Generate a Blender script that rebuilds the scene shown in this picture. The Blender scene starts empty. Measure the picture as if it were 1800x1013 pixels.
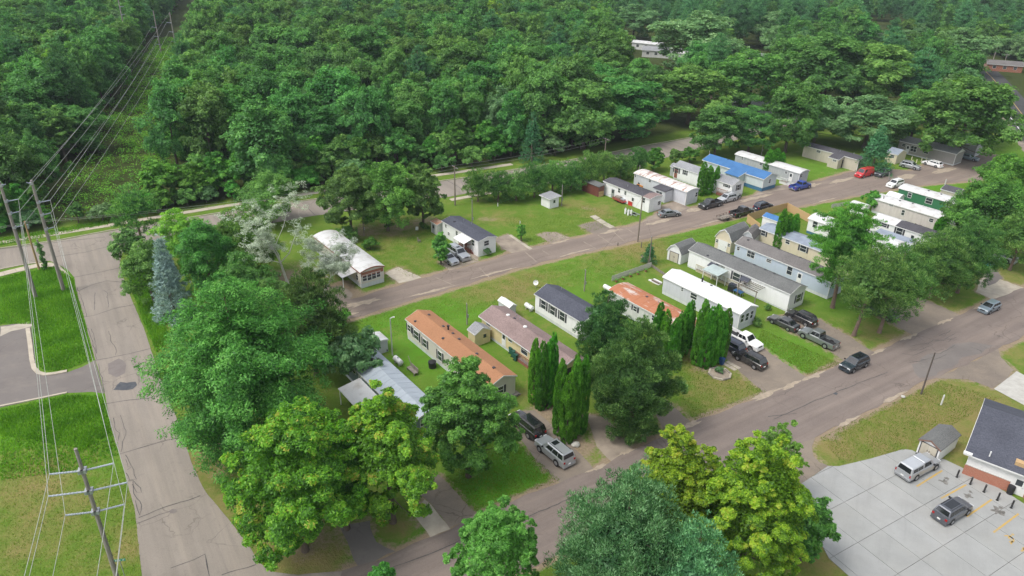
import bpy, bmesh, math, random
import numpy as np
from mathutils import Vector, Matrix

# ------------------------------------------------------------------ camera
CAM_H = 55.0
FPX = 1280.0            # focal length in pixels of a 1800 px wide frame
PITCH, ROLL = math.radians(27.25), math.radians(1.35)
S = bpy.context.scene
C = S.collection
_cp, _sp, _cr, _sr = math.cos(PITCH), math.sin(PITCH), math.cos(ROLL), math.sin(ROLL)
FWD = np.array([0, _cp, -_sp]); _u0 = np.array([0, _sp, _cp]); _r0 = np.array([1.0, 0, 0])
RGT = _cr * _r0 + _sr * _u0
UPV = -_sr * _r0 + _cr * _u0
cam_data = bpy.data.cameras.new('camera')
cam_data.sensor_width = 36.0
cam_data.lens = 36.0 * FPX / 1800.0
cam_data.clip_start = 0.5
cam_data.clip_end = 6000
cam = bpy.data.objects.new('camera', cam_data)
C.objects.link(cam)
m = Matrix.Identity(4)
for i in range(3):
    m[i][0], m[i][1], m[i][2] = RGT[i], UPV[i], -FWD[i]
m[2][3] = CAM_H
cam.matrix_world = m
S.camera = cam

# ------------------------------------------------------------------ sky, sun, exposure
SUN_EL, SUN_AZ = math.radians(58), math.radians(-115)     # azimuth from +Y towards +X
world = bpy.data.worlds.new('World')
S.world = world
world.use_nodes = True
_nt = world.node_tree
_nt.nodes.clear()
_out = _nt.nodes.new('ShaderNodeOutputWorld')
_bg = _nt.nodes.new('ShaderNodeBackground')
_hs = _nt.nodes.new('ShaderNodeHueSaturation')
_hs.inputs['Saturation'].default_value = 0.32
_sky = _nt.nodes.new('ShaderNodeTexSky')
_sky.sky_type = 'NISHITA'
_sky.sun_disc = False
_sky.sun_elevation = SUN_EL
_sky.sun_rotation = SUN_AZ
_sky.air_density = 1.0
_sky.dust_density = 3.0
_nt.links.new(_sky.outputs[0], _hs.inputs['Color'])
_nt.links.new(_hs.outputs[0], _bg.inputs['Color'])
_nt.links.new(_bg.outputs[0], _out.inputs['Surface'])
_bg.inputs['Strength'].default_value = 0.15
sun_data = bpy.data.lights.new('sun', 'SUN')
sun_data.energy = 1.1
sun_data.angle = math.radians(18)
sun_data.color = (1.0, 0.955, 0.89)
sun = bpy.data.objects.new('sun', sun_data)
C.objects.link(sun)
_ts = Vector((math.sin(SUN_AZ) * math.cos(SUN_EL), math.cos(SUN_AZ) * math.cos(SUN_EL), math.sin(SUN_EL)))
sun.rotation_euler = _ts.to_track_quat('Z', 'Y').to_euler()
sun.location = (0, 0, 120)
S.view_settings.view_transform = 'Standard'
S.view_settings.look = 'None'
S.view_settings.gamma = 1.0
S.view_settings.exposure = 0.86
S.view_settings.use_curve_mapping = False
S.render.engine = 'CYCLES'
S.cycles.max_bounces = 8
S.cycles.diffuse_bounces = 5
S.cycles.transmission_bounces = 5
S.cycles.use_denoising = True

# ------------------------------------------------------------------ survey helpers
def g(px, py, z=0.0):
    """surveyed point: where the sight line of an image point meets height z"""
    d = FWD + RGT * ((px - 900.0) / FPX) - UPV * ((py - 506.5) / FPX)
    return Vector(tuple(d * ((z - CAM_H) / d[2]))) + Vector((0, 0, CAM_H))
def pr(p):
    q = np.array([p[0], p[1], p[2] - CAM_H])
    z = q @ FWD
    return 900 + FPX * (q @ RGT) / z, 506.5 - FPX * (q @ UPV) / z, z
def height_of(base, top_y):
    b = g(*base)
    lo, hi = 0.0, 45.0
    for _ in range(40):
        mid = (lo + hi) / 2
        if pr((b.x, b.y, mid))[1] > top_y: lo = mid
        else: hi = mid
    return (lo + hi) / 2
L_YAW = math.radians(-52.0)      # long axis of the homes, back to front
R_YAW = math.radians(33.0)       # park roads
rnd = random.Random(7)

# ------------------------------------------------------------------ object helpers
def prop(o, label=None, cat=None, group=None, kind=None):
    if label: o['label'] = label
    if cat: o['category'] = cat
    if group: o['group'] = group
    if kind: o['kind'] = kind
    return o
def thing(name, label, cat, loc=(0, 0, 0), rz=0.0, group=None):
    o = bpy.data.objects.new(name, None)
    o.empty_display_size = 0.3
    C.objects.link(o)
    o.location = loc
    o.rotation_euler = (0, 0, rz)
    return prop(o, label, cat, group)
def link_mesh(name, me, parent=None, mat=None):
    if mat is not None and not me.materials: me.materials.append(mat)
    o = bpy.data.objects.new(name, me)
    C.objects.link(o)
    if parent is not None: o.parent = parent
    return o
def copy_tree(o, parent=None):
    c = o.copy()
    C.objects.link(c)
    if parent is not None: c.parent = parent
    for ch in list(o.children): copy_tree(ch, c)
    return c

class MB:
    def __init__(s): s.v, s.f = [], []
    def add(s, vs, fs):
        n = len(s.v)
        s.v += [tuple(p) for p in vs]
        s.f += [tuple(i + n for i in f) for f in fs]
        return s
    def box(s, x0, y0, z0, x1, y1, z1):
        return s.add([(x0,y0,z0),(x1,y0,z0),(x1,y1,z0),(x0,y1,z0),(x0,y0,z1),(x1,y0,z1),(x1,y1,z1),(x0,y1,z1)],
                     [(0,3,2,1),(4,5,6,7),(0,1,5,4),(1,2,6,5),(2,3,7,6),(3,0,4,7)])
    def prism(s, poly, z0, z1):
        """poly: xy list, counter clockwise"""
        n = len(poly)
        vs = [(p[0], p[1], z0) for p in poly] + [(p[0], p[1], z1) for p in poly]
        return s.add(vs, [tuple(range(n - 1, -1, -1)), tuple(range(n, 2 * n))] + [(i, (i+1) % n, n + (i+1) % n, n + i) for i in range(n)])
    def xprism(s, poly, x0, x1):
        """poly: yz list extruded along x"""
        n = len(poly)
        vs = [(x0, p[0], p[1]) for p in poly] + [(x1, p[0], p[1]) for p in poly]
        return s.add(vs, [tuple(range(n - 1, -1, -1)), tuple(range(n, 2 * n))] + [(i, (i+1) % n, n + (i+1) % n, n + i) for i in range(n)])
    def yprism(s, poly, y0, y1):
        """poly: xz list extruded along y"""
        n = len(poly)
        vs = [(p[0], y0, p[1]) for p in poly] + [(p[0], y1, p[1]) for p in poly]
        return s.add(vs, [tuple(range(n)), tuple(range(2 * n - 1, n - 1, -1))] + [(i, n + i, n + (i+1) % n, (i+1) % n) for i in range(n)])
    def tube(s, pts, rad, n=8, caps=True):
        pts = [Vector(p) for p in pts]
        if not hasattr(rad, '__len__'): rad = [rad] * len(pts)
        base = len(s.v)
        ref = None
        for i, p in enumerate(pts):
            t = (pts[min(i+1, len(pts)-1)] - pts[max(i-1, 0)]).normalized()
            if ref is None: ref = Vector((1, 0, 0)) if abs(t.x) < 0.9 else Vector((0, 1, 0))
            a = (ref - t * ref.dot(t)).normalized(); b = t.cross(a); ref = a
            for k in range(n):
                th = 2 * math.pi * k / n
                s.v.append(tuple(p + (a * math.cos(th) + b * math.sin(th)) * rad[i]))
        for i in range(len(pts) - 1):
            for k in range(n):
                s.f.append((base + i*n + k, base + i*n + (k+1) % n, base + (i+1)*n + (k+1) % n, base + (i+1)*n + k))
        if caps:
            s.f.append(tuple(base + k for k in range(n - 1, -1, -1)))
            s.f.append(tuple(base + (len(pts)-1)*n + k for k in range(n)))
        return s
    def bar(s, p, q, w, h):
        """rectangular bar from p to q"""
        p, q = Vector(p), Vector(q)
        t = (q - p).normalized()
        up = Vector((0, 0, 1)) if abs(t.z) < 0.95 else Vector((0, 1, 0))
        a = t.cross(up).normalized() * (w / 2); b = a.normalized().cross(t).normalized() * (h / 2)
        vs = [p - a - b, p + a - b, p + a + b, p - a + b, q - a - b, q + a - b, q + a + b, q - a + b]
        return s.add(vs, [(0,1,2,3)[::-1], (4,5,6,7), (0,1,5,4), (1,2,6,5), (2,3,7,6), (3,0,4,7)])
    def mesh(s, name, mat=None, smooth=None):
        me = bpy.data.meshes.new(name)
        me.from_pydata(s.v, [], s.f)
        if smooth is not None:
            me.polygons.foreach_set('use_smooth', [True] * len(me.polygons))
            me.set_sharp_from_angle(angle=math.radians(smooth))
        if mat is not None: me.materials.append(mat)
        me.update()
        return me
    def build(s, name, mat, parent=None, smooth=None, fix=True):
        me = s.mesh(name, mat, smooth)
        if fix:
            bm = bmesh.new(); bm.from_mesh(me)
            bmesh.ops.recalc_face_normals(bm, faces=bm.faces)
            bm.to_mesh(me); bm.free()
        return link_mesh(name, me, parent)

# ------------------------------------------------------------------ materials
MATS = {}
def srgb(r, gg, b):
    f = lambda c: (c / 255 / 12.92) if c <= 10 else ((c / 255 + 0.055) / 1.055) ** 2.4
    return (f(r), f(gg), f(b))
class NT:
    def __init__(s, name):
        s.m = bpy.data.materials.new(name); s.m.use_nodes = True
        s.t = s.m.node_tree; s.t.nodes.clear()
        s.out = s.n('ShaderNodeOutputMaterial')
    def n(s, typ, **kw):
        nd = s.t.nodes.new(typ)
        for k, v in kw.items():
            if k[0] == 'i' and k[1:].isdigit(): nd.inputs[int(k[1:])].default_value = v
            elif hasattr(nd, k): setattr(nd, k, v)
            else: nd.inputs[k.replace('_', ' ')].default_value = v
        return nd
    def l(s, a, b): s.t.links.new(a, b)
    def coord(s, kind='Object', scale=None):
        if kind == 'World':
            o = s.n('ShaderNodeNewGeometry').outputs['Position']
        else: o = s.n('ShaderNodeTexCoord').outputs[kind]
        if scale is not None:
            mp = s.n('ShaderNodeMapping'); mp.inputs['Scale'].default_value = scale
            s.l(o, mp.inputs['Vector']); o = mp.outputs[0]
        return o
    def noise(s, vec, scale, detail=4, rough=0.55):
        nd = s.n('ShaderNodeTexNoise'); nd.inputs['Scale'].default_value = scale
        nd.inputs['Detail'].default_value = detail; nd.inputs['Roughness'].default_value = rough
        s.l(vec, nd.inputs['Vector']); return nd.outputs['Fac']
    def ramp(s, fac, a, b, ca=(0,0,0), cb=(1,1,1)):
        r = s.n('ShaderNodeValToRGB')
        r.color_ramp.elements[0].position = a; r.color_ramp.elements[1].position = b
        r.color_ramp.elements[0].color = (*ca, 1); r.color_ramp.elements[1].color = (*cb, 1)
        s.l(fac, r.inputs[0]); return r.outputs[0]
    def mix(s, fac, a, b, mode='MIX'):
        mx = s.n('ShaderNodeMix'); mx.data_type = 'RGBA'; mx.blend_type = mode
        for sock, v in ((mx.inputs[0], fac), (mx.inputs[6], a), (mx.inputs[7], b)):
            if isinstance(v, (int, float)): sock.default_value = v
            elif isinstance(v, tuple): sock.default_value = (*v, 1) if len(v) == 3 else v
            else: s.l(v, sock)
        return mx.outputs[2]
    def math(s, op, a, b=0.0, clamp=False):
        md = s.n('ShaderNodeMath'); md.operation = op; md.use_clamp = clamp
        for k, v in ((0, a), (1, b)):
            if isinstance(v, (int, float)): md.inputs[k].default_value = v
            else: s.l(v, md.inputs[k])
        return md.outputs[0]
    def bump(s, h, strength, dist=0.05):
        b = s.n('ShaderNodeBump'); b.inputs['Strength'].default_value = strength; b.inputs['Distance'].default_value = dist
        s.l(h, b.inputs['Height']); return b.outputs[0]
    def principled(s, col, rough=0.8, metallic=0.0, normal=None, spec=0.4):
        p = s.n('ShaderNodeBsdfPrincipled')
        if isinstance(col, tuple): p.inputs['Base Color'].default_value = (*col, 1)
        else: s.l(col, p.inputs['Base Color'])
        if isinstance(rough, float): p.inputs['Roughness'].default_value = rough
        else: s.l(rough, p.inputs['Roughness'])
        p.inputs['Metallic'].default_value = metallic
        p.inputs['Specular IOR Level'].default_value = spec
        if normal is not None: s.l(normal, p.inputs['Normal'])
        s.l(p.outputs[0], s.out.inputs['Surface'])
        return p
def simple(name, a, b=None, scale=3.0, rough=0.8, metallic=0.0, bump=0.0, coords='Object', lo=0.35, hi=0.65, spec=0.4, stretch=None):
    """two-tone weathered surface"""
    if name in MATS: return MATS[name]
    t = NT(name)
    if b is None: b = tuple(min(1, c * 0.82) for c in a)
    if coords == 'World': a, b = tuple(c * 0.88 for c in a), tuple(c * 0.88 for c in b)
    v = t.coord(coords, stretch)
    n1 = t.noise(v, scale, 5)
    col = t.mix(t.ramp(n1, lo, hi), a, b)
    nrm = t.bump(t.noise(v, scale * 9, 3), bump) if bump else None
    t.principled(col, rough, metallic, nrm, spec)
    MATS[name] = t.m
    return t.m
def siding(name, a, dirt=0.12, rib='z', pitch=0.2, rough=0.55):
    """painted lap or ribbed siding with grime streaks"""
    if name in MATS: return MATS[name]
    t = NT(name)
    v = t.coord('Object')
    w = t.n('ShaderNodeTexWave'); w.wave_type = 'BANDS'; w.bands_direction = {'z': 'Z', 'x': 'DIAGONAL'}[rib]
    w.wave_profile = 'SAW'; w.inputs['Scale'].default_value = 1.0 / pitch * 0.314; w.inputs['Distortion'].default_value = 0
    t.l(v, w.inputs['Vector'])
    sv = t.coord('Object', (1.0, 1.0, 0.18))
    gr = t.ramp(t.noise(sv, 2.2, 5), 0.42, 0.72)
    gr = t.math('MULTIPLY', gr, dirt)
    col = t.mix(gr, a, tuple(c * 0.45 for c in a))
    col = t.mix(t.math('MULTIPLY', t.ramp(t.noise(v, 0.7, 3), 0.3, 0.8), 0.25), col, tuple(c * 0.84 for c in a))
    t.principled(col, rough, 0.0, t.bump(w.outputs['Fac'], 0.35, 0.03))
    MATS[name] = t.m
    return t.m
def shingle(name, a, b, tab=(0.33, 0.16)):
    """asphalt shingles: speckled tabs in courses, slightly blotchy"""
    if name in MATS: return MATS[name]
    t = NT(name)
    v = t.coord('Object')
    br = t.n('ShaderNodeTexBrick')
    br.inputs['Scale'].default_value = 1.0; br.inputs['Brick Width'].default_value = tab[0]; br.inputs['Row Height'].default_value = tab[1]
    br.inputs['Mortar Size'].default_value = 0.012
    br.inputs['Color1'].default_value = (*a, 1); br.inputs['Color2'].default_value = (*b, 1)
    br.inputs['Mortar'].default_value = (*(c * 0.5 for c in a), 1)
    t.l(v, br.inputs['Vector'])
    col = t.mix(t.ramp(t.noise(v, 6.0, 4), 0.3, 0.7), br.outputs['Color'], tuple(c * 1.25 for c in b))
    col = t.mix(t.math('MULTIPLY', t.ramp(t.noise(v, 0.35, 4), 0.35, 0.7), 0.4), col, tuple(c * 0.7 for c in a))
    t.principled(col, 0.92, 0, t.bump(t.noise(v, 22, 2), 0.4, 0.02), 0.2)
    MATS[name] = t.m
    return t.m
def gloss(name, a, rough=0.3, metallic=0.0, coat=0.6):
    """vehicle paint with a little dust"""
    if name in MATS: return MATS[name]
    t = NT(name)
    v = t.coord('Object')
    d = t.math('MULTIPLY', t.ramp(t.noise(v, 1.6, 5), 0.35, 0.8), 0.18)
    col = t.mix(d, a, (0.30, 0.28, 0.25))
    p = t.principled(col, rough, metallic, None, 0.5)
    p.inputs['Coat Weight'].default_value = coat
    p.inputs['Coat Roughness'].default_value = 0.08
    MATS[name] = t.m
    return t.m
GLASS = None
def glass_mat():
    t = NT('window_glass')
    v = t.coord('Object')
    col = t.mix(t.noise(v, 1.2, 2), (0.012, 0.016, 0.02), (0.06, 0.07, 0.08))
    p = t.principled(col, 0.08, 0, None, 0.8)
    return t.m
GLASS = glass_mat()
CARGLASS = (lambda t: (t.principled((0.012, 0.014, 0.017), 0.05, 0, None, 0.9), t.m)[1])(NT('car_glass'))
RUBBER = simple('rubber', (0.018, 0.018, 0.019), rough=0.85)
BLACKPL = simple('black_plastic', (0.02, 0.02, 0.022), rough=0.5)
CHROME = simple('bright_metal', (0.55, 0.56, 0.58), rough=0.3, metallic=0.9)
RIM = simple('alloy_rim', (0.42, 0.43, 0.45), rough=0.35, metallic=0.7)
LAMP = simple('headlamp_lens', (0.7, 0.72, 0.74), rough=0.12)
TAIL = simple('tail_lamp_lens', (0.35, 0.012, 0.012), rough=0.2)
WHITE = simple('white_trim', (0.70, 0.70, 0.69), (0.62, 0.62, 0.60), rough=0.55)
DARKTRIM = simple('charcoal_shutter', (0.05, 0.05, 0.06), rough=0.6)
WOODGREY = simple('weathered_wood', (0.26, 0.23, 0.19), (0.17, 0.15, 0.13), 4, 0.9, bump=0.3, stretch=(1, 1, 0.15))
POLEWOOD = simple('pole_wood', (0.23, 0.19, 0.15), (0.13, 0.11, 0.09), 3, 0.92, bump=0.4, stretch=(4, 4, 0.25))
POLEGREY = simple('grey_pole_wood', (0.30, 0.27, 0.24), (0.19, 0.17, 0.15), 3, 0.92, bump=0.4, stretch=(4, 4, 0.25))
TREATED = simple('new_yellow_wood', (0.48, 0.33, 0.17), (0.40, 0.26, 0.13), 3, 0.85, stretch=(2, 2, 0.3))
REDWOOD = simple('stained_red_wood', (0.27, 0.10, 0.075), (0.18, 0.07, 0.05), 3, 0.8)
GALV = simple('galvanised_steel', (0.42, 0.44, 0.46), (0.34, 0.36, 0.38), 2, 0.45, 0.5)
CERAM = simple('grey_insulator', (0.33, 0.37, 0.42), rough=0.35)
WIRE = simple('aluminium_wire', (0.40, 0.41, 0.37), (0.30, 0.31, 0.27), 2, 0.45, 0.3)
CONC = simple('concrete', (0.50, 0.49, 0.45), (0.40, 0.385, 0.35), 1.2, 0.9, bump=0.15, coords='World')
# ================================================================== GROUND AND ROADS
def poly_px(pts): return [g(*p).xy for p in pts]
def ccw(poly):
    a = sum(poly[i][0] * poly[(i+1) % len(poly)][1] - poly[(i+1) % len(poly)][0] * poly[i][1] for i in range(len(poly)))
    return list(poly) if a > 0 else list(reversed(poly))
def rough_edge(poly, step=0.9, amp=0.12, seed=1, smooth=True):
    """subdivide the outline and let it wander a little, as broken asphalt edges do"""
    r = random.Random(seed)
    out = []
    n = len(poly)
    ph = r.random() * 10
    for i in range(n):
        a, b = Vector(poly[i]), Vector(poly[(i+1) % n])
        d = (b - a).length
        k = max(1, int(d / step))
        nr = Vector((-(b - a).y, (b - a).x)).normalized() if d > 1e-6 else Vector((0, 0))
        for j in range(k):
            p = a.lerp(b, j / k)
            out.append(p + nr * amp * (r.uniform(-1, 1) * 0.6 + math.sin(ph + (p.x + p.y) * 0.7)))
    return out
SHOULDER = []          # (polyline segments, strength, width) : where gravel spills on the grass
def sheet(name, pts, z, mat, amp=0.12, seed=1, px=True, shoulder=0.0, width=1.0, parent=None, step=0.9):
    poly = ccw(poly_px(pts) if px else [Vector(p) for p in pts])
    if shoulder:
        for i in range(len(poly)):
            SHOULDER.append((poly[i], poly[(i+1) % len(poly)], shoulder, width))
    if amp: poly = rough_edge(poly, step, amp, seed)
    mb = MB()
    mb.add([(p[0], p[1], z) for p in poly], [tuple(range(len(poly)))])
    o = mb.build(name, mat, parent, fix=False)
    if parent is None: prop(o, kind='structure')
    return o

def asphalt(name, a, b, speck=0.25, ang=None):
    t = NT(name)
    a, b = tuple(c * k for c, k in zip(a, (0.83, 0.805, 0.76))), tuple(c * k for c, k in zip(b, (0.83, 0.805, 0.76)))
    v = t.coord('World')
    big = t.ramp(t.noise(v, 0.16, 5), 0.35, 0.68)
    col = t.mix(big, a, b)
    # wheel-worn, patchy bands
    st = t.coord('World', (0.55, 0.9, 1))
    if ang is not None:
        rt = t.n('ShaderNodeMapping'); rt.inputs['Rotation'].default_value = (0, 0, -ang); t.l(t.coord('World'), rt.inputs['Vector'])
        sc_ = t.n('ShaderNodeMapping'); sc_.inputs['Scale'].default_value = (0.05, 1.0, 1); t.l(rt.outputs[0], sc_.inputs['Vector']); st = sc_.outputs[0]
        col = t.mix(t.math('MULTIPLY', t.ramp(t.noise(st, 0.9, 4, 0.6), 0.42, 0.62), 0.5), col, tuple(c * 0.74 for c in a))
    col = t.mix(t.math('MULTIPLY', t.ramp(t.noise(st, 0.5, 6, 0.65), 0.5, 0.75), 0.5), col, tuple(c * s for c, s in zip(b, (1.42, 1.37, 1.28))))
    col = t.mix(t.math('MULTIPLY', t.ramp(t.noise(v, 1.3, 6, 0.7), 0.56, 0.72), 0.45), col, tuple(c * 0.6 for c in a))
    fine = t.noise(v, 14, 2)
    col = t.mix(t.math('MULTIPLY', t.ramp(fine, 0.3, 0.75), speck), col, tuple(c * 1.7 for c in b))
    # hairline cracking
    vo = t.n('ShaderNodeTexVoronoi'); vo.feature = 'DISTANCE_TO_EDGE'; vo.inputs['Scale'].default_value = 0.33
    wv = t.n('ShaderNodeVectorMath'); wv.operation = 'ADD'
    nc = t.n('ShaderNodeTexNoise'); nc.inputs['Scale'].default_value = 0.8; nc.inputs['Detail'].default_value = 3
    t.l(v, nc.inputs['Vector']); t.l(v, wv.inputs[0]); t.l(nc.outputs['Color'], wv.inputs[1]); t.l(wv.outputs[0], vo.inputs['Vector'])
    cr = t.math('MULTIPLY', t.ramp(vo.outputs['Distance'], 0.004, 0.02, (1, 1, 1), (0, 0, 0)), t.ramp(t.noise(v, 0.12, 2), 0.5, 0.62))
    col = t.mix(t.math('MULTIPLY', cr, 0.5), col, tuple(c * 0.4 for c in a))
    t.principled(col, 0.9, 0, t.bump(fine, 0.25, 0.02), 0.25)
    return t.m
ASPH_LEFT = asphalt('asphalt_greyed', (0.250, 0.226, 0.205), (0.290, 0.262, 0.236), 0.25, math.radians(-57))
ASPH_LOW = asphalt('asphalt_mauve', (0.178, 0.150, 0.141), (0.226, 0.193, 0.179), 0.25, R_YAW)
ASPH_PARK = asphalt('asphalt_park_road', (0.185, 0.152, 0.138), (0.245, 0.205, 0.180), 0.3, R_YAW)
ASPH_LOT = asphalt('asphalt_lot', (0.165, 0.152, 0.150), (0.200, 0.185, 0.180), 0.12)
ASPH_DARK = asphalt('asphalt_fresh', (0.055, 0.057, 0.062), (0.075, 0.077, 0.082), 0.1)
ASPH_DRIVE = asphalt('asphalt_drive', (0.17, 0.148, 0.132), (0.25, 0.215, 0.180), 0.3)
GRAVEL = simple('gravel', (0.34, 0.285, 0.225), (0.22, 0.18, 0.145), 0.5, 0.95, bump=0.5, coords='World')
WALKC = simple('sidewalk_concrete', (0.50, 0.44, 0.35), (0.41, 0.36, 0.285), 0.8, 0.9, coords='World')
SLABC = simple('old_slab_concrete', (0.46, 0.41, 0.33), (0.36, 0.32, 0.26), 1.0, 0.9, coords='World')
TAR = simple('crack_sealant', (0.045, 0.042, 0.042), (0.085, 0.078, 0.075), 3, 0.7)

# ---- main roads, traced as edges
LEFT_L = [(60, 447), (96, 463), (118, 474), (130, 488), (133, 506), (150, 563), (167, 634), (184, 693), (198, 760), (210, 797), (235, 892), (250, 1010), (256, 1060)]
LEFT_R = [(216, 440), (211, 460), (221, 503), (235, 536), (255, 583), (276, 645), (298, 706), (318, 757), (336, 812), (360, 862), (400, 910), (437, 957), (452, 982), (476, 1005), (525, 1011), (605, 1004)]
left_road = sheet('road_left', LEFT_L + [(600, 1100), (660, 1060)] + LEFT_R[::-1], 0.020, ASPH_LEFT, 0.05, 3, shoulder=0.35, width=0.5)
LOW_FAR = [(605, 1004), (662, 985), (757, 945), (790, 930), (837, 909), (900, 882), (985, 847), (1047, 826), (1075, 810), (1115, 790), (1193, 757), (1216, 744), (1349, 693), (1422, 664), (1478, 640), (1535, 620), (1606, 589), (1686, 554), (1746, 527), (1799, 506), (1880, 474), (2100, 395)]
LOW_NEAR = [(560, 1120), (640, 1100), (800, 1056), (945, 992), (1100, 922), (1250, 852), (1404, 781), (1450, 760), (1525, 724), (1613, 676), (1646, 663), (1700, 640), (1753, 614), (1801, 591), (1900, 548), (2120, 462)]
lower_road = sheet('road_lower', LOW_FAR + LOW_NEAR[::-1], 0.028, ASPH_LOW, 0.13, 5, shoulder=1.0, width=1.1)
PARK_FAR = [(560, 548), (600, 531), (630, 523), (695, 503), (762, 483), (830, 466), (900, 446), (975, 426), (1047, 412), (1100, 400), (1160, 383), (1215, 366), (1300, 350), (1350, 340), (1437, 319)]
PARK_NEAR = [(583, 569), (650, 551), (720, 529), (800, 506), (900, 475), (1007, 448), (1112, 425), (1187, 408), (1312, 378), (1395, 365), (1525, 340), (1625, 325), (1725, 317)]
park_road = sheet('road_park', PARK_FAR + [(1500, 301), (1560, 298), (1598, 301), (1640, 284), (1680, 279), (1700, 271), (1725, 268), (1760, 275), (1790, 290)] + PARK_NEAR[::-1], 0.020, ASPH_PARK, 0.22, 7, shoulder=1.0, width=1.3)
BACK_FAR = [(-260, 486), (0, 438), (100, 424), (185, 408), (295, 390), (400, 373), (527, 355), (577, 348), (680, 333), (777, 319), (820, 313), (950, 292), (1060, 272), (1140, 256), (1225, 241), (1330, 218), (1400, 200)]
BACK_NEAR = [(-280, 525), (0, 473), (45, 464), (96, 458), (216, 440), (300, 425), (400, 407), (550, 380), (700, 358), (790, 346), (900, 326), (1020, 306), (1100, 292), (1165, 279), (1240, 260), (1350, 232), (1410, 212)]
back_road = sheet('road_back', BACK_FAR + BACK_NEAR[::-1], 0.024, ASPH_LEFT, 0.05, 9)
HWY = [g(1850, 320).xy, g(1800, 250).xy, g(1772, 212).xy, g(1745, 172).xy, g(1718, 137).xy, g(1702, 120).xy]
_h2 = [Vector((p.x + 12.5, p.y + 3.0)) for p in HWY]
highway = sheet('road_highway', HWY + _h2[::-1], 0.020, ASPH_DARK, 0.0, px=False)
def ribbon(pts, w, z, wob=0.0, seed=1):
    """flat strip along a world polyline"""
    r = random.Random(seed)
    P = []
    for i in range(len(pts) - 1):
        a, b = Vector(pts[i]).to_2d(), Vector(pts[i+1]).to_2d()
        k = max(1, int((b - a).length / 0.7)) if wob else 1
        for j in range(k): P.append(a.lerp(b, j / k) + Vector((r.uniform(-wob, wob), r.uniform(-wob, wob))))
    P.append(Vector(pts[-1]).to_2d())
    vs, fs = [], []
    for i, p in enumerate(P):
        t = (P[min(i+1, len(P)-1)] - P[max(i-1, 0)]).normalized()
        n = Vector((-t.y, t.x)) * w / 2 * (r.uniform(0.6, 1.3) if wob else 1)
        vs += [(p.x + n.x, p.y + n.y, z), (p.x - n.x, p.y - n.y, z)]
        if i: fs.append((2*i-2, 2*i-1, 2*i+1, 2*i))
    mb = MB(); mb.add(vs, fs); return mb
PAINTW = simple('road_paint_white', (0.72, 0.72, 0.70), (0.55, 0.55, 0.53), 2, 0.7, coords='World')
PAINTY = simple('road_paint_yellow', (0.52, 0.33, 0.07), (0.36, 0.30, 0.19), 2.2, 0.8, coords='World', lo=0.38, hi=0.72)
ribbon([Vector((p.x + 1.6, p.y + 0.3)) for p in HWY], 0.28, 0.028).build('edge_line', PAINTW, highway, fix=False)
ribbon([Vector((p.x + 6.6, p.y + 1.3)) for p in HWY], 0.22, 0.028).build('centre_line', PAINTY, highway, fix=False)
sheet('road_shoulder', [Vector((p.x - 2.2, p.y - 0.6)) for p in HWY] + HWY[::-1], 0.012, GRAVEL, 0.2, 3, px=False)

# cracks, sealed joints and patches
def crack(parent, pts, w=0.13, z=0.032, wob=0.06, mat=TAR, seed=1, name='sealed_crack'):
    return ribbon([g(*p).xy for p in pts], w, z, wob, seed).build(name, mat, parent, fix=False)
for k, p in enumerate([
    [(129, 488), (150, 484), (180, 478), (211, 471)], [(132, 514), (165, 500), (187, 494), (220, 497)],
    [(146, 558), (165, 555), (200, 543), (235, 536)], [(168, 634), (205, 627), (236, 620), (265, 613)],
    [(186, 710), (225, 704), (262, 700), (296, 693)], [(210, 799), (250, 787), (285, 776), (316, 770)],
    [(243, 911), (290, 892), (330, 880), (352, 872)], [(243, 920), (280, 905), (310, 897)], [(300, 1000), (340, 985), (360, 974), (368, 1013)],
    [(390, 1011), (420, 1002), (450, 993)]]):
    crack(left_road, p, 0.09, 0.034, 0.05, seed=k)
for k, p in enumerate([
    [(136, 506), (142, 520), (148, 540), (152, 557)], [(155, 577), (160, 595), (166, 612), (170, 632)], [(161, 578), (168, 600), (170, 622)],
    [(192, 583), (196, 603), (204, 612), (203, 625)], [(173, 640), (178, 660), (184, 690)], [(168, 515), (166, 545)], [(180, 510), (189, 515), (190, 541)],
    [(200, 735), (203, 752), (210, 762), (208, 775)], [(212, 730), (216, 745), (222, 765), (216, 778), (213, 795)],
    [(222, 800), (232, 820), (226, 822), (221, 808)], [(224, 826), (232, 820), (240, 842), (228, 845), (222, 832)],
    [(226, 846), (235, 846), (246, 858), (247, 867), (240, 866), (233, 852)], [(233, 846), (234, 868), (240, 876), (250, 888), (247, 905), (238, 880)]]):
    crack(left_road, p, 0.06, 0.035, 0.09, seed=k + 40)
for k, p in enumerate([
    [(0, 438), (60, 432), (110, 425), (185, 417)], [(95, 452), (150, 444), (190, 434), (216, 428)], [(532, 358), (545, 370), (553, 378)], [(786, 318), (805, 328), (815, 336)]]):
    crack(back_road, p, 0.13, 0.036, 0.05, seed=k + 70)
rr = random.Random(5)
for k in range(16):
    x, y = rr.uniform(1600, 1690), 0
    y = 640 - (x - 1600) * 0.42 + rr.uniform(-28, 14)
    a = rr.uniform(-0.5, 0.35)
    ln = rr.uniform(14, 46)
    crack(lower_road, [(x - ln/2, y + ln/2 * a * 0.5 + rr.uniform(-3, 3)), (x - 3, y + rr.uniform(-3, 3)), (x + ln/2, y - ln/2 * 0.35 + rr.uniform(-5, 5))], 0.065, 0.04, 0.07, seed=k + 90)
for k, p in enumerate([[(880, 930), (960, 895), (1010, 874)], [(1360, 738), (1430, 706), (1500, 678), (1560, 655)], [(640, 1018), (760, 973), (860, 927)], [(1350, 733), (1400, 727)]]):
    crack(lower_road, p, 0.09, 0.04, 0.08, seed=k + 130)
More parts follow.
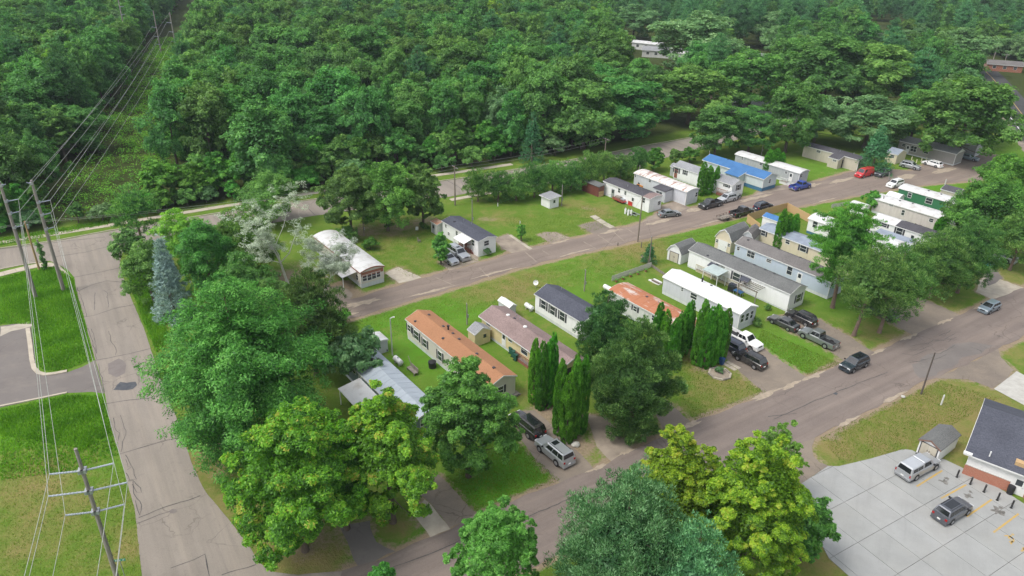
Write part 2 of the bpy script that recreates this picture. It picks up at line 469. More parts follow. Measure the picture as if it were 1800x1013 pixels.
for k, p in enumerate([[(920, 440), (943, 461)], [(953, 441), (965, 448)], [(1025, 425), (1048, 438)], [(1050, 413), (1078, 432)], [(1077, 407), (1098, 425)], [(1100, 402), (1126, 417)], [(762, 486), (800, 503)], [(842, 470), (860, 488)]]):
    crack(park_road, p, 0.22, 0.03, 0.08, GRAVEL, seed=k + 150, name='worn_joint')
PATCH1 = simple('tar_patch', (0.05, 0.056, 0.068), (0.085, 0.088, 0.095), 2, 0.55, coords='World')
PATCH2 = simple('worn_patch', (0.175, 0.150, 0.140), (0.205, 0.18, 0.165), 1, 0.9, coords='World')
sheet('asphalt_patch', [(198, 687), (206, 677), (212, 672), (222, 674), (238, 672), (240, 678), (232, 684), (216, 687)], 0.036, PATCH1, 0.1, 2, parent=left_road, step=0.4)
sheet('worn_patch', [(188, 640), (210, 632), (219, 640), (220, 656), (205, 664), (190, 658)], 0.033, PATCH2, 0.15, 4, parent=left_road, step=0.5)
sheet('manhole_cover', [(297, 899), (303, 895), (310, 896), (312, 900), (306, 903), (300, 903)], 0.036, PATCH2, 0.0, 4, parent=left_road)
sheet('manhole_cover', [(1464, 693), (1468, 690), (1473, 692), (1470, 695)], 0.042, PATCH1, 0.0, 4, parent=lower_road)
sheet('worn_patch', [(1600, 640), (1640, 622), (1700, 600), (1755, 608), (1700, 628), (1646, 660), (1615, 664)], 0.034, ASPH_LOT, 0.25, 6, parent=lower_road)

SAND = simple('washed_sand', (0.40, 0.33, 0.25), (0.30, 0.25, 0.19), 1.5, 0.95, coords='World')
for k, (par, x, y, ln, wd, zz) in enumerate(((lower_road, 1345, 694, 3.2, 0.5, 0.040), (lower_road, 1392, 677, 2.6, 0.35, 0.040), (lower_road, 1430, 661, 2.2, 0.5, 0.040), (lower_road, 1214, 746, 2.0, 0.4, 0.040), (lower_road, 1190, 757, 1.2, 0.4, 0.041), (lower_road, 1545, 618, 1.8, 0.35, 0.040), (lower_road, 1600, 592, 2.4, 0.4, 0.040), (lower_road, 1660, 566, 2.6, 0.35, 0.040), (lower_road, 1725, 538, 2.6, 0.4, 0.040), (lower_road, 1103, 794, 1.6, 0.4, 0.040), (lower_road, 1050, 823, 1.6, 0.3, 0.040), (lower_road, 840, 907, 1.3, 0.35, 0.040), (lower_road, 1570, 700, 3.5, 0.3, 0.040), (lower_road, 1490, 742, 3.0, 0.35, 0.040),
        (park_road, 640, 532, 4.0, 1.0, 0.030), (park_road, 600, 556, 3.0, 0.8, 0.030), (park_road, 760, 512, 5.0, 0.35, 0.030), (park_road, 870, 480, 5.0, 0.35, 0.030), (park_road, 1010, 445, 5.0, 0.3, 0.030), (park_road, 1075, 407, 3.0, 0.6, 0.030), (park_road, 1160, 390, 4.5, 0.8, 0.030), (park_road, 1225, 368, 4.0, 0.8, 0.030), (park_road, 1330, 348, 6.0, 0.7, 0.030), (park_road, 1420, 328, 5.0, 0.9, 0.030), (park_road, 1480, 318, 5.0, 1.0, 0.030), (park_road, 1590, 312, 6.0, 1.2, 0.030), (park_road, 1660, 300, 5.0, 1.4, 0.030), (park_road, 985, 425, 2.6, 0.4, 0.030), (park_road, 1250, 391, 6.0, 0.25, 0.030), (park_road, 1450, 353, 6.0, 0.25, 0.030))):
    cc = g(x, y).xy; rq = random.Random(k + 300)
    dx, dy = Vector((math.cos(R_YAW), math.sin(R_YAW))), Vector((-math.sin(R_YAW), math.cos(R_YAW)))
    pl = [cc + dx * math.cos(a_) * ln * rq.uniform(0.45, 1.15) + dy * math.sin(a_) * wd * rq.uniform(0.35, 1.35) for a_ in np.linspace(0, 2 * math.pi, 23)[:-1]]
    MB().add([(q.x, q.y, zz + 0.0003 * k) for q in pl], [tuple(range(len(pl)))]).build('sand_wash', SAND, par, fix=False)

# ---- sidewalks with joints: slabs
def slab_walk(name, centre, width, length, z0, z1, mat):
    """row of concrete slabs along a world polyline"""
    base = prop(ribbon([Vector((p[0], p[1])) for p in centre], width * 0.96, z0 + 0.004).build(name, GRAVEL, None, fix=False), kind='structure')
    pts = [Vector(p).to_2d() for p in centre]
    seglen = [(pts[i+1] - pts[i]).length for i in range(len(pts) - 1)]
    tot = sum(seglen)
    def at(d):
        for i, sl in enumerate(seglen):
            if d <= sl or i == len(seglen) - 1: return pts[i].lerp(pts[i+1], d / sl)
            d -= sl
    def nor(d):
        t = (at(min(tot, d + 1.5)) - at(max(0, d - 1.5))).normalized()
        return Vector((-t.y, t.x)) * width / 2
    n = int(tot / length)
    for k in range(n):
        a, b = k * tot / n + 0.02, (k + 1) * tot / n - 0.02
        pa, pb, na, nb = at(a), at(b), nor(a), nor(b)
        mb = MB(); mb.prism(ccw([pa + na, pa - na, pb - nb, pb + nb]), z0, z1 + rr.uniform(0, 0.012))
        mb.build('slab', mat, base)
    return base
_sw1 = [g(*p).xy for p in [(-200, 464), (0, 427), (95, 412), (195, 396), (295, 379), (400, 362), (527, 343), (680, 321), (820, 301), (900, 289)]]
slab_walk('sidewalk_far', _sw1, 1.5, 3.0, 0.0, 0.06, WALKC)
_sw2 = [g(*p).xy for p in [(-200, 529), (0, 483), (40, 473), (72, 466), (88, 466)]]
slab_walk('sidewalk_corner', _sw2, 1.7, 1.7, 0.0, 0.07, WALKC)
_sw3 = [g(*p).xy for p in [(792, 352), (835, 344), (900, 333), (1000, 315)]]
slab_walk('sidewalk_near', _sw3, 1.4, 3.0, 0.0, 0.06, WALKC)
sheet('curb_ramp', [(66, 468), (90, 462), (105, 467), (120, 482), (128, 489), (116, 484), (104, 478), (98, 469), (82, 470)], 0.055, WALKC, 0.05, 2)
# ---- kerb along the back road (a real step)
def kerb(name, pxs, w=0.2, h=0.12, mat=WALKC):
    P = [g(*p).xy for p in pxs]
    mb = MB()
    vs, fs = [], []
    for i, p in enumerate(P):
        t = (P[min(i+1, len(P)-1)] - P[max(i-1, 0)]).normalized(); n = Vector((-t.y, t.x)) * w / 2
        vs += [(p.x+n.x, p.y+n.y, 0), (p.x+n.x, p.y+n.y, h), (p.x-n.x, p.y-n.y, h), (p.x-n.x, p.y-n.y, 0)]
        if i:
            b = 4 * i
            fs += [(b-4, b, b+1, b-3), (b-3, b+1, b+2, b-2), (b-2, b+2, b+3, b-1)]
    mb.add(vs, fs)
    return prop(mb.build(name, mat), kind='structure')
kerb('kerb_far', [(-260, 485), (0, 437), (100, 423), (185, 407), (295, 389), (400, 372), (527, 354), (577, 347), (680, 332), (777, 318), (820, 312), (950, 291), (1060, 271), (1140, 255), (1225, 240)])
kerb('kerb_corner', [(-280, 526), (0, 474), (45, 465), (70, 462)])

# ---- car park on the left with its raised kerb
lot = sheet('asphalt_lot', [(-260, 612), (0, 573), (53, 566), (58, 600), (64, 648), (74, 658), (118, 655), (145, 645), (167, 633), (184, 692), (160, 689), (118, 691), (0, 717), (-260, 800)], 0.012, ASPH_LOT, 0.03, 3)
sheet('worn_patch', [(0, 575), (53, 566), (54, 574), (20, 583), (0, 592)], 0.016, SLABC, 0.15, 4, parent=lot)
kerb('kerb_lot_upper', [(49, 578), (53, 605), (56, 632), (60, 648), (68, 656), (80, 659), (98, 657), (118, 653)], 0.55, 0.13)
kerb('kerb_lot_lower', [(-200, 768), (0, 715), (60, 703), (118, 691)], 0.28, 0.13)

# ---- driveways and pads
DR = [
 ('driveway', [(897, 732), (915, 724), (940, 722), (985, 762), (1010, 790), (1047, 828), (985, 849), (945, 812), (915, 775)], ASPH_DRIVE),
 ('driveway', [(1025, 728), (1066, 735), (1090, 762), (1116, 792), (1077, 813), (1050, 785)], GRAVEL),
 ('driveway', [(1140, 700), (1180, 708), (1217, 745), (1190, 760), (1165, 750)], ASPH_DRIVE),
 ('driveway', [(1262, 600), (1308, 588), (1342, 613), (1424, 666), (1352, 697), (1300, 655), (1272, 627)], ASPH_DRIVE),
 ('driveway', [(1350, 562), (1398, 549), (1442, 562), (1492, 590), (1537, 621), (1488, 638), (1440, 606), (1400, 590)], ASPH_DRIVE),
 ('driveway', [(1508, 538), (1560, 520), (1625, 526), (1687, 555), (1607, 590), (1560, 566)], ASPH_DRIVE),
 ('driveway', [(1730, 478), (1761, 492), (1801, 506), (1747, 528), (1715, 513)], SLABC),
 ('driveway', [(1728, 472), (1745, 470), (1764, 490), (1737, 503)], ASPH_LOT),
 ('driveway', [(722, 901), (748, 879), (791, 931), (757, 946)], SLABC),
 ('driveway', [(700, 850), (772, 836), (838, 908), (791, 930), (748, 878)], ASPH_DRIVE),
 ('driveway', [(596, 925), (650, 915), (664, 952), (697, 968), (632, 999), (618, 965)], ASPH_LOT),
 ('parking_pad', [(946, 413), (958, 408), (978, 409), (1002, 419), (968, 427)], GRAVEL),
 ('parking_pad', [(1017, 397), (1050, 389), (1090, 403), (1047, 414)], ASPH_DRIVE),
 ('parking_pad', [(1165, 362), (1188, 352), (1217, 368), (1170, 384), (1120, 396), (1135, 385), (1150, 378)], GRAVEL),
 ('parking_pad', [(868, 421), (893, 412), (937, 438), (903, 448), (882, 438)], GRAVEL),
 ('parking_pad', [(1310, 352), (1345, 330), (1372, 327), (1400, 322), (1440, 318), (1400, 332), (1355, 341)], GRAVEL),
 ('parking_pad', [(676, 481), (700, 470), (742, 488), (702, 499)], SLABC),
 ('parking_pad', [(772, 462), (798, 440), (836, 448), (842, 460), (790, 476)], GRAVEL),
 ('church_drive', [(1645, 664), (1700, 640), (1754, 613), (1757, 628), (1784, 651), (1747, 684), (1701, 668)], ASPH_DRIVE),
 ('church_drive', [(1372, 796), (1404, 778), (1440, 762), (1425, 783), (1428, 802), (1441, 813), (1456, 820), (1410, 851), (1378, 842)], ASPH_DRIVE),
]
for k, (nm, pts, mt) in enumerate(DR):
    sheet(nm, pts, 0.010 + 0.0006 * k, mt, 0.14, 20 + k, shoulder=0.75, width=0.8)
sheet('garden_path', [(1747, 684), (1787, 653), (1860, 690), (1860, 745)], 0.03, CONC, 0.0)
sheet('bare_earth', [(540, 520), (600, 500), (622, 512), (610, 531), (560, 548)], 0.016, GRAVEL, 0.4, 3, shoulder=1.0, width=2.0)
# loose slabs lying in the grass where homes once stood
for k, pts in enumerate([[(1037, 381), (1046, 378.5), (1055, 384), (1046, 387)], [(1047, 387.5), (1056, 385), (1067, 392), (1058, 394.5)], [(1059, 395), (1068, 392.5), (1081, 400), (1072, 402)],
                         [(893, 414), (898, 413), (936, 438), (931, 440)]]):
    mb = MB(); mb.prism(ccw(poly_px(pts)), 0.0, 0.07)
    prop(mb.build('concrete_slab', SLABC), ['cracked slab at the grassy end of the slab row beside the park road', 'cracked middle slab of the row beside the park road', 'cracked slab at the road end of the slab row', 'long narrow concrete strip beside the empty gravel pad'][k], 'slab')

# ---- concrete church car park: single slabs with open joints
LOTC = ccw(poly_px([(1410, 850), (1455, 820), (1475, 820), (1530, 807), (1588, 790), (1603, 792), (1618, 799), (1660, 808), (1702, 828), (1775, 870), (1860, 925), (1900, 1000), (1880, 1120), (1560, 1090), (1492, 1013), (1457, 982), (1430, 930), (1412, 880)]))
def clip_half(poly, p, n):
    out = []
    for i in range(len(poly)):
        a, b = Vector(poly[i]), Vector(poly[(i+1) % len(poly)])
        da, db = (a - p).dot(n), (b - p).dot(n)
        if da >= 0: out.append(a)
        if (da >= 0) != (db >= 0): out.append(a.lerp(b, da / (da - db)))
    return out
LOTMATS = []
for k in range(4):
    t = NT('lot_concrete_%d' % k)
    v = t.coord('World')
    a = [(0.31, 0.315, 0.306), (0.298, 0.303, 0.292), (0.32, 0.323, 0.312), (0.305, 0.31, 0.30)][k]
    col = t.mix(t.ramp(t.noise(v, 0.5, 6, 0.6), 0.35, 0.7), a, tuple(c * 0.86 for c in a))
    col = t.mix(t.math('MULTIPLY', t.ramp(t.noise(v, 3.0, 5, 0.7), 0.55, 0.75), 0.3), col, tuple(c * 0.72 for c in a))
    rt = t.n('ShaderNodeMapping'); rt.inputs['Rotation'].default_value = (0, 0, 0.45); t.l(v, rt.inputs['Vector'])
    sc_ = t.n('ShaderNodeMapping'); sc_.inputs['Scale'].default_value = (1.3, 0.09, 1); t.l(rt.outputs[0], sc_.inputs['Vector'])
    col = t.mix(t.math('MULTIPLY', t.ramp(t.noise(sc_.outputs[0], 1.0, 5, 0.7), 0.52, 0.72), 0.32), col, tuple(c * 0.7 for c in a))
    col = t.mix(t.math('MULTIPLY', t.ramp(t.noise(v, 0.22, 3), 0.5, 0.75), 0.35), col, (0.30, 0.295, 0.27))
    t.principled(col, 0.85, 0, t.bump(t.noise(v, 10, 3), 0.15, 0.01), 0.3)
    LOTMATS.append(t.m)
carpark = prop(MB().add([(p.x, p.y, 0.006) for p in LOTC], [tuple(range(len(LOTC)))]).build('church_car_park', simple('joint_dirt', (0.16, 0.155, 0.14), coords='World'), fix=False), kind='structure')
for p_i in range(len(LOTC)): SHOULDER.append((LOTC[p_i], LOTC[(p_i+1) % len(LOTC)], 0.35, 0.4))
_o = g(1660, 868).xy
_ax = (g(1795, 905).xy - g(1745, 937).xy).normalized(); _ay = Vector((-_ax.y, _ax.x))
CELL = (3.6, 4.4)
for i in range(-12, 12):
    for j in range(-12, 12):
        o = _o + _ax * i * CELL[0] + _ay * j * CELL[1]
        q = LOTC
        gp = 0.022
        for pp, nn in ((o + _ax * gp, _ax), (o + _ax * (CELL[0] - gp), -_ax), (o + _ay * gp, _ay), (o + _ay * (CELL[1] - gp), -_ay)):
            q = clip_half(q, pp, nn)
            if len(q) < 3: break
        if len(q) < 3: continue
        mb = MB(); mb.prism(ccw(q), 0.0, 0.045 + rr.uniform(0, 0.006))
        mb.build('slab', LOTMATS[rr.randrange(4)], carpark)
for a, b in (((1611, 856), (1656, 828)), ((1654, 877), (1698, 853)), ((1699, 909), (1743, 879)), ((1746, 937), (1790, 904)), ((1795, 970), (1840, 935))):
    ribbon([g(*a).xy, g(*b).xy], 0.19, 0.056).build('stall_line', PAINTY, carpark, fix=False)
# wheelchair symbol
_c = g(1773, 948).xy
mb = MB()
ring = [(_c + _ax * 0.42 * math.cos(t) + _ay * 0.42 * math.sin(t)) for t in np.linspace(-2.6, 1.6, 15)]
for part in (ring, [_c + _ax * 0.75 + _ay * 0.12, _c + _ax * 0.1 + _ay * 0.1, _c - _ax * 0.0 - _ay * 0.35, _c - _ax * 0.55 - _ay * 0.5], [_c + _ax * 0.42 + _ay * 0.1, _c + _ax * 0.40 - _ay * 0.3]):
    r_ = ribbon(part, 0.15, 0.057); mb.add(r_.v, r_.f)
hd = [_c + _ax * (0.95 + 0.13 * math.cos(t)) + _ay * (0.13 + 0.13 * math.sin(t)) for t in np.linspace(0, 2 * math.pi, 12)[:-1]]
mb.add([(p.x, p.y, 0.057) for p in hd], [tuple(range(len(hd)))])
mb.build('wheelchair_symbol', PAINTY, carpark, fix=False)
ribbon([g(1801, 962).xy, g(1830, 985).xy], 0.9, 0.056).build('hatch_mark', PAINTY, carpark, fix=False)
STAIN = simple('oil_stain', (0.10, 0.095, 0.085), (0.22, 0.21, 0.19), 3, 0.7, coords='World')
for k, (x, y, s) in enumerate(((1660, 848, 0.55), (1703, 873, 0.45), (1753, 899, 0.75), (1664, 842, 0.25), (1706, 866, 0.25), (1760, 893, 0.3))):
    cc = g(x, y).xy
    pl = [cc + Vector((math.cos(t), math.sin(t))) * s * rr.uniform(0.35, 1.25) for t in np.linspace(0, 2 * math.pi, 17)[:-1]]
    MB().add([(p.x, p.y, 0.0545 + 0.0004 * k) for p in pl], [tuple(range(len(pl)))]).build('oil_stain', STAIN, carpark, fix=False)

# ---- the ground sheet: grass with its own dry, bare and lush areas
def axis(a, b, lo, hi, step):
    core = list(np.arange(lo, hi, step))
    left, s = [], step
    x = lo
    while x > a: s *= 1.35; x -= s; left.append(x)
    right, s, x = [], step, core[-1]
    while x < b: s *= 1.35; x += s; right.append(x)
    return np.array(left[::-1] + core + right)
GX = axis(-2600, 2600, -100, 128, 0.86)
GY = axis(-400, 3600, 36, 205, 0.86)
gx, gy = np.meshgrid(GX, GY)
P2 = np.stack([gx.ravel(), gy.ravel()], 1)
cov = np.zeros((len(P2), 4), np.float32)
def blob(ch, px, py, r, amt):
    c = g(px, py); d2 = ((P2 - np.array([c.x, c.y])) ** 2).sum(1)
    cov[:, ch] = np.maximum(cov[:, ch], amt * np.exp(-d2 / (r * r)))
for px, py, r, a in ((1640, 735, 9, 0.95), (1560, 760, 8, 0.8), (1700, 720, 9, 0.85), (1590, 700, 5, 0.75), (1480, 790, 4, 0.9), (1795, 620, 4, 0.5), (70, 845, 6, 0.75), (40, 960, 5, 0.5), (95, 900, 5, 0.6), (230, 960, 3, 0.7), (180, 985, 4, 0.5), (560, 985, 4, 0.95), (500, 985, 4, 0.9), (690, 930, 2.5, 0.7),
                     (905, 500, 8, 0.65), (850, 515, 5, 0.5), (960, 485, 6, 0.4), (1110, 435, 8, 0.8), (1060, 450, 6, 0.55), (1260, 690, 6, 0.55), (1310, 680, 5, 0.55), (1240, 640, 5, 0.6), (1500, 600, 5, 0.4), (1560, 600, 6, 0.55), (1660, 560, 5, 0.6), (1770, 490, 6, 0.6), (720, 440, 8, 0.35), (690, 400, 7, 0.6), (870, 385, 6, 0.4), (1010, 360, 5, 0.55), (1045, 372, 5, 0.7), (940, 500, 6, 0.4), (960, 690, 4, 0.7), (1050, 805, 3, 0.5), (330, 820, 5, 0.8), (400, 880, 4, 0.7), (270, 500, 4, 0.35), (1480, 320, 8, 0.4), (1300, 660, 3, 0.4), (915, 570, 6, 0.35), (1500, 880, 5, 0.6), (1420, 960, 5, 0.7)):
    blob(0, px, py, r, a)
for px, py, r, a in ((958, 728, 2.6, 0.95), (1010, 785, 2.8, 0.95), (1110, 765, 4, 0.8), (1242, 645, 2.0, 0.9), (545, 950, 4, 0.6), (430, 780, 6, 0.75), (600, 930, 4, 0.5), (1590, 595, 3, 0.35), (1460, 530, 2.5, 0.4), (855, 385, 3, 0.5), (640, 405, 5, 0.65), (700, 400, 5, 0.65), (745, 390, 4, 0.65), (1035, 368, 2, 0.6), (1170, 385, 3, 0.7), (1460, 765, 1.4, 0.9), (1425, 800, 1.2, 0.9), (560, 530, 6, 0.8), (515, 495, 8, 0.8), (1130, 395, 3, 0.6), (1485, 305, 6, 0.5), (1090, 480, 2, 0.5)):
    blob(1, px, py, r, a)
for px, py, r, a in ((60, 510, 9, 1), (100, 590, 9, 1), (40, 750, 9, 0.9), (140, 720, 6, 0.9), (100, 790, 7, 0.8), (30, 810, 6, 0.6), (170, 800, 5, 0.5), (900, 840, 6, 1), (860, 860, 5, 1), (920, 805, 4, 0.8), (1380, 620, 6, 0.8), (1400, 650, 5, 0.8), (690, 575, 8, 0.7), (760, 610, 8, 0.9), (800, 545, 6, 0.7), (930, 600, 5, 0.7), (1480, 530, 5, 0.6), (1000, 520, 5, 0.5), (1020, 480, 8, 0.45), (1240, 400, 10, 0.5), (960, 345, 7, 0.5), (1450, 300, 9, 0.5), (1640, 320, 9, 0.8), (1420, 350, 7, 0.6), (1040, 800, 3, 0.9), (735, 940, 3, 0.9), (630, 975, 2, 0.8), (820, 420, 8, 0.4), (1130, 560, 6, 0.5), (1790, 290, 20, 0.7), (1700, 740, 3, 0.7), (250, 200, 60, 0.9)):
    blob(2, px, py, r, a)
seg = [(s[0], s[1], s[2], s[3]) for s in SHOULDER]
near = np.where((P2[:, 0] > -105) & (P2[:, 0] < 135) & (P2[:, 1] > 30) & (P2[:, 1] < 215))[0]
Q = P2[near]
acc = np.zeros(len(Q), np.float32)
for a, b, st, w in seg:
    a = np.array(a[:2]); b = np.array(b[:2]); ab = b - a
    L2 = max(1e-9, ab @ ab)
    tt = np.clip(((Q - a) @ ab) / L2, 0, 1)
    d = np.sqrt(((Q - a - tt[:, None] * ab) ** 2).sum(1))
    acc = np.maximum(acc, st * np.exp(-(d / (w * 0.9)) ** 2))
cov[near, 1] = np.maximum(cov[near, 1], acc)
# woodland floor beyond the back road
FOREST_PX = [(-420, 480), (-260, 455), (0, 413), (100, 400), (200, 386), (300, 370), (420, 352), (527, 336), (680, 314), (820, 295), (960, 276), (1060, 258), (1140, 243), (1235, 228), (1300, 236), (1420, 236), (1540, 228), (1640, 226), (1720, 236), (1762, 215)]
FE = np.array([[*g(*p).xy] for p in FOREST_PX])
def beyond_edge(pts):
    """distance past the woodland edge (positive inside the wood)"""
    out = np.full(len(pts), -1e9)
    xs = FE[:, 0]
    ys = np.interp(pts[:, 0], xs, FE[:, 1])
    return pts[:, 1] - ys
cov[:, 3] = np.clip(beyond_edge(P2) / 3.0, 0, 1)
ny, nx = gx.shape
idx = np.arange(nx * ny).reshape(ny, nx)
F = np.stack([idx[:-1, :-1], idx[:-1, 1:], idx[1:, 1:], idx[1:, :-1]], -1).reshape(-1, 4)
me = bpy.data.meshes.new('ground')
me.vertices.add(len(P2)); me.vertices.foreach_set('co', np.column_stack([P2, np.zeros(len(P2))]).astype(np.float32).ravel())
me.loops.add(F.size); me.loops.foreach_set('vertex_index', F.astype(np.int32).ravel())
me.polygons.add(len(F)); me.polygons.foreach_set('loop_start', np.arange(0, F.size, 4, dtype=np.int32))
ca = me.attributes.new('cover', 'FLOAT_COLOR', 'POINT'); ca.data.foreach_set('color', cov.ravel())
me.update(calc_edges=True)
t = NT('grass_ground')
v = t.coord('World')
at = t.n('ShaderNodeAttribute'); at.attribute_name = 'cover'
sp = t.n('ShaderNodeSeparateColor'); t.l(at.outputs['Color'], sp.inputs[0])
n_big, n_mid, n_fine, n_tuft = t.noise(v, 0.09, 4), t.noise(v, 0.45, 5, 0.6), t.noise(v, 3.2, 4, 0.65), t.noise(v, 11, 3, 0.7)
col = t.mix(t.ramp(n_mid, 0.3, 0.7), (0.092, 0.172, 0.018), (0.135, 0.200, 0.032))
col = t.mix(t.math('MULTIPLY', sp.outputs[2], t.ramp(n_mid, 0.25, 0.55)), col, (0.080, 0.255, 0.012))
dry = t.math('ADD', sp.outputs[0], t.math('MULTIPLY', t.math('SUBTRACT', n_big, 0.5), 1.1))
dry = t.math('ADD', dry, t.math('MULTIPLY', t.math('SUBTRACT', n_mid, 0.5), 1.5))
dry = t.math('ADD', dry, t.math('MULTIPLY', t.math('SUBTRACT', n_fine, 0.5), 0.9))
col = t.mix(t.ramp(dry, 0.12, 0.85), col, (0.225, 0.190, 0.070))
bare = t.math('ADD', sp.outputs[1], t.math('MULTIPLY', t.math('SUBTRACT', n_mid, 0.5), 0.9))
bare = t.math('ADD', bare, t.math('MULTIPLY', t.math('SUBTRACT', n_fine, 0.5), 0.9))
col = t.mix(t.ramp(bare, 0.38, 0.72), col, t.mix(n_fine, (0.20, 0.145, 0.10), (0.36, 0.285, 0.20)))
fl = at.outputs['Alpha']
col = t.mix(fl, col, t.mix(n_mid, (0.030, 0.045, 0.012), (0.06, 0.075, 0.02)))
col = t.mix(t.math('MULTIPLY', t.ramp(n_tuft, 0.35, 0.75), 0.35), col, t.mix(0.4, col, (0.03, 0.055, 0.008)))
col = t.mix(t.math('MULTIPLY', t.ramp(n_fine, 0.5, 0.8), 0.25), col, (0.16, 0.21, 0.045))
hh = t.math('ADD', n_fine, t.math('MULTIPLY', n_tuft, 0.7))
t.principled(col, 0.95, 0, t.bump(hh, 0.8, 0.16), 0.1)
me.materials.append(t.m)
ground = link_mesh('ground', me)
prop(ground, kind='structure')
# ================================================================== BUILDINGS
def metal_roof(name, a, b, lo=0.45, hi=0.6, rough=0.45, scale=0.6, stretch=(1, 1, 1), metallic=0.15):
    if name in MATS: return MATS[name]
    t = NT(name)
    v = t.coord('Object', stretch)
    f = t.ramp(t.noise(v, scale, 7, 0.65), lo, hi)
    col = t.mix(f, a, b)
    col = t.mix(t.math('MULTIPLY', t.ramp(t.noise(v, 2.5, 6, 0.7), 0.5, 0.75), 0.25), col, tuple(c * 0.7 for c in a))
    w = t.n('ShaderNodeTexWave'); w.bands_direction = 'X'; w.inputs['Scale'].default_value = 0.55; w.inputs['Distortion'].default_value = 1.5; w.inputs['Detail'].default_value = 2
    t.l(t.coord('Object'), w.inputs['Vector'])
    t.principled(col, rough, metallic, t.bump(w.outputs['Fac'], 0.18, 0.05), 0.35)
    MATS[name] = t.m
    return t.m
W_WHITE = siding('siding_white', (0.74, 0.74, 0.735), 0.14)
W_WHITE2 = siding('siding_dull_white', (0.57, 0.57, 0.55), 0.35, 'x', 0.3)
W_CREAM = siding('siding_cream', (0.60, 0.565, 0.505), 0.10)
W_YELLOW = siding('siding_yellow', (0.62, 0.52, 0.30), 0.15)
W_GREYL = siding('siding_light_grey', (0.52, 0.53, 0.56), 0.2, 'x', 0.3)
W_BLUEG = siding('siding_blue_grey', (0.44, 0.50, 0.58), 0.12)
W_BEIGE = siding('siding_beige', (0.60, 0.53, 0.40), 0.18)
W_PINK = siding('siding_pale_mauve', (0.52, 0.475, 0.45), 0.3, 'x', 0.3)
W_GREEN = siding('siding_green', (0.035, 0.16, 0.075), 0.15)
W_TAN = siding('siding_tan', (0.47, 0.43, 0.35), 0.25, 'x', 0.3)
W_TAUPE = siding('siding_taupe', (0.30, 0.285, 0.265), 0.12)
W_GREY = siding('siding_grey', (0.38, 0.395, 0.40), 0.35, 'x', 0.3)
W_SLATE = siding('siding_slate', (0.20, 0.255, 0.28), 0.2)
W_PALEB = siding('siding_pale_blue', (0.50, 0.555, 0.56), 0.15)
W_BROWN = siding('siding_red_brown', (0.16, 0.055, 0.042), 0.3, 'x', 0.25)
SKIRTW = siding('skirting_white', (0.58, 0.60, 0.61), 0.3, 'x', 0.25)
SKIRTB = siding('skirting_blue', (0.05, 0.15, 0.25), 0.2, 'x', 0.25)
BAND = siding('siding_rust_band', (0.30, 0.12, 0.075), 0.2)
R_ORANGE = shingle('shingle_orange', (0.355, 0.180, 0.098), (0.295, 0.148, 0.080))
R_MAUVE = shingle('shingle_mauve', (0.185, 0.135, 0.125), (0.235, 0.175, 0.165))
R_CHAR = shingle('shingle_charcoal', (0.052, 0.055, 0.072), (0.075, 0.08, 0.10))
R_DGREY = shingle('shingle_dark_grey', (0.105, 0.108, 0.108), (0.135, 0.138, 0.135))
R_BGREY = shingle('shingle_brown_grey', (0.12, 0.112, 0.11), (0.155, 0.145, 0.14))
R_MGREY = shingle('shingle_mid_grey', (0.20, 0.205, 0.215), (0.25, 0.255, 0.265))
R_BLACK = shingle('shingle_black', (0.055, 0.052, 0.06), (0.08, 0.078, 0.088))
R_BLUEG = metal_roof('roof_blue_grey_metal', (0.27, 0.31, 0.37), (0.22, 0.25, 0.30))
R_WHITE = metal_roof('roof_bright_white', (0.74, 0.74, 0.74), (0.70, 0.70, 0.69), metallic=0.0, rough=0.6)
R_OLDW = metal_roof('roof_old_white', (0.60, 0.60, 0.59), (0.40, 0.37, 0.34), 0.48, 0.72)
R_RUST = metal_roof('roof_rusty', (0.36, 0.145, 0.075), (0.50, 0.44, 0.40), 0.5, 0.62, 0.8, 0.45, (0.6, 1.6, 1), 0.0)
R_STRIPE = metal_roof('roof_rust_streaked', (0.62, 0.60, 0.57), (0.26, 0.11, 0.07), 0.5, 0.6, 0.7, 0.9, (1.6, 0.25, 1), 0.0)
R_SILVER = metal_roof('roof_silver', (0.36, 0.405, 0.45), (0.31, 0.35, 0.39), 0.4, 0.65, 0.5, 0.8, (1.5, 0.4, 1), 0.1)
R_BLUE = metal_roof('roof_bright_blue', (0.055, 0.165, 0.36), (0.045, 0.135, 0.30), 0.4, 0.65, 0.5)
R_RUSTY2 = metal_roof('roof_rust_tan', (0.36, 0.19, 0.12), (0.45, 0.36, 0.28), 0.4, 0.65, 0.8, 0.7, (1, 1, 1), 0)

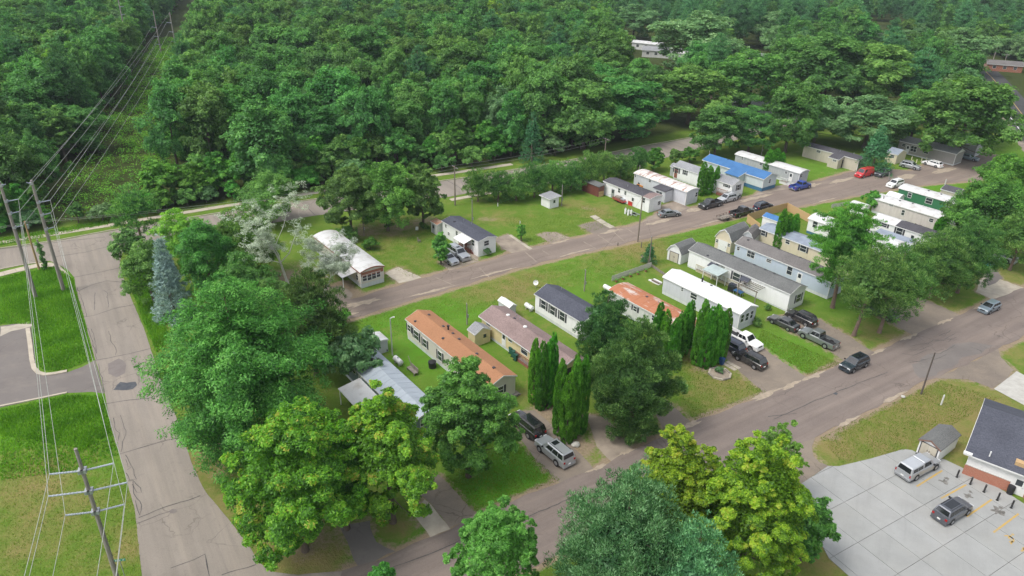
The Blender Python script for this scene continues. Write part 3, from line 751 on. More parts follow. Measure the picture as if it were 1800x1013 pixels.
def local_frame(anchor, yaw):
    c, s = math.cos(yaw), math.sin(yaw)
    def to_world(x, y, z): return Vector((anchor.x + c * x - s * y, anchor.y + s * x + c * y, z))
    def to_local(p):
        dx, dy = p.x - anchor.x, p.y - anchor.y
        return (c * dx + s * dy, -s * dx + c * dy, p.z)
    return to_world, to_local
def ray_wall(px, py, to_local, side, off):
    """where the sight line meets the wall plane, in the home's own frame"""
    a = to_local(g(px, py, 0.0)); b = to_local(g(px, py, 4.0))
    k = 1 if side == 'L' else 0
    tt = (off - a[k]) / (b[k] - a[k])
    return tuple(a[i] + (b[i] - a[i]) * tt for i in range(3))
def side_box(mb, side, off, a0, a1, n0, n1, z0, z1):
    if side == 'L': mb.box(a0, off - n1, z0, a1, off - n0, z1)
    else: mb.box(off + n0, a0, z0, off + n1, a1, z1)
def window(parent, side, off, a, zc, w, h, shut=False, frame=WHITE, panes=2, shutter_mat=DARKTRIM):
    mb = MB()
    f = 0.065
    for q in ((a - w/2 - f, a - w/2, zc - h/2 - f, zc + h/2 + f), (a + w/2, a + w/2 + f, zc - h/2 - f, zc + h/2 + f),
              (a - w/2, a + w/2, zc - h/2 - f, zc - h/2), (a - w/2, a + w/2, zc + h/2, zc + h/2 + f)):
        side_box(mb, side, off, q[0], q[1], 0.0, 0.055, q[2], q[3])
    side_box(mb, side, off, a - w/2, a + w/2, 0.0, 0.045, zc - 0.025, zc + 0.025)
    if w > 1.35: side_box(mb, side, off, a - 0.025, a + 0.025, 0.0, 0.047, zc - h/2, zc + h/2)
    o = mb.build('window', frame, parent)
    pb = MB(); side_box(pb, side, off, a - w/2, a + w/2, 0.0, 0.022, zc - h/2, zc + h/2)
    pb.build('pane', GLASS, o)
    if shut:
        for s_ in (-1, 1):
            c = a + s_ * (w/2 + f + 0.19)
            sb = MB(); side_box(sb, side, off, c - 0.16, c + 0.16, 0.0, 0.035, zc - h/2 - 0.05, zc + h/2 + 0.05)
            sb.build('shutter', shutter_mat, o)
    return o
def door(parent, side, off, a, z0, mat=WHITE, w=0.9, h=2.0, lite=True):
    mb = MB(); side_box(mb, side, off, a - w/2, a + w/2, 0.0, 0.05, z0, z0 + h)
    o = mb.build('door', mat, parent)
    if lite:
        pb = MB(); side_box(pb, side, off, a - w/2 + 0.18, a + w/2 - 0.18, 0.05, 0.06, z0 + h * 0.55, z0 + h - 0.18)
        pb.build('pane', GLASS, o)
    hb = MB(); side_box(hb, side, off, a + w/2 - 0.14, a + w/2 - 0.07, 0.05, 0.10, z0 + 0.95, z0 + 1.05)
    hb.build('handle', CHROME, o)
    return o
def roof_profile(kind, W, z, rise, o, th=0.10):
    if kind == 'gable':
        k = rise / (W / 2)
        top = [(-o, z - o * k), (W/2, z + rise), (W + o, z - o * k)]
        return top
    if kind == 'bow':
        n = 9
        return [(-o + (W + 2*o) * i / (n-1), z + rise * (1 - (2 * i / (n-1) - 1) ** 2)) for i in range(n)]
    if kind == 'shed':
        return [(-o, z), (W + o, z + rise)]
    if kind == 'gambrel':
        return [(-o, z - 0.05), (W * 0.2, z + rise * 0.68), (W/2, z + rise), (W * 0.8, z + rise * 0.68), (W + o, z - 0.05)]
def building(name, label, cat, anchor, yaw, L, W, wall, roof, z=3.1, rt='gable', rise=0.7, sk_h=0.5, skirt=None, o=0.16,
             wins=(), doors=(), vents=(), group=None, fascia=WHITE, corner=WHITE, seams=0, roof_split=None, frame=WHITE, shutter_mat=DARKTRIM, gable_mat=None):
    """anchor: back-left wall corner on the ground; x runs to the front end, y to the far side"""
    t = thing(name, label, cat, (anchor.x, anchor.y, 0), yaw, group)
    to_world, to_local = local_frame(anchor, yaw)
    z0 = sk_h if skirt else 0.0
    prof = roof_profile(rt, W, z, rise, 0.0)
    poly = [(0, z0), (W, z0)] + [(p[0], p[1] - 0.02) for p in reversed(prof)]
    MB().xprism(poly, 0, L).build('wall', wall, t)
    if skirt: MB().box(0.035, 0.035, -0.02, L - 0.035, W - 0.035, z0).build('skirting', skirt, t)
    prof = roof_profile(rt, W, z, rise, o)
    def slab(x0, x1, nm, mt, dz=0.0):
        top = [(p[0], p[1] + 0.07 + dz) for p in prof]
        bot = [(p[0], p[1] - 0.03) for p in reversed(prof)]
        return MB().xprism(top + bot, x0, x1).build(nm, mt, t, smooth=35 if rt == 'bow' else None)
    if roof_split:
        r_ = slab(-o, L * roof_split[0], 'roof', roof)
        slab(L * roof_split[0], L + o, 'roof', roof_split[1])
    else: r_ = slab(-o, L + o, 'roof', roof)
    if seams:
        me = None
        for k in range(seams):
            x = (k + 0.5) * L / seams
            if me is None:
                mb = MB()
                for i in range(len(prof) - 1):
                    mb.bar((0, prof[i][0], prof[i][1] + 0.075), (0, prof[i+1][0], prof[i+1][1] + 0.075), 0.05, 0.04)
                me = mb.mesh('seam', roof)
            so = link_mesh('seam', me, r_); so.location = (x + rnd.uniform(-0.05, 0.05), 0, 0)
    if fascia:
        for x0, x1 in ((L + o + 0.002, L + o + 0.04), (-o - 0.04, -o - 0.002)):
            top = [(p[0], p[1] + 0.055) for p in prof]; bot = [(p[0], p[1] - 0.13) for p in reversed(prof)]
            MB().xprism(top + bot, x0, x1).build('fascia', fascia, t)
        if rt in ('gable', 'shed', 'gambrel', 'bow'):
            MB().box(-o, prof[0][0] - 0.035, prof[0][1] - 0.10, L + o, prof[0][0] - 0.002, prof[0][1] + 0.05).build('gutter', fascia, t)
    if corner:
        cb = MB().box(L - 0.09, -0.02, z0, L + 0.02, 0.0 - 0.002, z - 0.12)
        cb.box(L + 0.002, -0.002, z0, L + 0.02, 0.09, z - 0.12)
        cb.build('corner_trim', corner, t)
    for wd in wins:
        side, px, py, w, h = wd[:5]
        shut = len(wd) > 5 and wd[5]
        off = 0.0 if side == 'L' else L
        q = ray_wall(px, py, to_local, side, off)
        a = q[0] if side == 'L' else q[1]
        lim = L if side == 'L' else W
        a = min(max(a, w/2 + 0.15), lim - w/2 - 0.15)
        zc = min(max(q[2], z0 + h/2 + 0.1), z - h/2 - 0.17)
        window(t, side, off, a, zc, w, h, shut, frame, shutter_mat=shutter_mat)
    for dd in doors:
        side, px, py = dd[:3]
        mt = dd[3] if len(dd) > 3 else WHITE
        off = 0.0 if side == 'L' else L
        q = ray_wall(px, py, to_local, side, off)
        a = q[0] if side == 'L' else q[1]
        lim = L if side == 'L' else W
        a = min(max(a, 0.7), lim - 0.7)
        door(t, side, off, a, z0 + 0.05, mt, h=min(2.0, z - z0 - 0.35))
    for vd in vents:
        if isinstance(vd[0], int) and vd[0] > 20:
            q = to_local(g(vd[0], vd[1], z + rise * 0.6)); x, y = q[0], q[1]
        else: x, y = vd[0] * L, vd[1] * W
        x = min(max(x, 0.3), L - 0.3); y = min(max(y, 0.3), W - 0.3)
        zr = np.interp(y, [p[0] for p in prof], [p[1] for p in prof]) + 0.05
        kind = vd[2] if len(vd) > 2 else 'box'
        if kind == 'pipe': MB().tube([(x, y, zr - 0.05), (x, y, zr + 0.45)], 0.05, 8).build('vent_pipe', GALV, t)
        elif kind == 'dome': MB().tube([(x, y, zr), (x, y, zr + 0.12), (x, y, zr + 0.2)], [0.3, 0.27, 0.08], 10).build('skylight_dome', WHITE, t)
        elif kind == 'chimney':
            MB().tube([(x, y, zr - 0.05), (x, y, zr + 0.55), (x, y, zr + 0.56), (x, y, zr + 0.7)], [0.13, 0.13, 0.2, 0.2], 10).build('flue', BLACKPL, t)
        else: MB().box(x - 0.16, y - 0.16, zr - 0.06, x + 0.16, y + 0.16, zr + 0.13).build('roof_vent', DARKTRIM, t)
    return t, to_world, to_local, L, W
def home(label, e0, e1, z, W, wall, roof, length=None, o=0.16, force=True, side='L', **kw):
    """e0 / e1: front-left and back-left eave corners as surveyed"""
    A, B = g(*e0, z), g(*e1, z)
    yaw = math.atan2((A - B).y, (A - B).x)
    L = (A - B).length
    if force: yaw = L_YAW
    if length: L = length
    d = Vector((math.cos(yaw), math.sin(yaw), 0)); n = Vector((-d.y, d.x, 0))
    if force and not length:
        mid = (A + B) / 2; B = mid - d * L / 2
    anchor = B + d * o + n * o
    return building(kw.pop('name', 'mobile_home'), label, kw.pop('cat', 'mobile home'), anchor, yaw, L - 2*o, W - 2*o, wall, roof, z, o=o, **kw)
HG = 'mobile homes of the park'
HOMES = {}
HOMES['orange'] = home('cream mobile home with an orange shingled roof', (861, 680), (711.5, 560.7), 3.25, 4.3, W_CREAM, R_ORANGE, rise=0.75, sk_h=0.55, skirt=SKIRTW,
    wins=[('L', 719.5, 577, 0.8, 1.0, 1), ('L', 732, 589.5, 1.3, 1.35, 1), ('L', 747, 603.5, 0.95, 1.25, 1), ('L', 773.5, 626, 0.95, 1.35, 1), ('L', 812, 655, 0.95, 1.3, 1), ('F', 878, 686.5, 1.15, 1.0, 1)],
    vents=[(730, 563), (754, 555), (779, 576), (788, 581, 'chimney'), (796, 588), (779, 595), (807, 599), (838, 626), (868, 651)], group=HG)
HOMES['yellow'] = home('pale yellow mobile home under a mauve brown shingled roof', (975, 655), (846.7, 552.8), 2.85, 5.0, W_YELLOW, R_MAUVE, rise=0.85, sk_h=0.45, skirt=SKIRTW, o=0.35,
    wins=[('L', 858.5, 564, 0.9, 0.7), ('L', 897, 597, 0.8, 0.7), ('L', 922, 613, 1.35, 1.25)], doors=[('L', 886, 590)],
    vents=[(893, 558, 'dome'), (923, 579, 'dome'), (908, 556, 'pipe'), (914, 563, 'pipe'), (904, 563)], group=HG)
HOMES['charcoal'] = home('short white home with charcoal shingles and three shuttered windows', (1011.7, 560.6), (938.9, 516.7), 3.2, 4.9, W_WHITE, R_CHAR, length=11.0, rise=0.95, sk_h=0.5, skirt=SKIRTW,
    wins=[('L', 955.5, 536, 1.1, 1.35, 1), ('L', 971.5, 546, 1.1, 1.35, 1), ('L', 988.5, 556.5, 1.1, 1.35, 1), ('F', 1017, 565, 0.8, 1.2, 1)], vents=[(987, 508, 'pipe'), (0.8, 0.8)], group=HG)
HOMES['rust'] = home('dull white mobile home with a rusty red metal roof', (1205, 588), (1075, 508), 2.95, 4.3, W_WHITE2, R_RUST, rt='bow', rise=0.4, sk_h=0.4, skirt=SKIRTW, seams=11,
    wins=[('L', 1116.5, 543, 0.7, 0.8, 1), ('L', 1150, 560, 0.9, 0.8), ('L', 1180, 576, 0.9, 0.8), ('F', 1219, 592, 1.4, 0.7)], vents=[(0.5, 0.6, 'pipe'), (0.35, 0.6)], group=HG)
HOMES['bright'] = home('pale grey mobile home with a brilliant white metal roof', (1298.3, 554.2), (1167.7, 485.3), 3.05, 4.4, W_GREYL, R_WHITE, rise=0.75, sk_h=0.55, skirt=SKIRTW,
    wins=[('L', 1219.5, 521, 1.2, 0.9), ('L', 1199.5, 509, 0.35, 0.55), ('L', 1278, 552, 0.8, 1.0), ('F', 1304.5, 560, 0.75, 1.25), ('F', 1313, 557, 0.75, 1.25), ('F', 1321, 553, 0.65, 1.25)], doors=[('L', 1264, 548)],
    vents=[(1234, 497, 'chimney'), (1250, 503)], group=HG)
HOMES['white'] = home('long white mobile home with dark grey shingles and a covered deck', (1390.4, 517.3), (1209.5, 439.3), 3.25, 4.6, W_WHITE, R_DGREY, rise=0.85, sk_h=0.25, skirt=SKIRTW,
    wins=[('L', 1294.5, 487, 1.35, 1.35, 1), ('L', 1266, 468, 1.9, 0.4), ('F', 1403.5, 524, 1.2, 1.35, 1)], doors=[('L', 1310.5, 497)],
    vents=[(1241, 448), (1265, 442), (1289, 452), (1307, 460), (1326, 467), (1344, 477), (1360, 485)], group=HG)
HOMES['blue'] = home('light blue grey mobile home with a brown grey shingled roof', (1452.6, 491.3), (1291.3, 427.5), 3.25, 4.5, W_BLUEG, R_BGREY, length=19.0, rise=0.8, sk_h=0.55, skirt=SKIRTW,
    wins=[('L', 1298, 437, 0.55, 0.6), ('L', 1320, 447.5, 1.5, 1.1), ('L', 1351.5, 458.5, 0.9, 0.55), ('L', 1388, 476, 0.95, 1.4), ('F', 1460, 500, 0.7, 0.7)], doors=[('L', 1407, 480)],
    vents=[(1315, 424), (1368, 441), (1406, 455), (1424, 465, 'pipe')], group=HG)
HOMES['beige'] = home('beige mobile home with a blue grey metal roof behind the columnar cedar', (1475, 449), (1334, 401.3), 3.1, 4.4, W_BEIGE, R_BLUEG, length=19.5, rise=0.55, sk_h=0.4, skirt=SKIRTW, seams=12,
    wins=[('L', 1342, 408.5, 0.9, 1.0, 1), ('L', 1413, 432.5, 1.2, 1.15, 1), ('L', 1385, 424, 0.8, 0.8)], group=HG)
HOMES['h17'] = home('white round-roofed mobile home half hidden behind the tall pine', (1500, 420), (1420, 384), 3.0, 4.3, W_WHITE, R_OLDW, length=19.0, rt='bow', rise=0.55, sk_h=0.5, skirt=SKIRTB,
    wins=[('L', 1433, 395, 0.95, 1.25), ('L', 1470, 405, 0.8, 1.0)], group=HG)
HOMES['h16'] = home('white mobile home with a roof half white half black', (1629, 414), (1532.5, 384), 3.05, 4.3, W_WHITE, R_OLDW, length=15.5, rise=0.6, sk_h=0.4, skirt=SKIRTW, roof_split=(0.30, R_BLACK),
    wins=[('L', 1554, 396, 1.1, 0.7, 1), ('L', 1581, 407, 1.15, 1.3, 1), ('L', 1622, 418, 0.35, 0.35)], doors=[('L', 1605, 414)], group=HG)
HOMES['h15'] = home('pale mauve mobile home with a stained white roof', (1667, 383), (1535, 349), 3.05, 4.3, W_PINK, R_OLDW, length=18.5, rt='bow', rise=0.5, sk_h=0.5, skirt=SKIRTW, seams=9,
    wins=[('L', 1567, 360, 0.9, 0.28), ('L', 1587.5, 374, 0.6, 1.1), ('L', 1637, 387.5, 0.8, 0.7)], vents=[(0.25, 0.4), (0.38, 0.55), (0.5, 0.5, 'pipe')], group=HG)
HOMES['h14'] = home('dark green mobile home with a pale metal roof', (1697, 365), (1579, 330.5), 3.05, 4.3, W_GREEN, R_OLDW, length=18.0, rt='bow', rise=0.45, sk_h=0.4, skirt=W_GREEN, seams=8,
    wins=[('L', 1599, 343.5, 0.75, 1.0), ('L', 1633, 353.5, 1.35, 1.15), ('L', 1668.5, 364, 1.2, 1.0), ('L', 1689, 369, 1.0, 1.1)], vents=[(0.3, 0.5), (0.45, 0.5)], group=HG)
HOMES['h1'] = home('old curved-roof trailer with a cream front and rust coloured band', (632.5, 480.5), (550, 415.5), 2.9, 4.5, W_CREAM, R_OLDW, rt='bow', rise=0.5, sk_h=0.75, skirt=SKIRTW, seams=10, fascia=BAND,
    wins=[('F', 641, 489, 0.7, 1.0), ('F', 649.5, 487, 0.75, 1.1), ('F', 657, 484.5, 0.75, 1.1), ('F', 665, 482, 0.65, 1.0), ('L', 628, 488, 0.7, 0.9)], vents=[(0.4, 0.5), (0.6, 0.6)], group=HG)
HOMES['h2'] = home('white mobile home with blue black shingles, a red deck and a white porch roof', (840, 425.5), (776, 388), 3.05, 4.2, W_WHITE, R_CHAR, rt='gable', rise=0.45, sk_h=0.0, skirt=None,
    wins=[('L', 784, 397.5, 0.45, 0.6), ('L', 789, 411, 0.6, 0.55), ('L', 803, 410, 0.6, 0.8), ('L', 832, 427, 0.8, 1.1), ('F', 855, 427.5, 1.0, 0.9)], doors=[('L', 819, 428, REDWOOD)], vents=[(815, 390, 'pipe'), (829, 393, 'pipe'), (0.2, 0.3)], group=HG)
HOMES['h5'] = home('white mobile home with a black patched roof and a junk-filled side yard', (1144.5, 350), (1058, 318.8), 3.05, 4.0, W_WHITE, R_BLACK, rise=0.35, sk_h=0.0, skirt=None, roof_split=(0.86, R_MAUVE),
    wins=[('L', 1061.5, 323, 0.4, 0.5), ('L', 1088.5, 335, 0.6, 0.9), ('L', 1099.5, 339.5, 0.55, 0.8), ('L', 1131, 352, 0.9, 1.0), ('F', 1158.5, 357, 0.8, 0.8)], doors=[('L', 1078, 333, GALV), ('L', 1113, 347)], vents=[(0.45, 0.3, 'pipe')], group=HG)
HOMES['h6'] = home('grey white trailer with rust streaks across its curved roof', (1212.5, 336.8), (1108.6, 305.9), 3.05, 4.2, W_GREYL, R_STRIPE, rt='bow', rise=0.4, sk_h=0.45, skirt=SKIRTW, seams=13,
    wins=[('L', 1117, 309, 0.4, 0.6), ('L', 1142.5, 318, 0.7, 0.6), ('F', 1224, 342, 0.65, 1.0)], group=HG)
HOMES['h7'] = home('white mobile home with mid grey shingles behind twin cedars', (1291, 325.5), (1181, 292), 3.1, 4.4, W_WHITE, R_MGREY, rise=0.85, sk_h=0.3, skirt=SKIRTW,
    wins=[('L', 1189.5, 299.5, 1.2, 1.1, 1), ('L', 1204.5, 303, 0.6, 1.1, 1), ('L', 1277.5, 326, 0.9, 0.7, 1), ('F', 1298, 329.5, 0.9, 1.25, 1)], doors=[('L', 1187, 309, REDWOOD)], group=HG)
HOMES['h8'] = home('pale blue home with a bright blue metal roof', (1342.5, 315.5), (1235, 280.5), 3.1, 5.6, W_PALEB, R_BLUE, rise=0.9, sk_h=0.85, skirt=SKIRTB, o=0.25,
    wins=[('F', 1353, 318.5, 0.5, 0.9)], vents=[(0.3, 0.5)], group=HG)
HOMES['h9'] = home('grey trailer with a curved stained white roof beside the blue truck', (1401, 307), (1297, 270), 2.95, 4.0, W_GREY, R_OLDW, rt='bow', rise=0.45, sk_h=0.4, skirt=SKIRTW, seams=10,
    wins=[('L', 1305, 278, 0.4, 0.7), ('L', 1338, 288.5, 0.9, 0.6), ('L', 1382, 303.5, 0.6, 0.5), ('F', 1407, 309.5, 1.0, 0.8)], doors=[('L', 1390, 311)], group=HG)
HOMES['h10'] = home('tan mobile home with a nearly black roof at the wood edge', (1470, 275), (1412, 255.5), 2.95, 4.2, W_TAN, R_BLACK, length=15.5, rt='gable', rise=0.35, sk_h=0.0, skirt=None,
    wins=[('L', 1439, 266.5, 1.1, 0.55)], vents=[(0.6, 0.4, 'pipe'), (0.8, 0.7, 'pipe')], group=HG)
HOMES['h12'] = home('taupe mobile home with white framed windows and slate blue roof', (1636, 265.5), (1580, 247), 3.1, 4.8, W_TAUPE, R_MGREY, length=15.0, rise=1.0, sk_h=0.3, skirt=SKIRTW,
    wins=[('L', 1589, 255.5, 0.9, 0.7), ('L', 1606, 262, 1.5, 1.4), ('L', 1628, 267, 1.2, 0.9)], doors=[('L', 1596, 260)], group=HG)
HOMES['h13'] = home('light grey mobile home half hidden under the roadside trees', (1680, 251), (1645, 240), 3.0, 4.4, W_GREY, R_MGREY, length=11.0, rise=0.7, sk_h=0.4, skirt=SKIRTW,
    wins=[('L', 1658, 251, 0.9, 0.6), ('L', 1676, 253, 0.9, 0.7)], group=HG)
# the silver roofed home: surveyed by its right eave
_A, _B = g(762, 722, 3.0), g(644.3, 600, 3.0)
_d = Vector((math.cos(L_YAW), math.sin(L_YAW), 0)); _n = Vector((-_d.y, _d.x, 0))
HOMES['silver'] = building('mobile_home', 'slate sided mobile home with a wrinkled silver metal roof', 'mobile home', _B - _n * 4.2 + _d * 0.16, L_YAW, (_A - _B).length + 0.3, 4.1, W_SLATE, R_SILVER, 3.0, rise=0.7, sk_h=0.5, skirt=SKIRTW, seams=15,
    wins=[('F', 745, 742, 0.9, 0.9), ('L', 622, 650, 0.9, 0.8)], doors=[('L', 634, 668)], vents=[(0.33, 0.12, 'chimney'), (0.33, 0.45, 'chimney'), (0.34, 0.62, 'chimney')], group=HG)

# ---- extra pieces that belong to single homes
def in_home(key): return HOMES[key][0]
t_, tw, tl, L_, W_ = HOMES['h1']
MB().box(L_ + 0.004, 0.1, 2.05, L_ + 0.03, W_ - 0.1, 2.78).build('front_band', BAND, t_)
t_, tw, tl, L_, W_ = HOMES['h8']           # cross gable wing
x0, x1 = L_ * 0.50, L_ * 0.70
MB().xprism([(-2.3, 0), (0.02, 0), (0.02, 3.05), (-2.3, 2.55)], x0, x1).build('wing_wall', W_PALEB, t_)
MB().xprism([(-2.6, 2.62), (0.6, 3.4), (0.6, 3.3), (-2.6, 2.52)], x0 - 0.25, x1 + 0.25).build('wing_roof', R_BLUE, t_)
MB().xprism([(-2.6, 2.64), (0.3, 3.34), (0.3, 3.2), (-2.6, 2.5)], x1 + 0.252, x1 + 0.29).build('fascia', WHITE, t_)
t_, tw, tl, L_, W_ = HOMES['h6']           # entry addition with dark roof
q = tl(g(1190, 350))
xa = min(q[0] + 0.1, L_ - 1)
MB().box(xa - 3.3, -2.5, 0, xa, -0.004, 2.5).build('entry_addition', W_GREYL, t_)
MB().xprism([(-2.7, 2.52), (0.0, 2.85), (0.0, 2.95), (-2.7, 2.62)], xa - 3.5, xa + 0.2).build('addition_roof', R_BLACK, t_)
window(t_, 'L', -2.5, xa - 1.7, 1.6, 1.7, 1.0)
t_, tw, tl, L_, W_ = HOMES['h2']           # porch roof
q = tl(g(829, 424, 2.5))
xa = q[0]
MB().xprism([(-1.9, 2.30), (0.0, 2.82), (0.0, 2.88), (-1.9, 2.36)], xa - 3.4, xa).build('porch_roof', R_WHITE, t_)
for x in (xa - 3.3, xa - 0.1): MB().box(x - 0.05, -1.85, 0, x + 0.05, -1.75, 2.3).build('porch_post', WHITE, t_)
t_, tw, tl, L_, W_ = HOMES['bright']
MB().xprism([(W_/2 - 0.8, 3.35), (W_/2 + 0.8, 3.35), (W_/2, 3.68)], L_ + 0.004, L_ + 0.03).build('gable_panel', WHITE, t_)
t_, tw, tl, L_, W_ = HOMES['h12']
MB().xprism([(0.1, 3.12), (W_ - 0.1, 3.12), (W_/2, 3.98)], L_ + 0.004, L_ + 0.03).build('gable_panel', WHITE, t_)
t_, tw, tl, L_, W_ = HOMES['white']        # door hoods
for px, py in ((1253, 466), (1310, 488)):
    q = ray_wall(px, py, tl, 'L', -0.5)
    MB().xprism([(-1.0, 2.35), (0.0, 2.75), (0.0, 2.81), (-1.0, 2.41)], q[0] - 0.8, q[0] + 0.8).build('door_hood', R_CHAR, t_)
t_, tw, tl, L_, W_ = HOMES['yellow']
MB().box(L_ + 0.004, 0.4, 0.2, L_ + 0.03, W_ - 0.4, 2.3).build('garage_opening', BLACKPL, t_)  # black sheet: the shade inside the carport opening is put into its colour

# ---- small buildings
def shed(label, e0, e1, w0, z, wall, roof, rt='gable', rise=0.5, name='shed', cat='shed', o=0.1, doors=(), wins=(), base_pts=False, fascia=WHITE, seams=0, group='sheds of the park'):
    zz = 0.0 if base_pts else z
    A, B, Cc = g(*e0, zz), g(*e1, zz), g(*w0, zz)
    L, W = (A - B).length, (Cc - A).length
    yaw = L_YAW
    d = Vector((math.cos(yaw), math.sin(yaw), 0)); n = Vector((-d.y, d.x, 0))
    L = abs((A - B).dot(d)); W = abs((Cc - A).dot(n))
    oo = 0 if base_pts else o
    anchor = A - d * L + d * oo + n * oo
    return building(name, label, cat, anchor, yaw, max(1.2, L - 2*oo), max(1.2, W - 2*oo), wall, roof, z, rt=rt, rise=rise, sk_h=0, skirt=None, o=o, fascia=fascia, corner=None, doors=doors, wins=wins, seams=seams, group=group)
s_ = shed('small white metal shed with arched roof beside the light pole', (658, 605.5), (646, 590.7), (684.6, 598.6), 1.95, W_GREYL, R_OLDW, 'bow', 0.2, seams=2)
s_ = shed('pale yellow shed with a grey gable roof', (834.8, 588.9), (819.1, 579.5), (864.2, 578.9), 2.1, W_YELLOW, R_MGREY, 'gable', 0.75, doors=[('F', 852, 592, W_YELLOW)])
s_ = shed('white shed behind the mauve brown roof', (895.6, 541.1), (869.4, 529.4), (907.2, 536.7), 2.1, W_GREYL, R_WHITE, 'gable', 0.35, seams=1)
s_ = shed('lone white shed with a flat grey roof on the open lawn', (966, 367.5), (951, 360.5), (981, 363), 2.2, W_WHITE, R_MGREY, 'shed', 0.25, base_pts=True, o=0.35, doors=[('F', 974, 358, W_WHITE)])
s_ = shed('red brown plank shed with a flat grey roof', (1052.7, 329.7), (1024.5, 316.2), (1071, 329), 2.35, W_BROWN, R_DGREY, 'shed', 0.2, o=0.2, fascia=None)
t_, tw, tl, L_, W_ = s_
MB().box(L_ + 0.004, 0.1, 0, L_ + 0.05, W_ - 0.1, 1.2).build('plywood_panel', TREATED, t_)
s_ = shed('tan shed with a black gable roof and a doorway painted dark', (1474.5, 281.5), (1457, 276), (1499, 277.5), 2.4, W_TAN, R_BLACK, 'gable', 0.6, wins=[('L', 1467, 282.5, 1.0, 0.4)], doors=[('F', 1481, 287, BLACKPL), ('F', 1492, 284, WOODGREY)])  # black door panel paints the shaded inside of the doorway
s_ = shed('beige gabled shed beside the taupe home', (1578, 272.7), (1558, 267.5), (1600.7, 268.5), 2.5, W_BEIGE, R_BLUEG, 'gable', 0.9, wins=[('L', 1568.5, 275, 1.0, 0.7)])
s_ = shed('rust roofed white lean-to shed at the back of the red decked home', (768, 396), (757, 389), (777, 392), 2.2, W_WHITE2, R_RUSTY2, 'shed', 0.3, doors=[('L', 762, 399, GALV)])
s_ = shed('white shed under a bright blue roof inside the plank fence', (1373, 392), (1337, 381), (1377.5, 384), 2.6, W_WHITE, R_BLUE, 'gable', 0.5, doors=())
s_ = shed('white arched metal shed between the mauve and green homes', (1580, 350), (1561, 342), (1586, 344), 2.0, W_WHITE, R_WHITE, 'bow', 0.6)
s_ = shed('grey domed shed at the rear of the grey roofed home', (1178, 293), (1166, 296), (1184, 289), 2.2, W_GREY, R_MGREY, 'bow', 0.7)
s_ = shed('brown slatted shed behind the rust streaked trailer', (1228, 309), (1210, 309), (1236, 306), 2.3, W_BROWN, R_MAUVE, 'shed', 0.2)
s_ = shed('dark roofed shed beside the green home', (1685, 341), (1652, 333), (1700, 336), 2.3, W_TAN, R_BLACK, 'gable', 0.7)
s_ = shed('white camper-like shed by the park road hedge', (1520, 366), (1494, 358), (1527, 361), 2.1, W_WHITE, R_OLDW, 'bow', 0.4)

def end_shed(label, bl, br, depth, wall_h, wall, roof, rt, rise, name='shed', door_mat=WHITE, dw=1.8, dh=1.8, wins=(), double=True, group='sheds of the park', cat='shed', fascia=WHITE):
    """building whose gable end (bl-br on the ground, seen from its front) faces the viewer"""
    a, b = g(*bl), g(*br)
    W = (b - a).length
    yd = (b - a).normalized()                      # along the front, left to right
    xd = Vector((yd.y, -yd.x, 0))                  # outwards
    yaw = math.atan2(xd.y, xd.x)
    anchor = a - xd * depth
    t, tw, tl, L, W = building(name, label, cat, anchor, yaw, depth, W, wall, roof, wall_h, rt=rt, rise=rise, sk_h=0, skirt=None, o=0.14, fascia=fascia, corner=None, group=group)
    leaf = dw / 2 if double else dw
    for k in range(2 if double else 1):
        y0 = W/2 - dw/2 + k * leaf
        dm = MB().box(L + 0.003, y0 + 0.02, 0.06, L + 0.05, y0 + leaf - 0.02, dh).build('door', door_mat, t)
        MB().box(L + 0.05, y0 + leaf * (0.85 if k == 0 else 0.12), 0.9, L + 0.09, y0 + leaf * (0.85 if k == 0 else 0.12) + 0.05, 1.1).build('handle', BLACKPL, dm)
    fr = MB()
    for y0, y1, z0_, z1_ in ((W/2 - dw/2 - 0.1, W/2 - dw/2, 0, dh + 0.1), (W/2 + dw/2, W/2 + dw/2 + 0.1, 0, dh + 0.1), (W/2 - dw/2, W/2 + dw/2, dh, dh + 0.1)):
        fr.box(L + 0.003, y0, z0_, L + 0.045, y1, z1_)
    fr.build('door_frame', DARKTRIM if double else wall, t)
    for y, zc in wins: window(t, 'F', L, y * W, zc, 0.5, 0.6)
    return t
end_shed('white barn-roofed shed with braced double doors by the white home', (1172, 455.8), (1195.3, 465.5), 4.6, 1.9, W_WHITE, R_DGREY, 'gambrel', 1.5, door_mat=W_TAN)
end_shed('tan barn-roofed garage with a white roll-up door', (1255.3, 436), (1282.3, 446.3), 6.0, 2.4, W_BEIGE, R_DGREY, 'gambrel', 1.9, name='garage', door_mat=WHITE, dw=1.9, dh=2.1, double=False, wins=((0.13, 1.6), (0.87, 1.6)), cat='garage')
end_shed('white shed with tan double doors on the church car park', (1610, 795.5), (1645, 814.5), 4.6, 1.95, W_WHITE, R_DGREY, 'gable', 0.55, door_mat=W_TAN, dw=1.75, dh=1.8, fascia=simple('brown_trim', (0.22, 0.13, 0.10)))
end_shed('grey barn roofed shed joined behind the tan garage', (1300, 436), (1320, 441), 4.2, 2.2, W_GREYL, R_BGREY, 'gambrel', 1.5, door_mat=W_GREYL, dw=1.2)

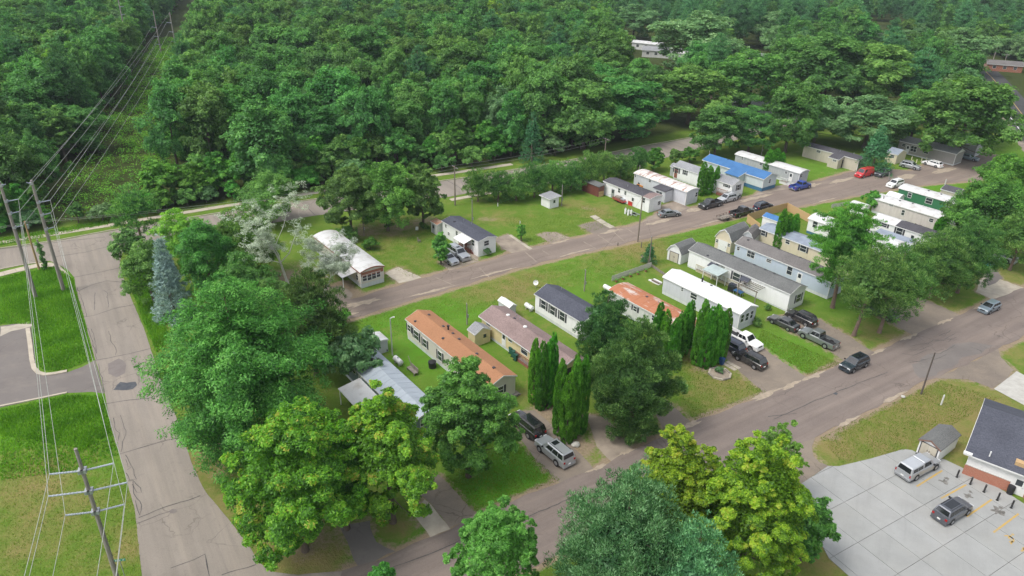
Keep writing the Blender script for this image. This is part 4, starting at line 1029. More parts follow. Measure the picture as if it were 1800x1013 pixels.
# ---- church hall
t = NT('brick_band')
br = t.n('ShaderNodeTexBrick'); br.inputs['Scale'].default_value = 1.0; br.inputs['Brick Width'].default_value = 0.22; br.inputs['Row Height'].default_value = 0.075; br.inputs['Mortar Size'].default_value = 0.008
br.inputs['Color1'].default_value = (0.36, 0.105, 0.05, 1); br.inputs['Color2'].default_value = (0.29, 0.08, 0.04, 1); br.inputs['Mortar'].default_value = (0.38, 0.30, 0.25, 1)
sx = t.n('ShaderNodeSeparateXYZ'); cx_ = t.n('ShaderNodeCombineXYZ'); t.l(t.coord('Object'), sx.inputs[0]); t.l(sx.outputs[0], cx_.inputs[0]); t.l(sx.outputs[2], cx_.inputs[1]); t.l(cx_.outputs[0], br.inputs['Vector'])
t.principled(br.outputs['Color'], 0.85)
BRICK = t.m
_e = g(1696, 795, 3.1)
_e2 = g(1799, 834, 3.1)
cyaw = math.atan2((_e2 - _e).y, (_e2 - _e).x)
_d = Vector((math.cos(cyaw), math.sin(cyaw), 0)); _n = Vector((-_d.y, _d.x, 0))
church, tw, tl, L_, W_ = building('church_hall', 'white and brick hall with a charcoal roof beside the concrete car park', 'hall', _e + _d * 0.5 + _n * 0.5, cyaw, 19.0, 12.5, siding('stucco_white', (0.72, 0.715, 0.70), 0.15), R_CHAR, 3.1, rise=2.6, sk_h=0, skirt=None, o=0.5, corner=None)
q = ray_wall(1771, 860, tl, 'L', -0.1)
MB().box(-0.06, -0.09, 0, q[0], -0.002, 1.35).build('brick_band', BRICK, church)
MB().box(q[0] + 1.5, -0.09, 0, L_ - 0.05, -0.002, 1.35).build('brick_band', BRICK, church)
MB().box(-0.07, -0.11, 1.352, q[0], -0.002, 1.40).build('brick_cap', CONC, church)
door(church, 'L', 0.0, q[0] + 0.75, 0.05, WHITE, 1.0, 2.1)
MB().box(q[0] + 2.4, -0.32, 1.36, q[0] + 3.3, -0.094, 2.0).build('air_conditioner', GALV, church)
qq = tl(g(1741, 798, 3.6)); MB().tube([(qq[0], qq[1], 3.2), (qq[0], qq[1], 3.9)], 0.07, 8).build('vent_pipe', WHITE, church)
qq = tl(g(1795, 814, 3.6)); MB().box(qq[0] - 0.5, qq[1] - 0.35, 3.25, qq[0] + 0.5, qq[1] + 0.35, 3.75).build('roof_repair', TREATED, church)
MB().box(-0.62, -0.6, 2.92, 0.25, -0.2, 3.13).build('gutter_end', WHITE, church)

# ---- carports and porch covers
def canopy(label, corners, z_front, z_back, mat, posts=4, name='carport', cat='carport', th=0.07, slope_to='y', ribs=0):
    """roof sheet on posts; corners: front-left, back-left (along the home), depth in metres towards the home"""
    A, B = g(*corners[0], z_front), g(*corners[1], z_front)
    d = Vector((math.cos(L_YAW), math.sin(L_YAW), 0)); n = Vector((-d.y, d.x, 0))
    L = max(1.0, (A - B).dot(d)); D = corners[2]
    t = thing(name, label, cat, (B.x, B.y, 0), L_YAW)
    MB().xprism([(0, z_front), (D, z_back), (D, z_back + th), (0, z_front + th)], 0, L).build('roof', mat, t)
    for k in range(posts // 2 + posts % 2):
        x = 0.15 + (L - 0.3) * k / max(1, posts // 2 + posts % 2 - 1)
        MB().box(x - 0.05, 0.1, 0, x + 0.05, 0.2, z_front + 0.01).build('post', WHITE, t)
        if posts > 3: MB().box(x - 0.05, D - 0.2, 0, x + 0.05, D - 0.1, z_back - 0.01).build('post', WHITE, t)
    MB().box(0, 0.05, z_front - 0.12, L, 0.10, z_front - 0.005).build('beam', WHITE, t)
    return t
canopy('grey metal lean-to carport beside the curved-roof trailer', ((603, 489), (560, 455), 3.1), 2.15, 2.6, R_OLDW, 4)
canopy('white lean-to porch roof beside the silver roofed home', ((655, 713), (594, 684), 3.0), 2.35, 2.75, R_OLDW, 4, 'porch_cover', 'porch cover')
TEALR = metal_roof('roof_pale_green', (0.40, 0.47, 0.45), (0.34, 0.40, 0.39), rough=0.35)
canopy('pale green awning roof over the deck of the long white home', ((1265, 485), (1235, 474), 2.7), 2.5, 2.75, TEALR, 4, 'deck_awning', 'awning')
canopy('grey lean-to roof in front of the half black roofed home', ((1598, 431), (1532, 411), 3.2), 2.1, 2.4, R_BLUEG, 4)
canopy('brown tin porch roof beside the beige home', ((1466, 457), (1421, 441), 2.6), 2.3, 2.6, R_BGREY, 4, 'porch_cover', 'porch cover')
# wooden pergola
_p = g(1330, 514, 2.3)
pg = thing('pergola', 'weathered slatted wooden pergola beside the brilliant white roof', 'pergola', (_p.x, _p.y, 0), L_YAW)
for x, y in ((-3.4, 0), (0, 0), (-3.4, 2.4), (0, 2.4)): MB().box(x - 0.06, y - 0.06, 0, x + 0.06, y + 0.06, 2.25).build('post', WOODGREY, pg)
for y in (0, 2.4): MB().box(-3.6, y - 0.05, 2.252, 0.2, y + 0.05, 2.4).build('beam', WOODGREY, pg)
for k in range(9): MB().box(-3.5 + k * 0.42, -0.2, 2.402, -3.42 + k * 0.42, 2.6, 2.5).build('slat', WOODGREY, pg)

# ---- decks and steps
def deck(label, px, py, lx, ly, h, mat, rail=True, yaw=L_YAW, steps='F', floor=WOODGREY, name='deck'):
    p = g(px, py)
    t = thing(name, label, 'deck', (p.x, p.y, 0), yaw)
    nb = max(3, int(ly / 0.28))
    for k in range(nb):
        MB().box(0, k * ly / nb + 0.008, h - 0.05, lx, (k + 1) * ly / nb - 0.008, h).build('board', floor, t)
    MB().box(0.02, 0.02, 0, lx - 0.02, ly - 0.02, h - 0.052).build('apron', mat, t)
    if rail:
        MB().box(0, -0.03, h + 0.85, lx, 0.05, h + 0.93).build('handrail', mat, t)
        MB().box(lx - 0.04, 0.05, h + 0.85, lx + 0.04, ly, h + 0.93).build('handrail', mat, t)
        nbal = int(lx / 0.3)
        me = MB().box(-0.03, -0.015, h, 0.03, 0.015, h + 0.85).mesh('baluster', mat)
        for k in range(nbal + 1):
            b = link_mesh('baluster', me, t); b.location = (k * lx / nbal, 0.0, 0)
    n = max(1, int(h / 0.2))
    for k in range(n):
        if steps == 'F': MB().box(lx + 0.045 + k * 0.28, 0.2, 0, lx + 0.045 + (k + 1) * 0.28 - 0.004, 1.2, h - (k + 1) * h / (n + 1)).build('step', mat, t)
        elif steps == 'L': MB().box(0.2, -0.035 - (k + 1) * 0.28 + 0.004, 0, 1.2, -0.035 - k * 0.28, h - (k + 1) * h / (n + 1)).build('step', mat, t)
    return t
deck('red stained deck with railing beside the white porch roof', 806, 434, 3.4, 1.6, 0.75, REDWOOD)
deck('long red stained deck of the yellow home', 906, 633, 6.2, 2.3, 0.55, REDWOOD, floor=simple('grey_boards', (0.24, 0.22, 0.22)))
deck('small red wooden steps at the white door of the yellow home', 873, 594, 1.7, 1.1, 0.6, REDWOOD)
deck('long grey boarded deck under the pale green awning', 1222, 477, 9.5, 2.4, 0.45, simple('yellowed_wood', (0.42, 0.38, 0.24)), rail=True)
deck('red railed deck beside the twin cedars', 1258, 342, 2.6, 1.7, 0.7, REDWOOD)
deck('small brown stoop at the end of the orange roofed home', 893, 706, 1.6, 1.0, 0.45, WOODGREY, rail=False, yaw=L_YAW + math.pi / 2)
deck('grey wooden ramp deck by the half hidden grey home', 1660, 262, 4.0, 1.6, 0.5, WOODGREY)
deck('white railed steps at the door of the grey trailer', 1369, 322, 1.8, 1.2, 0.6, WHITE)
deck('brown porch deck under the tin porch roof', 1424, 455, 5.6, 2.0, 0.5, simple('brown_wood', (0.20, 0.13, 0.09)))
deck('small grey stoop below the door of the light blue home', 1402, 492, 1.4, 1.1, 0.5, WOODGREY, rail=False)
# ================================================================== VEHICLES
SPEC = {   # L, W, wheelbase, wheel r, hood z, belt z, roof z, cabin: rear-bottom, rear-top, front-top, front-bottom (from rear, fraction)
 'suv':    dict(L=4.7, W=1.86, wb=2.75, r=0.36, hood=1.02, belt=1.08, roof=1.70, cab=(0.03, 0.10, 0.60, 0.745), deck=None),
 'bigsuv': dict(L=5.2, W=2.02, wb=2.95, r=0.41, hood=1.16, belt=1.20, roof=1.90, cab=(0.02, 0.06, 0.60, 0.72), deck=None),
 'sedan':  dict(L=4.75, W=1.80, wb=2.75, r=0.33, hood=0.88, belt=0.94, roof=1.43, cab=(0.11, 0.25, 0.56, 0.72), deck=0.97),
 'hatch':  dict(L=4.2, W=1.74, wb=2.55, r=0.32, hood=0.95, belt=0.98, roof=1.52, cab=(0.03, 0.13, 0.58, 0.77), deck=None),
 'van':    dict(L=5.3, W=1.98, wb=3.0, r=0.36, hood=1.05, belt=1.15, roof=2.05, cab=(0.01, 0.035, 0.70, 0.83), deck=None),
 'pickup': dict(L=5.7, W=1.98, wb=3.55, r=0.40, hood=1.12, belt=1.15, roof=1.85, cab=(0.40, 0.425, 0.645, 0.74), deck=None),
 'wagon':  dict(L=4.8, W=1.80, wb=2.75, r=0.33, hood=0.92, belt=0.98, roof=1.52, cab=(0.03, 0.12, 0.57, 0.74), deck=None),
}
def vehicle(kind, label, cat, px, py, yaw, paint, group='vehicles parked in the park', cap=None, roof_extra=None, lower=None, name=None, liner=BLACKPL):
    s = SPEC[kind]
    L, W, r = s['L'], s['W'], s['r']
    p = g(px, py)
    zg = 0.05 if cat == 'lot' else 0.03
    t = thing(name or {'suv': 'suv', 'bigsuv': 'suv', 'sedan': 'sedan', 'hatch': 'hatchback', 'van': 'van', 'pickup': 'pickup_truck', 'wagon': 'station_wagon'}[kind], label,
              {'suv': 'suv', 'bigsuv': 'suv', 'sedan': 'car', 'hatch': 'car', 'van': 'van', 'pickup': 'pickup', 'wagon': 'car'}[kind], (p.x, p.y, zg), yaw, group)
    X = lambda f: -L/2 + f * L
    w = W / 2
    zb = r * 0.62
    hood, belt, roof = s['hood'], s['belt'], s['roof']
    cr, crt, cft, cf = s['cab']
    # lower body: stations along the length (x, width factor, z of the upper edge)
    x_start = X(cr) + 0.02 if kind == 'pickup' else X(0)
    if kind == 'pickup': st = [(x_start, 0.985, belt), (X(0.6), 0.99, belt)]
    elif s['deck']: st = [(X(0), 0.88, s['deck'] - 0.14), (X(0.025), 0.94, s['deck']), (X(0.14), 0.985, s['deck'] + 0.0), (X(0.5), 1.0, belt)]
    else: st = [(X(0), 0.90, belt - 0.28), (X(0.015), 0.94, belt - 0.05), (X(0.12), 0.99, belt), (X(0.5), 1.0, belt)]
    st += [(X(cf), 0.99, belt - 0.01), (X(cf + 0.02), 0.98, hood + 0.01), (X(0.90), 0.955, hood - 0.05), (X(0.965), 0.90, hood - 0.14), (X(0.995), 0.80, hood - 0.30)]
    mb = MB()
    rings = []
    for x, f, zt in st:
        ww = w * f
        half = [(ww * 0.90, zb), (ww, zb + 0.14), (ww * 1.0, (zb + zt) / 2 + 0.05), (ww * 0.965, zt - 0.06), (ww * 0.90, zt)]
        rings.append([(x, y, z) for y, z in half] + [(x, -y, z) for y, z in reversed(half)])
    n = len(rings[0])
    vs = [q for rg in rings for q in rg]
    fs = []
    for i in range(len(rings) - 1):
        for k in range(n): fs.append((i*n + k, (i+1)*n + k, (i+1)*n + (k+1) % n, i*n + (k+1) % n))
    fs += [tuple(range(n)), tuple((len(rings)-1)*n + k for k in range(n - 1, -1, -1))]
    mb.add(vs, fs)
    # cabin
    bw, tw_ = w * 0.90, w * 0.735
    c0 = [(X(cr), belt - 0.02), (X(crt), roof - 0.05), (X(crt) + 0.10, roof), (X(cft) - 0.12, roof), (X(cft), roof - 0.05), (X(cf), belt - 0.02)]
    ring_b = [(X(cr), bw, belt - 0.02), (X(cf), bw * 0.97, belt - 0.02), (X(cf), -bw * 0.97, belt - 0.02), (X(cr), -bw, belt - 0.02)]
    ring_m = [(X(crt), tw_, roof - 0.07), (X(cft), tw_, roof - 0.07), (X(cft), -tw_, roof - 0.07), (X(crt), -tw_, roof - 0.07)]
    ring_t = [(X(crt) + 0.1, tw_ * 0.86, roof), (X(cft) - 0.12, tw_ * 0.86, roof), (X(cft) - 0.12, -tw_ * 0.86, roof), (X(crt) + 0.1, -tw_ * 0.86, roof)]
    fs = []
    for a in (0, 4):
        for k in range(4): fs.append((a + k, a + (k+1) % 4, a + 4 + (k+1) % 4, a + 4 + k))
    fs.append((8, 9, 10, 11))
    mb.add(ring_b + ring_m + ring_t, fs)
    body = mb.build('body', paint, t, smooth=28)
    # glass, lying just proud of the cabin faces
    def pane(nm, quad, u0, u1, v0, v1, off=0.012, mat=CARGLASS):
        a, b, c, d = [Vector(q) for q in quad]           # a-b bottom, d-c top
        P = lambda u, v: (a.lerp(b, u)).lerp(d.lerp(c, u), v)
        nn = (b - a).cross(d - a).normalized()
        if nn.dot(Vector((a + b + c + d) / 4) - Vector((X(0.4), 0, (belt + roof) / 2))) < 0: nn = -nn
        q = [P(u0, v0), P(u1, v0), P(u1, v1), P(u0, v1)]
        o = MB().add([v + nn * off for v in q] + [v - nn * 0.01 for v in q], [(0,1,2,3), (4,7,6,5), (0,4,5,1), (1,5,6,2), (2,6,7,3), (3,7,4,0)])
        return o.build(nm, mat, t)
    fb = [ring_b[1], ring_b[2], ring_m[2], ring_m[1]]
    pane('windscreen', fb, 0.06, 0.94, 0.08, 0.96)
    rb = [ring_b[3], ring_b[0], ring_m[0], ring_m[3]]
    if kind == 'van': pane('rear_window', rb, 0.1, 0.9, 0.45, 0.92)
    else: pane('rear_window', rb, 0.07, 0.93, 0.22 if kind in ('suv', 'bigsuv', 'hatch', 'wagon') else 0.12, 0.95)
    for sgn in (1, -1):
        sb = [ring_b[0], ring_b[1], ring_m[1], ring_m[0]]
        sb = [(q[0], q[1] * sgn, q[2]) for q in sb]
        if kind == 'pickup': cuts = [(0.06, 0.40), (0.44, 0.80)]
        elif kind == 'van': cuts = [(0.72, 0.92)]
        elif kind == 'sedan': cuts = [(0.16, 0.47), (0.50, 0.83)]
        else: cuts = [(0.05, 0.27), (0.30, 0.55), (0.58, 0.86)]
        for u0, u1 in cuts: pane('side_window', sb, u0, u1, 0.12, 0.90)
        # door mirror
        xm = X(cf) - 0.28
        MB().box(xm - 0.06, sgn * (w * 0.98) - 0.0 if sgn > 0 else -w * 0.98 - 0.2, belt - 0.02, xm + 0.08, w * 0.98 + 0.2 if sgn > 0 else -w * 0.98, belt + 0.15).build('mirror', BLACKPL, t)
    # wheels
    wx = (-s['wb'] / 2 + (0.12 if kind == 'pickup' else 0.0), s['wb'] / 2 + (0.12 if kind == 'pickup' else 0.0))
    wmesh = MB().tube([(0, -0.11, 0), (0, 0.11, 0)], r, 18).mesh('wheel', RUBBER, smooth=40)
    amesh = MB().tube([(0, -0.004, 0), (0, 0.004, 0)], r * 1.17, 18).mesh('wheel_well_shade', BLACKPL)  # flat black disc painting the dark of the wheel well onto the body
    rmesh = MB()
    rmesh.tube([(0, -0.012, 0), (0, 0.012, 0)], r * 0.62, 14)
    rmesh = rmesh.mesh('rim', RIM)
    for x in wx:
        for sgn in (1, -1):
            wo = link_mesh('wheel', wmesh, t); wo.location = (x, sgn * (w - 0.075), r)
            ro = link_mesh('rim', rmesh, wo); ro.location = (0, sgn * 0.112, 0)
            ao = link_mesh('wheel_well_shade', amesh, t); ao.location = (x, sgn * (w * 0.999 + 0.008), r + 0.03)
    # lamps, bumpers, plate
    for sgn in (1, -1):
        yl = sgn * w * 0.66
        MB().box(X(0.955), yl - 0.2, hood - 0.34, X(0.986), yl + 0.2, hood - 0.17).build('headlight', LAMP, t)
        zt_ = (belt - 0.30)
        if kind == 'pickup': MB().box(X(0) - 0.012, sgn * w * 0.86 - 0.07, zt_ - 0.12, X(0) + 0.06, sgn * w * 0.86 + 0.07, zt_ + 0.2).build('tail_light', TAIL, t)
        else: MB().box(X(0) - 0.012, sgn * w * 0.74 - 0.12, zt_ - 0.06, X(0.02), sgn * w * 0.74 + 0.12, zt_ + 0.17).build('tail_light', TAIL, t)
    MB().box(X(0.975), -w * 0.42, hood - 0.42, X(0.997) + 0.012, w * 0.42, hood - 0.24).build('grille', BLACKPL, t)
    bump = lower or paint
    MB().box(X(0.965), -w * 0.86, zb - 0.02, X(1.0) + 0.02, w * 0.86, zb + 0.26).build('bumper', bump, t)
    MB().box(X(0) - 0.06, -w * 0.88, zb, X(0.03), w * 0.88, zb + 0.24).build('bumper', CHROME if kind == 'pickup' else bump, t)
    MB().box(X(0) - 0.075, -0.16, zb + 0.28, X(0) - 0.0 - (0.0 if kind == 'pickup' else 0.0), 0.16, zb + 0.42).build('number_plate', WHITE, t)
    if kind == 'pickup':
        b0, b1 = X(0.0), X(cr) - 0.01
        bt = belt - 0.02
        for sgn in (1, -1):
            MB().xprism([(sgn * w * 0.90, zb), (sgn * w, zb + 0.14), (sgn * w, bt - 0.1), (sgn * w * 0.955, bt), (sgn * (w * 0.955 - 0.09), bt), (sgn * (w * 0.955 - 0.09), zb + 0.3)], b0, b1).build('bed_side', paint, t)
        MB().box(b0 + 0.002, -w * 0.86, zb + 0.05, b0 + 0.07, w * 0.86, bt - 0.02).build('tailgate', paint, t)
        MB().box(b0 + 0.075, -w * 0.85, zb + 0.3, b1 - 0.0, w * 0.85, zb + 0.36).build('bed_floor', liner, t)
        if cap:
            c_ = MB()
            ring1 = [(b0 + 0.02, w * 0.95, bt + 0.004), (b1 + 0.05, w * 0.95, bt + 0.004), (b1 + 0.05, -w * 0.95, bt + 0.004), (b0 + 0.02, -w * 0.95, bt + 0.004)]
            zc = roof - 0.02
            ring2 = [(b0 + 0.24, w * 0.78, zc - 0.07), (b1 + 0.05, w * 0.78, zc - 0.07), (b1 + 0.05, -w * 0.78, zc - 0.07), (b0 + 0.24, -w * 0.78, zc - 0.07)]
            ring3 = [(b0 + 0.36, w * 0.66, zc), (b1 + 0.02, w * 0.66, zc), (b1 + 0.02, -w * 0.66, zc), (b0 + 0.36, -w * 0.66, zc)]
            fs = []
            for a in (0, 4):
                for k in range(4): fs.append((a + k, a + (k+1) % 4, a + 4 + (k+1) % 4, a + 4 + k))
            c_.add(ring1 + ring2 + ring3, fs + [(8, 9, 10, 11)])
            c_.build('truck_cap', cap, t, smooth=28)
            pane('cap_rear_window', [ring1[3], ring1[0], ring2[0], ring2[3]], 0.08, 0.92, 0.1, 0.9)
            for sgn in (1, -1):
                q = [(v[0], v[1] * sgn, v[2]) for v in (ring1[0], ring1[1], ring2[1], ring2[0])]
                for u0, u1 in ((0.12, 0.5), (0.53, 0.92)):
                    a, b, c, d = [Vector(k_) for k_ in q]
                    P = lambda u, v: (a.lerp(b, u)).lerp(d.lerp(c, u), v)
                    nn = Vector((0, sgn, 0.25)).normalized()
                    qq = [P(u0, 0.2), P(u1, 0.2), P(u1, 0.82), P(u0, 0.82)]
                    MB().add([v + nn * 0.012 for v in qq] + [v - nn * 0.01 for v in qq], [(0,1,2,3), (4,7,6,5), (0,4,5,1), (1,5,6,2), (2,6,7,3), (3,7,4,0)]).build('cap_window', CARGLASS, t)
    if roof_extra == 'sunroof':
        MB().box(X(cft) - 0.95, -0.4, roof + 0.001, X(cft) - 0.3, 0.4, roof + 0.014).build('sunroof', CARGLASS, t)
    if roof_extra == 'longroof':
        MB().box(X(crt) + 0.45, -0.42, roof + 0.001, X(cft) - 0.25, 0.42, roof + 0.014).build('sunroof', CARGLASS, t)
    if kind in ('suv', 'bigsuv', 'wagon'):
        for sgn in (1, -1):
            MB().box(X(crt) + 0.3, sgn * tw_ * 0.84 - 0.025, roof + 0.012, X(cft) - 0.3, sgn * tw_ * 0.84 + 0.025, roof + 0.06).build('roof_rail', BLACKPL, t)
    return t
UPL = L_YAW + math.pi          # nose pointing away, up the plots
RB = R_YAW + math.pi
P_SILVER = gloss('paint_silver', (0.42, 0.44, 0.46), 0.3, 0.5)
P_SILVER2 = gloss('paint_pale_silver', (0.50, 0.52, 0.54), 0.32, 0.4)
P_BLACK = gloss('paint_black', (0.010, 0.010, 0.012), 0.22)
P_GREY = gloss('paint_gunmetal', (0.095, 0.105, 0.125), 0.28, 0.45)
P_DGREY = gloss('paint_dark_grey', (0.040, 0.043, 0.048), 0.28, 0.3)
P_MGREY = gloss('paint_mid_grey', (0.20, 0.215, 0.22), 0.3, 0.45)
P_NAVY = gloss('paint_navy', (0.016, 0.024, 0.048), 0.25, 0.2)
P_TEAL = gloss('paint_dark_teal', (0.020, 0.035, 0.048), 0.25, 0.3)
P_WHITE = gloss('paint_white', (0.76, 0.76, 0.75), 0.35)
P_BLUE = gloss('paint_bright_blue', (0.012, 0.05, 0.30), 0.28, 0.1)
P_RED = gloss('paint_red', (0.50, 0.012, 0.018), 0.3)
P_LBLUE = gloss('paint_light_steel_blue', (0.21, 0.27, 0.32), 0.3, 0.4)
LOTYAW = math.atan2(_ax.y, _ax.x)
vehicle('pickup', 'silver pickup with a white cap on the concrete car park', 'lot', 1611, 828, LOTYAW, P_SILVER, cap=P_SILVER2, lower=CHROME)
vehicle('suv', 'gunmetal suv with glass roof between the yellow stall lines', 'lot', 1671, 905, LOTYAW, P_GREY, roof_extra='longroof')
vehicle('bigsuv', 'large silver suv with alloy wheels and sunroof on the driveway by the cedars', 'car', 974, 801, UPL, P_SILVER, roof_extra='sunroof')
vehicle('bigsuv', 'large black suv parked nose to tail ahead of the silver suv', 'car', 926, 755, UPL, P_BLACK, roof_extra='longroof')
vehicle('suv', 'dark teal crossover parked at the lower road before the long lawn strip', 'car', 1500, 646, RB, P_TEAL, roof_extra='longroof')
vehicle('pickup', 'grey crew cab pickup with an open bed on the gravel drive', 'car', 1437, 601, UPL, P_MGREY)
vehicle('sedan', 'dark green grey sedan parked before the long white home', 'car', 1376, 573, UPL, P_DGREY)
vehicle('suv', 'dark grey suv beside the dark sedan and the long white home', 'car', 1407, 565, UPL, P_BLACK)
vehicle('suv', 'black suv on the shared drive facing the white roofed home', 'car', 1317, 638, UPL, P_BLACK)
vehicle('pickup', 'white extended cab pickup with a dark bed facing the street', 'car', 1306, 604, L_YAW, P_WHITE)
vehicle('suv', 'navy suv half behind the tall cedars next to the white pickup', 'car', 1281, 613, UPL, P_NAVY)
vehicle('hatch', 'light steel blue hatchback parked at the kerb of the lower road', 'car', 1737, 546, RB, P_LBLUE)
vehicle('suv', 'navy suv parked under the leaning pines', 'car', 1530, 544, UPL, P_NAVY)
vehicle('sedan', 'dark grey sedan parked under the leaning pines', 'car', 1549, 556, UPL, P_GREY)
vehicle('bigsuv', 'silver suv parked beside the red deck', 'car', 806, 452, L_YAW, P_SILVER, roof_extra='sunroof')
vehicle('sedan', 'white sedan parked under the small round tree', 'car', 788, 459, L_YAW, P_SILVER2)
vehicle('sedan', 'grey sedan angled at the edge of the park road', 'car', 1176, 380, R_YAW - 0.25, P_MGREY)
vehicle('pickup', 'dark grey pickup parked next to the small silver suv', 'car', 1248, 364, RB, P_DGREY)
vehicle('suv', 'silver suv parked beside the white home with the red railed deck', 'car', 1277, 354, RB, P_SILVER2)
vehicle('pickup', 'black pickup on the park road towing a utility trailer', 'car', 1303, 378, R_YAW, P_BLACK)
vehicle('suv', 'navy black suv parked ahead of the towing pickup', 'car', 1341, 368, R_YAW, P_NAVY)
vehicle('pickup', 'bright blue pickup beside the grey trailer', 'car', 1406, 332, R_YAW, P_BLUE, liner=simple('blue_liner', (0.10, 0.12, 0.16)))
vehicle('van', 'red van parked by the spruce', 'car', 1518, 310, RB, P_RED)
vehicle('suv', 'blue grey suv parked behind the red van', 'car', 1551, 309, RB, P_GREY)
vehicle('suv', 'white suv driving on the park road by the green home', 'car', 1572, 328, RB, P_WHITE)
vehicle('suv', 'silver grey suv by the beige gabled shed', 'car', 1599, 296, L_YAW + 0.1, P_SILVER)
vehicle('wagon', 'white station wagon in front of the taupe home', 'car', 1638, 292, UPL - 0.1, P_WHITE)
vehicle('sedan', 'pale blue sedan behind the tree trunk near the half hidden grey home', 'car', 1702, 281, L_YAW + 0.15, P_LBLUE)
vehicle('pickup', 'silver pickup under the maples at the far right drive', 'car', 1755, 456, UPL, P_SILVER2)
vehicle('sedan', 'white car glimpsed through the pine needles', 'car', 1646, 466, L_YAW, P_SILVER2)
vehicle('suv', 'silver suv glimpsed through the pine branches', 'car', 1672, 458, L_YAW, P_SILVER)

# utility trailer behind the black pickup
p = g(1273, 386)
tr = thing('utility_trailer', 'small brown utility trailer with open rails hitched to the black pickup', 'trailer', (p.x, p.y, 0.03), R_YAW)
BRN = simple('brown_steel', (0.13, 0.09, 0.07), rough=0.7)
for k in range(6): MB().box(-1.5, -0.85 + k * 0.285, 0.5, 1.5, -0.85 + (k + 1) * 0.285 - 0.02, 0.56).build('board', WOODGREY, tr)
for y in (-0.87, 0.87):
    for z in (0.62, 0.95): MB().bar((-1.5, y, z), (1.5, y, z), 0.05, 0.05).build('rail', BRN, tr)
    for x in (-1.5, -0.5, 0.5, 1.5): MB().bar((x, y, 0.45), (x, y, 0.97), 0.05, 0.05).build('post', BRN, tr)
    MB().tube([(0, y * 1.12 - 0.08, 0.32), (0, y * 1.12 + 0.08, 0.32)], 0.32, 16).build('wheel', RUBBER, tr)
MB().bar((1.5, 0, 0.45), (2.6, 0, 0.45), 0.08, 0.08).build('drawbar', BRN, tr)
MB().bar((-1.52, -0.85, 0.95), (-1.52, 0.85, 0.95), 0.05, 0.05).build('rail', BRN, tr)
# motorcycle
p = g(1299, 350)
mc = thing('motorcycle', 'black motorcycle standing behind the small silver suv', 'motorcycle', (p.x, p.y, 0.03), R_YAW + 0.3)
for x in (-0.72, 0.72): MB().tube([(x, -0.06, 0.32), (x, 0.06, 0.32)], 0.32, 16).build('wheel', RUBBER, mc)
MB().box(-0.35, -0.16, 0.3, 0.3, 0.16, 0.62).build('engine', GALV, mc)
MB().tube([(-0.6, 0, 0.72), (-0.1, 0, 0.74), (0.15, 0, 0.86), (0.45, 0, 0.84)], [0.14, 0.16, 0.17, 0.08], 10).build('seat_and_tank', P_BLACK, mc)
MB().bar((0.72, 0, 0.32), (0.5, 0, 1.0), 0.07, 0.07).build('fork', CHROME, mc)
MB().bar((0.48, -0.36, 1.02), (0.48, 0.36, 1.02), 0.05, 0.05).build('handlebar', BLACKPL, mc)
# ================================================================== POLES, WIRES, YARD THINGS
def pole(label, base, top=None, h=None, r=0.15, mat=POLEWOOD, name='utility_pole', cat='pole', cross=0, trans=False, group='wooden poles of the park', rt=0.7):
    p = g(*base)
    h = h or height_of(base, top)
    t = thing(name, label, cat, (p.x, p.y, 0), R_YAW, group)
    MB().tube([(0, 0, -0.1), (0, 0, h * 0.5), (0, 0, h)], [r, r * (1 + rt) / 2, r * rt], 10).build('shaft', mat, t, smooth=50)
    for k in range(cross):
        z = h - 0.35 - k * 0.8
        MB().box(-0.06 + r, -1.15, z - 0.06, 0.06 + r, 1.15, z + 0.06).build('crossarm', mat, t)
        for y in (-1.05, -0.45, 0.45, 1.05):
            MB().tube([(r, y, z + 0.06), (r, y, z + 0.16), (r, y, z + 0.22)], [0.04, 0.055, 0.03], 8).build('insulator', CERAM, t)
    if trans:
        MB().tube([(0, r + 0.26, h - 2.2), (0, r + 0.26, h - 1.3)], 0.24, 12).build('transformer', GALV, t)
    return t, p, h
def tp(base, h): p = g(*base); return Vector((p.x, p.y, h))
pA, PA, hA = pole('wooden pole with a crossarm behind the row of clipped pines', (1062, 285), 243, r=0.16, cross=1)
pB, PB, hB = pole('wooden pole with a crossarm beside the back road', (800, 361), 292, r=0.16, cross=1)
pole('tall dark wooden pole at the edge of the park road', (1121, 425), 345, r=0.14)
pole('leaning dark wooden pole on the dry church lawn', (1619, 693), 620, r=0.12, mat=simple('dark_pole_wood', (0.11, 0.09, 0.08), rough=0.9))
t_, p_, h_ = pole('pale yard light pole beside the small metal shed', (690, 625), 560, r=0.10, mat=simple('pale_steel', (0.45, 0.47, 0.43), rough=0.5), name='light_pole')
MB().tube([(0, 0, h_), (0.35, 0, h_ + 0.1), (0.6, 0, h_ + 0.02)], [0.05, 0.06, 0.12], 8).build('lamp_head', WHITE, t_)
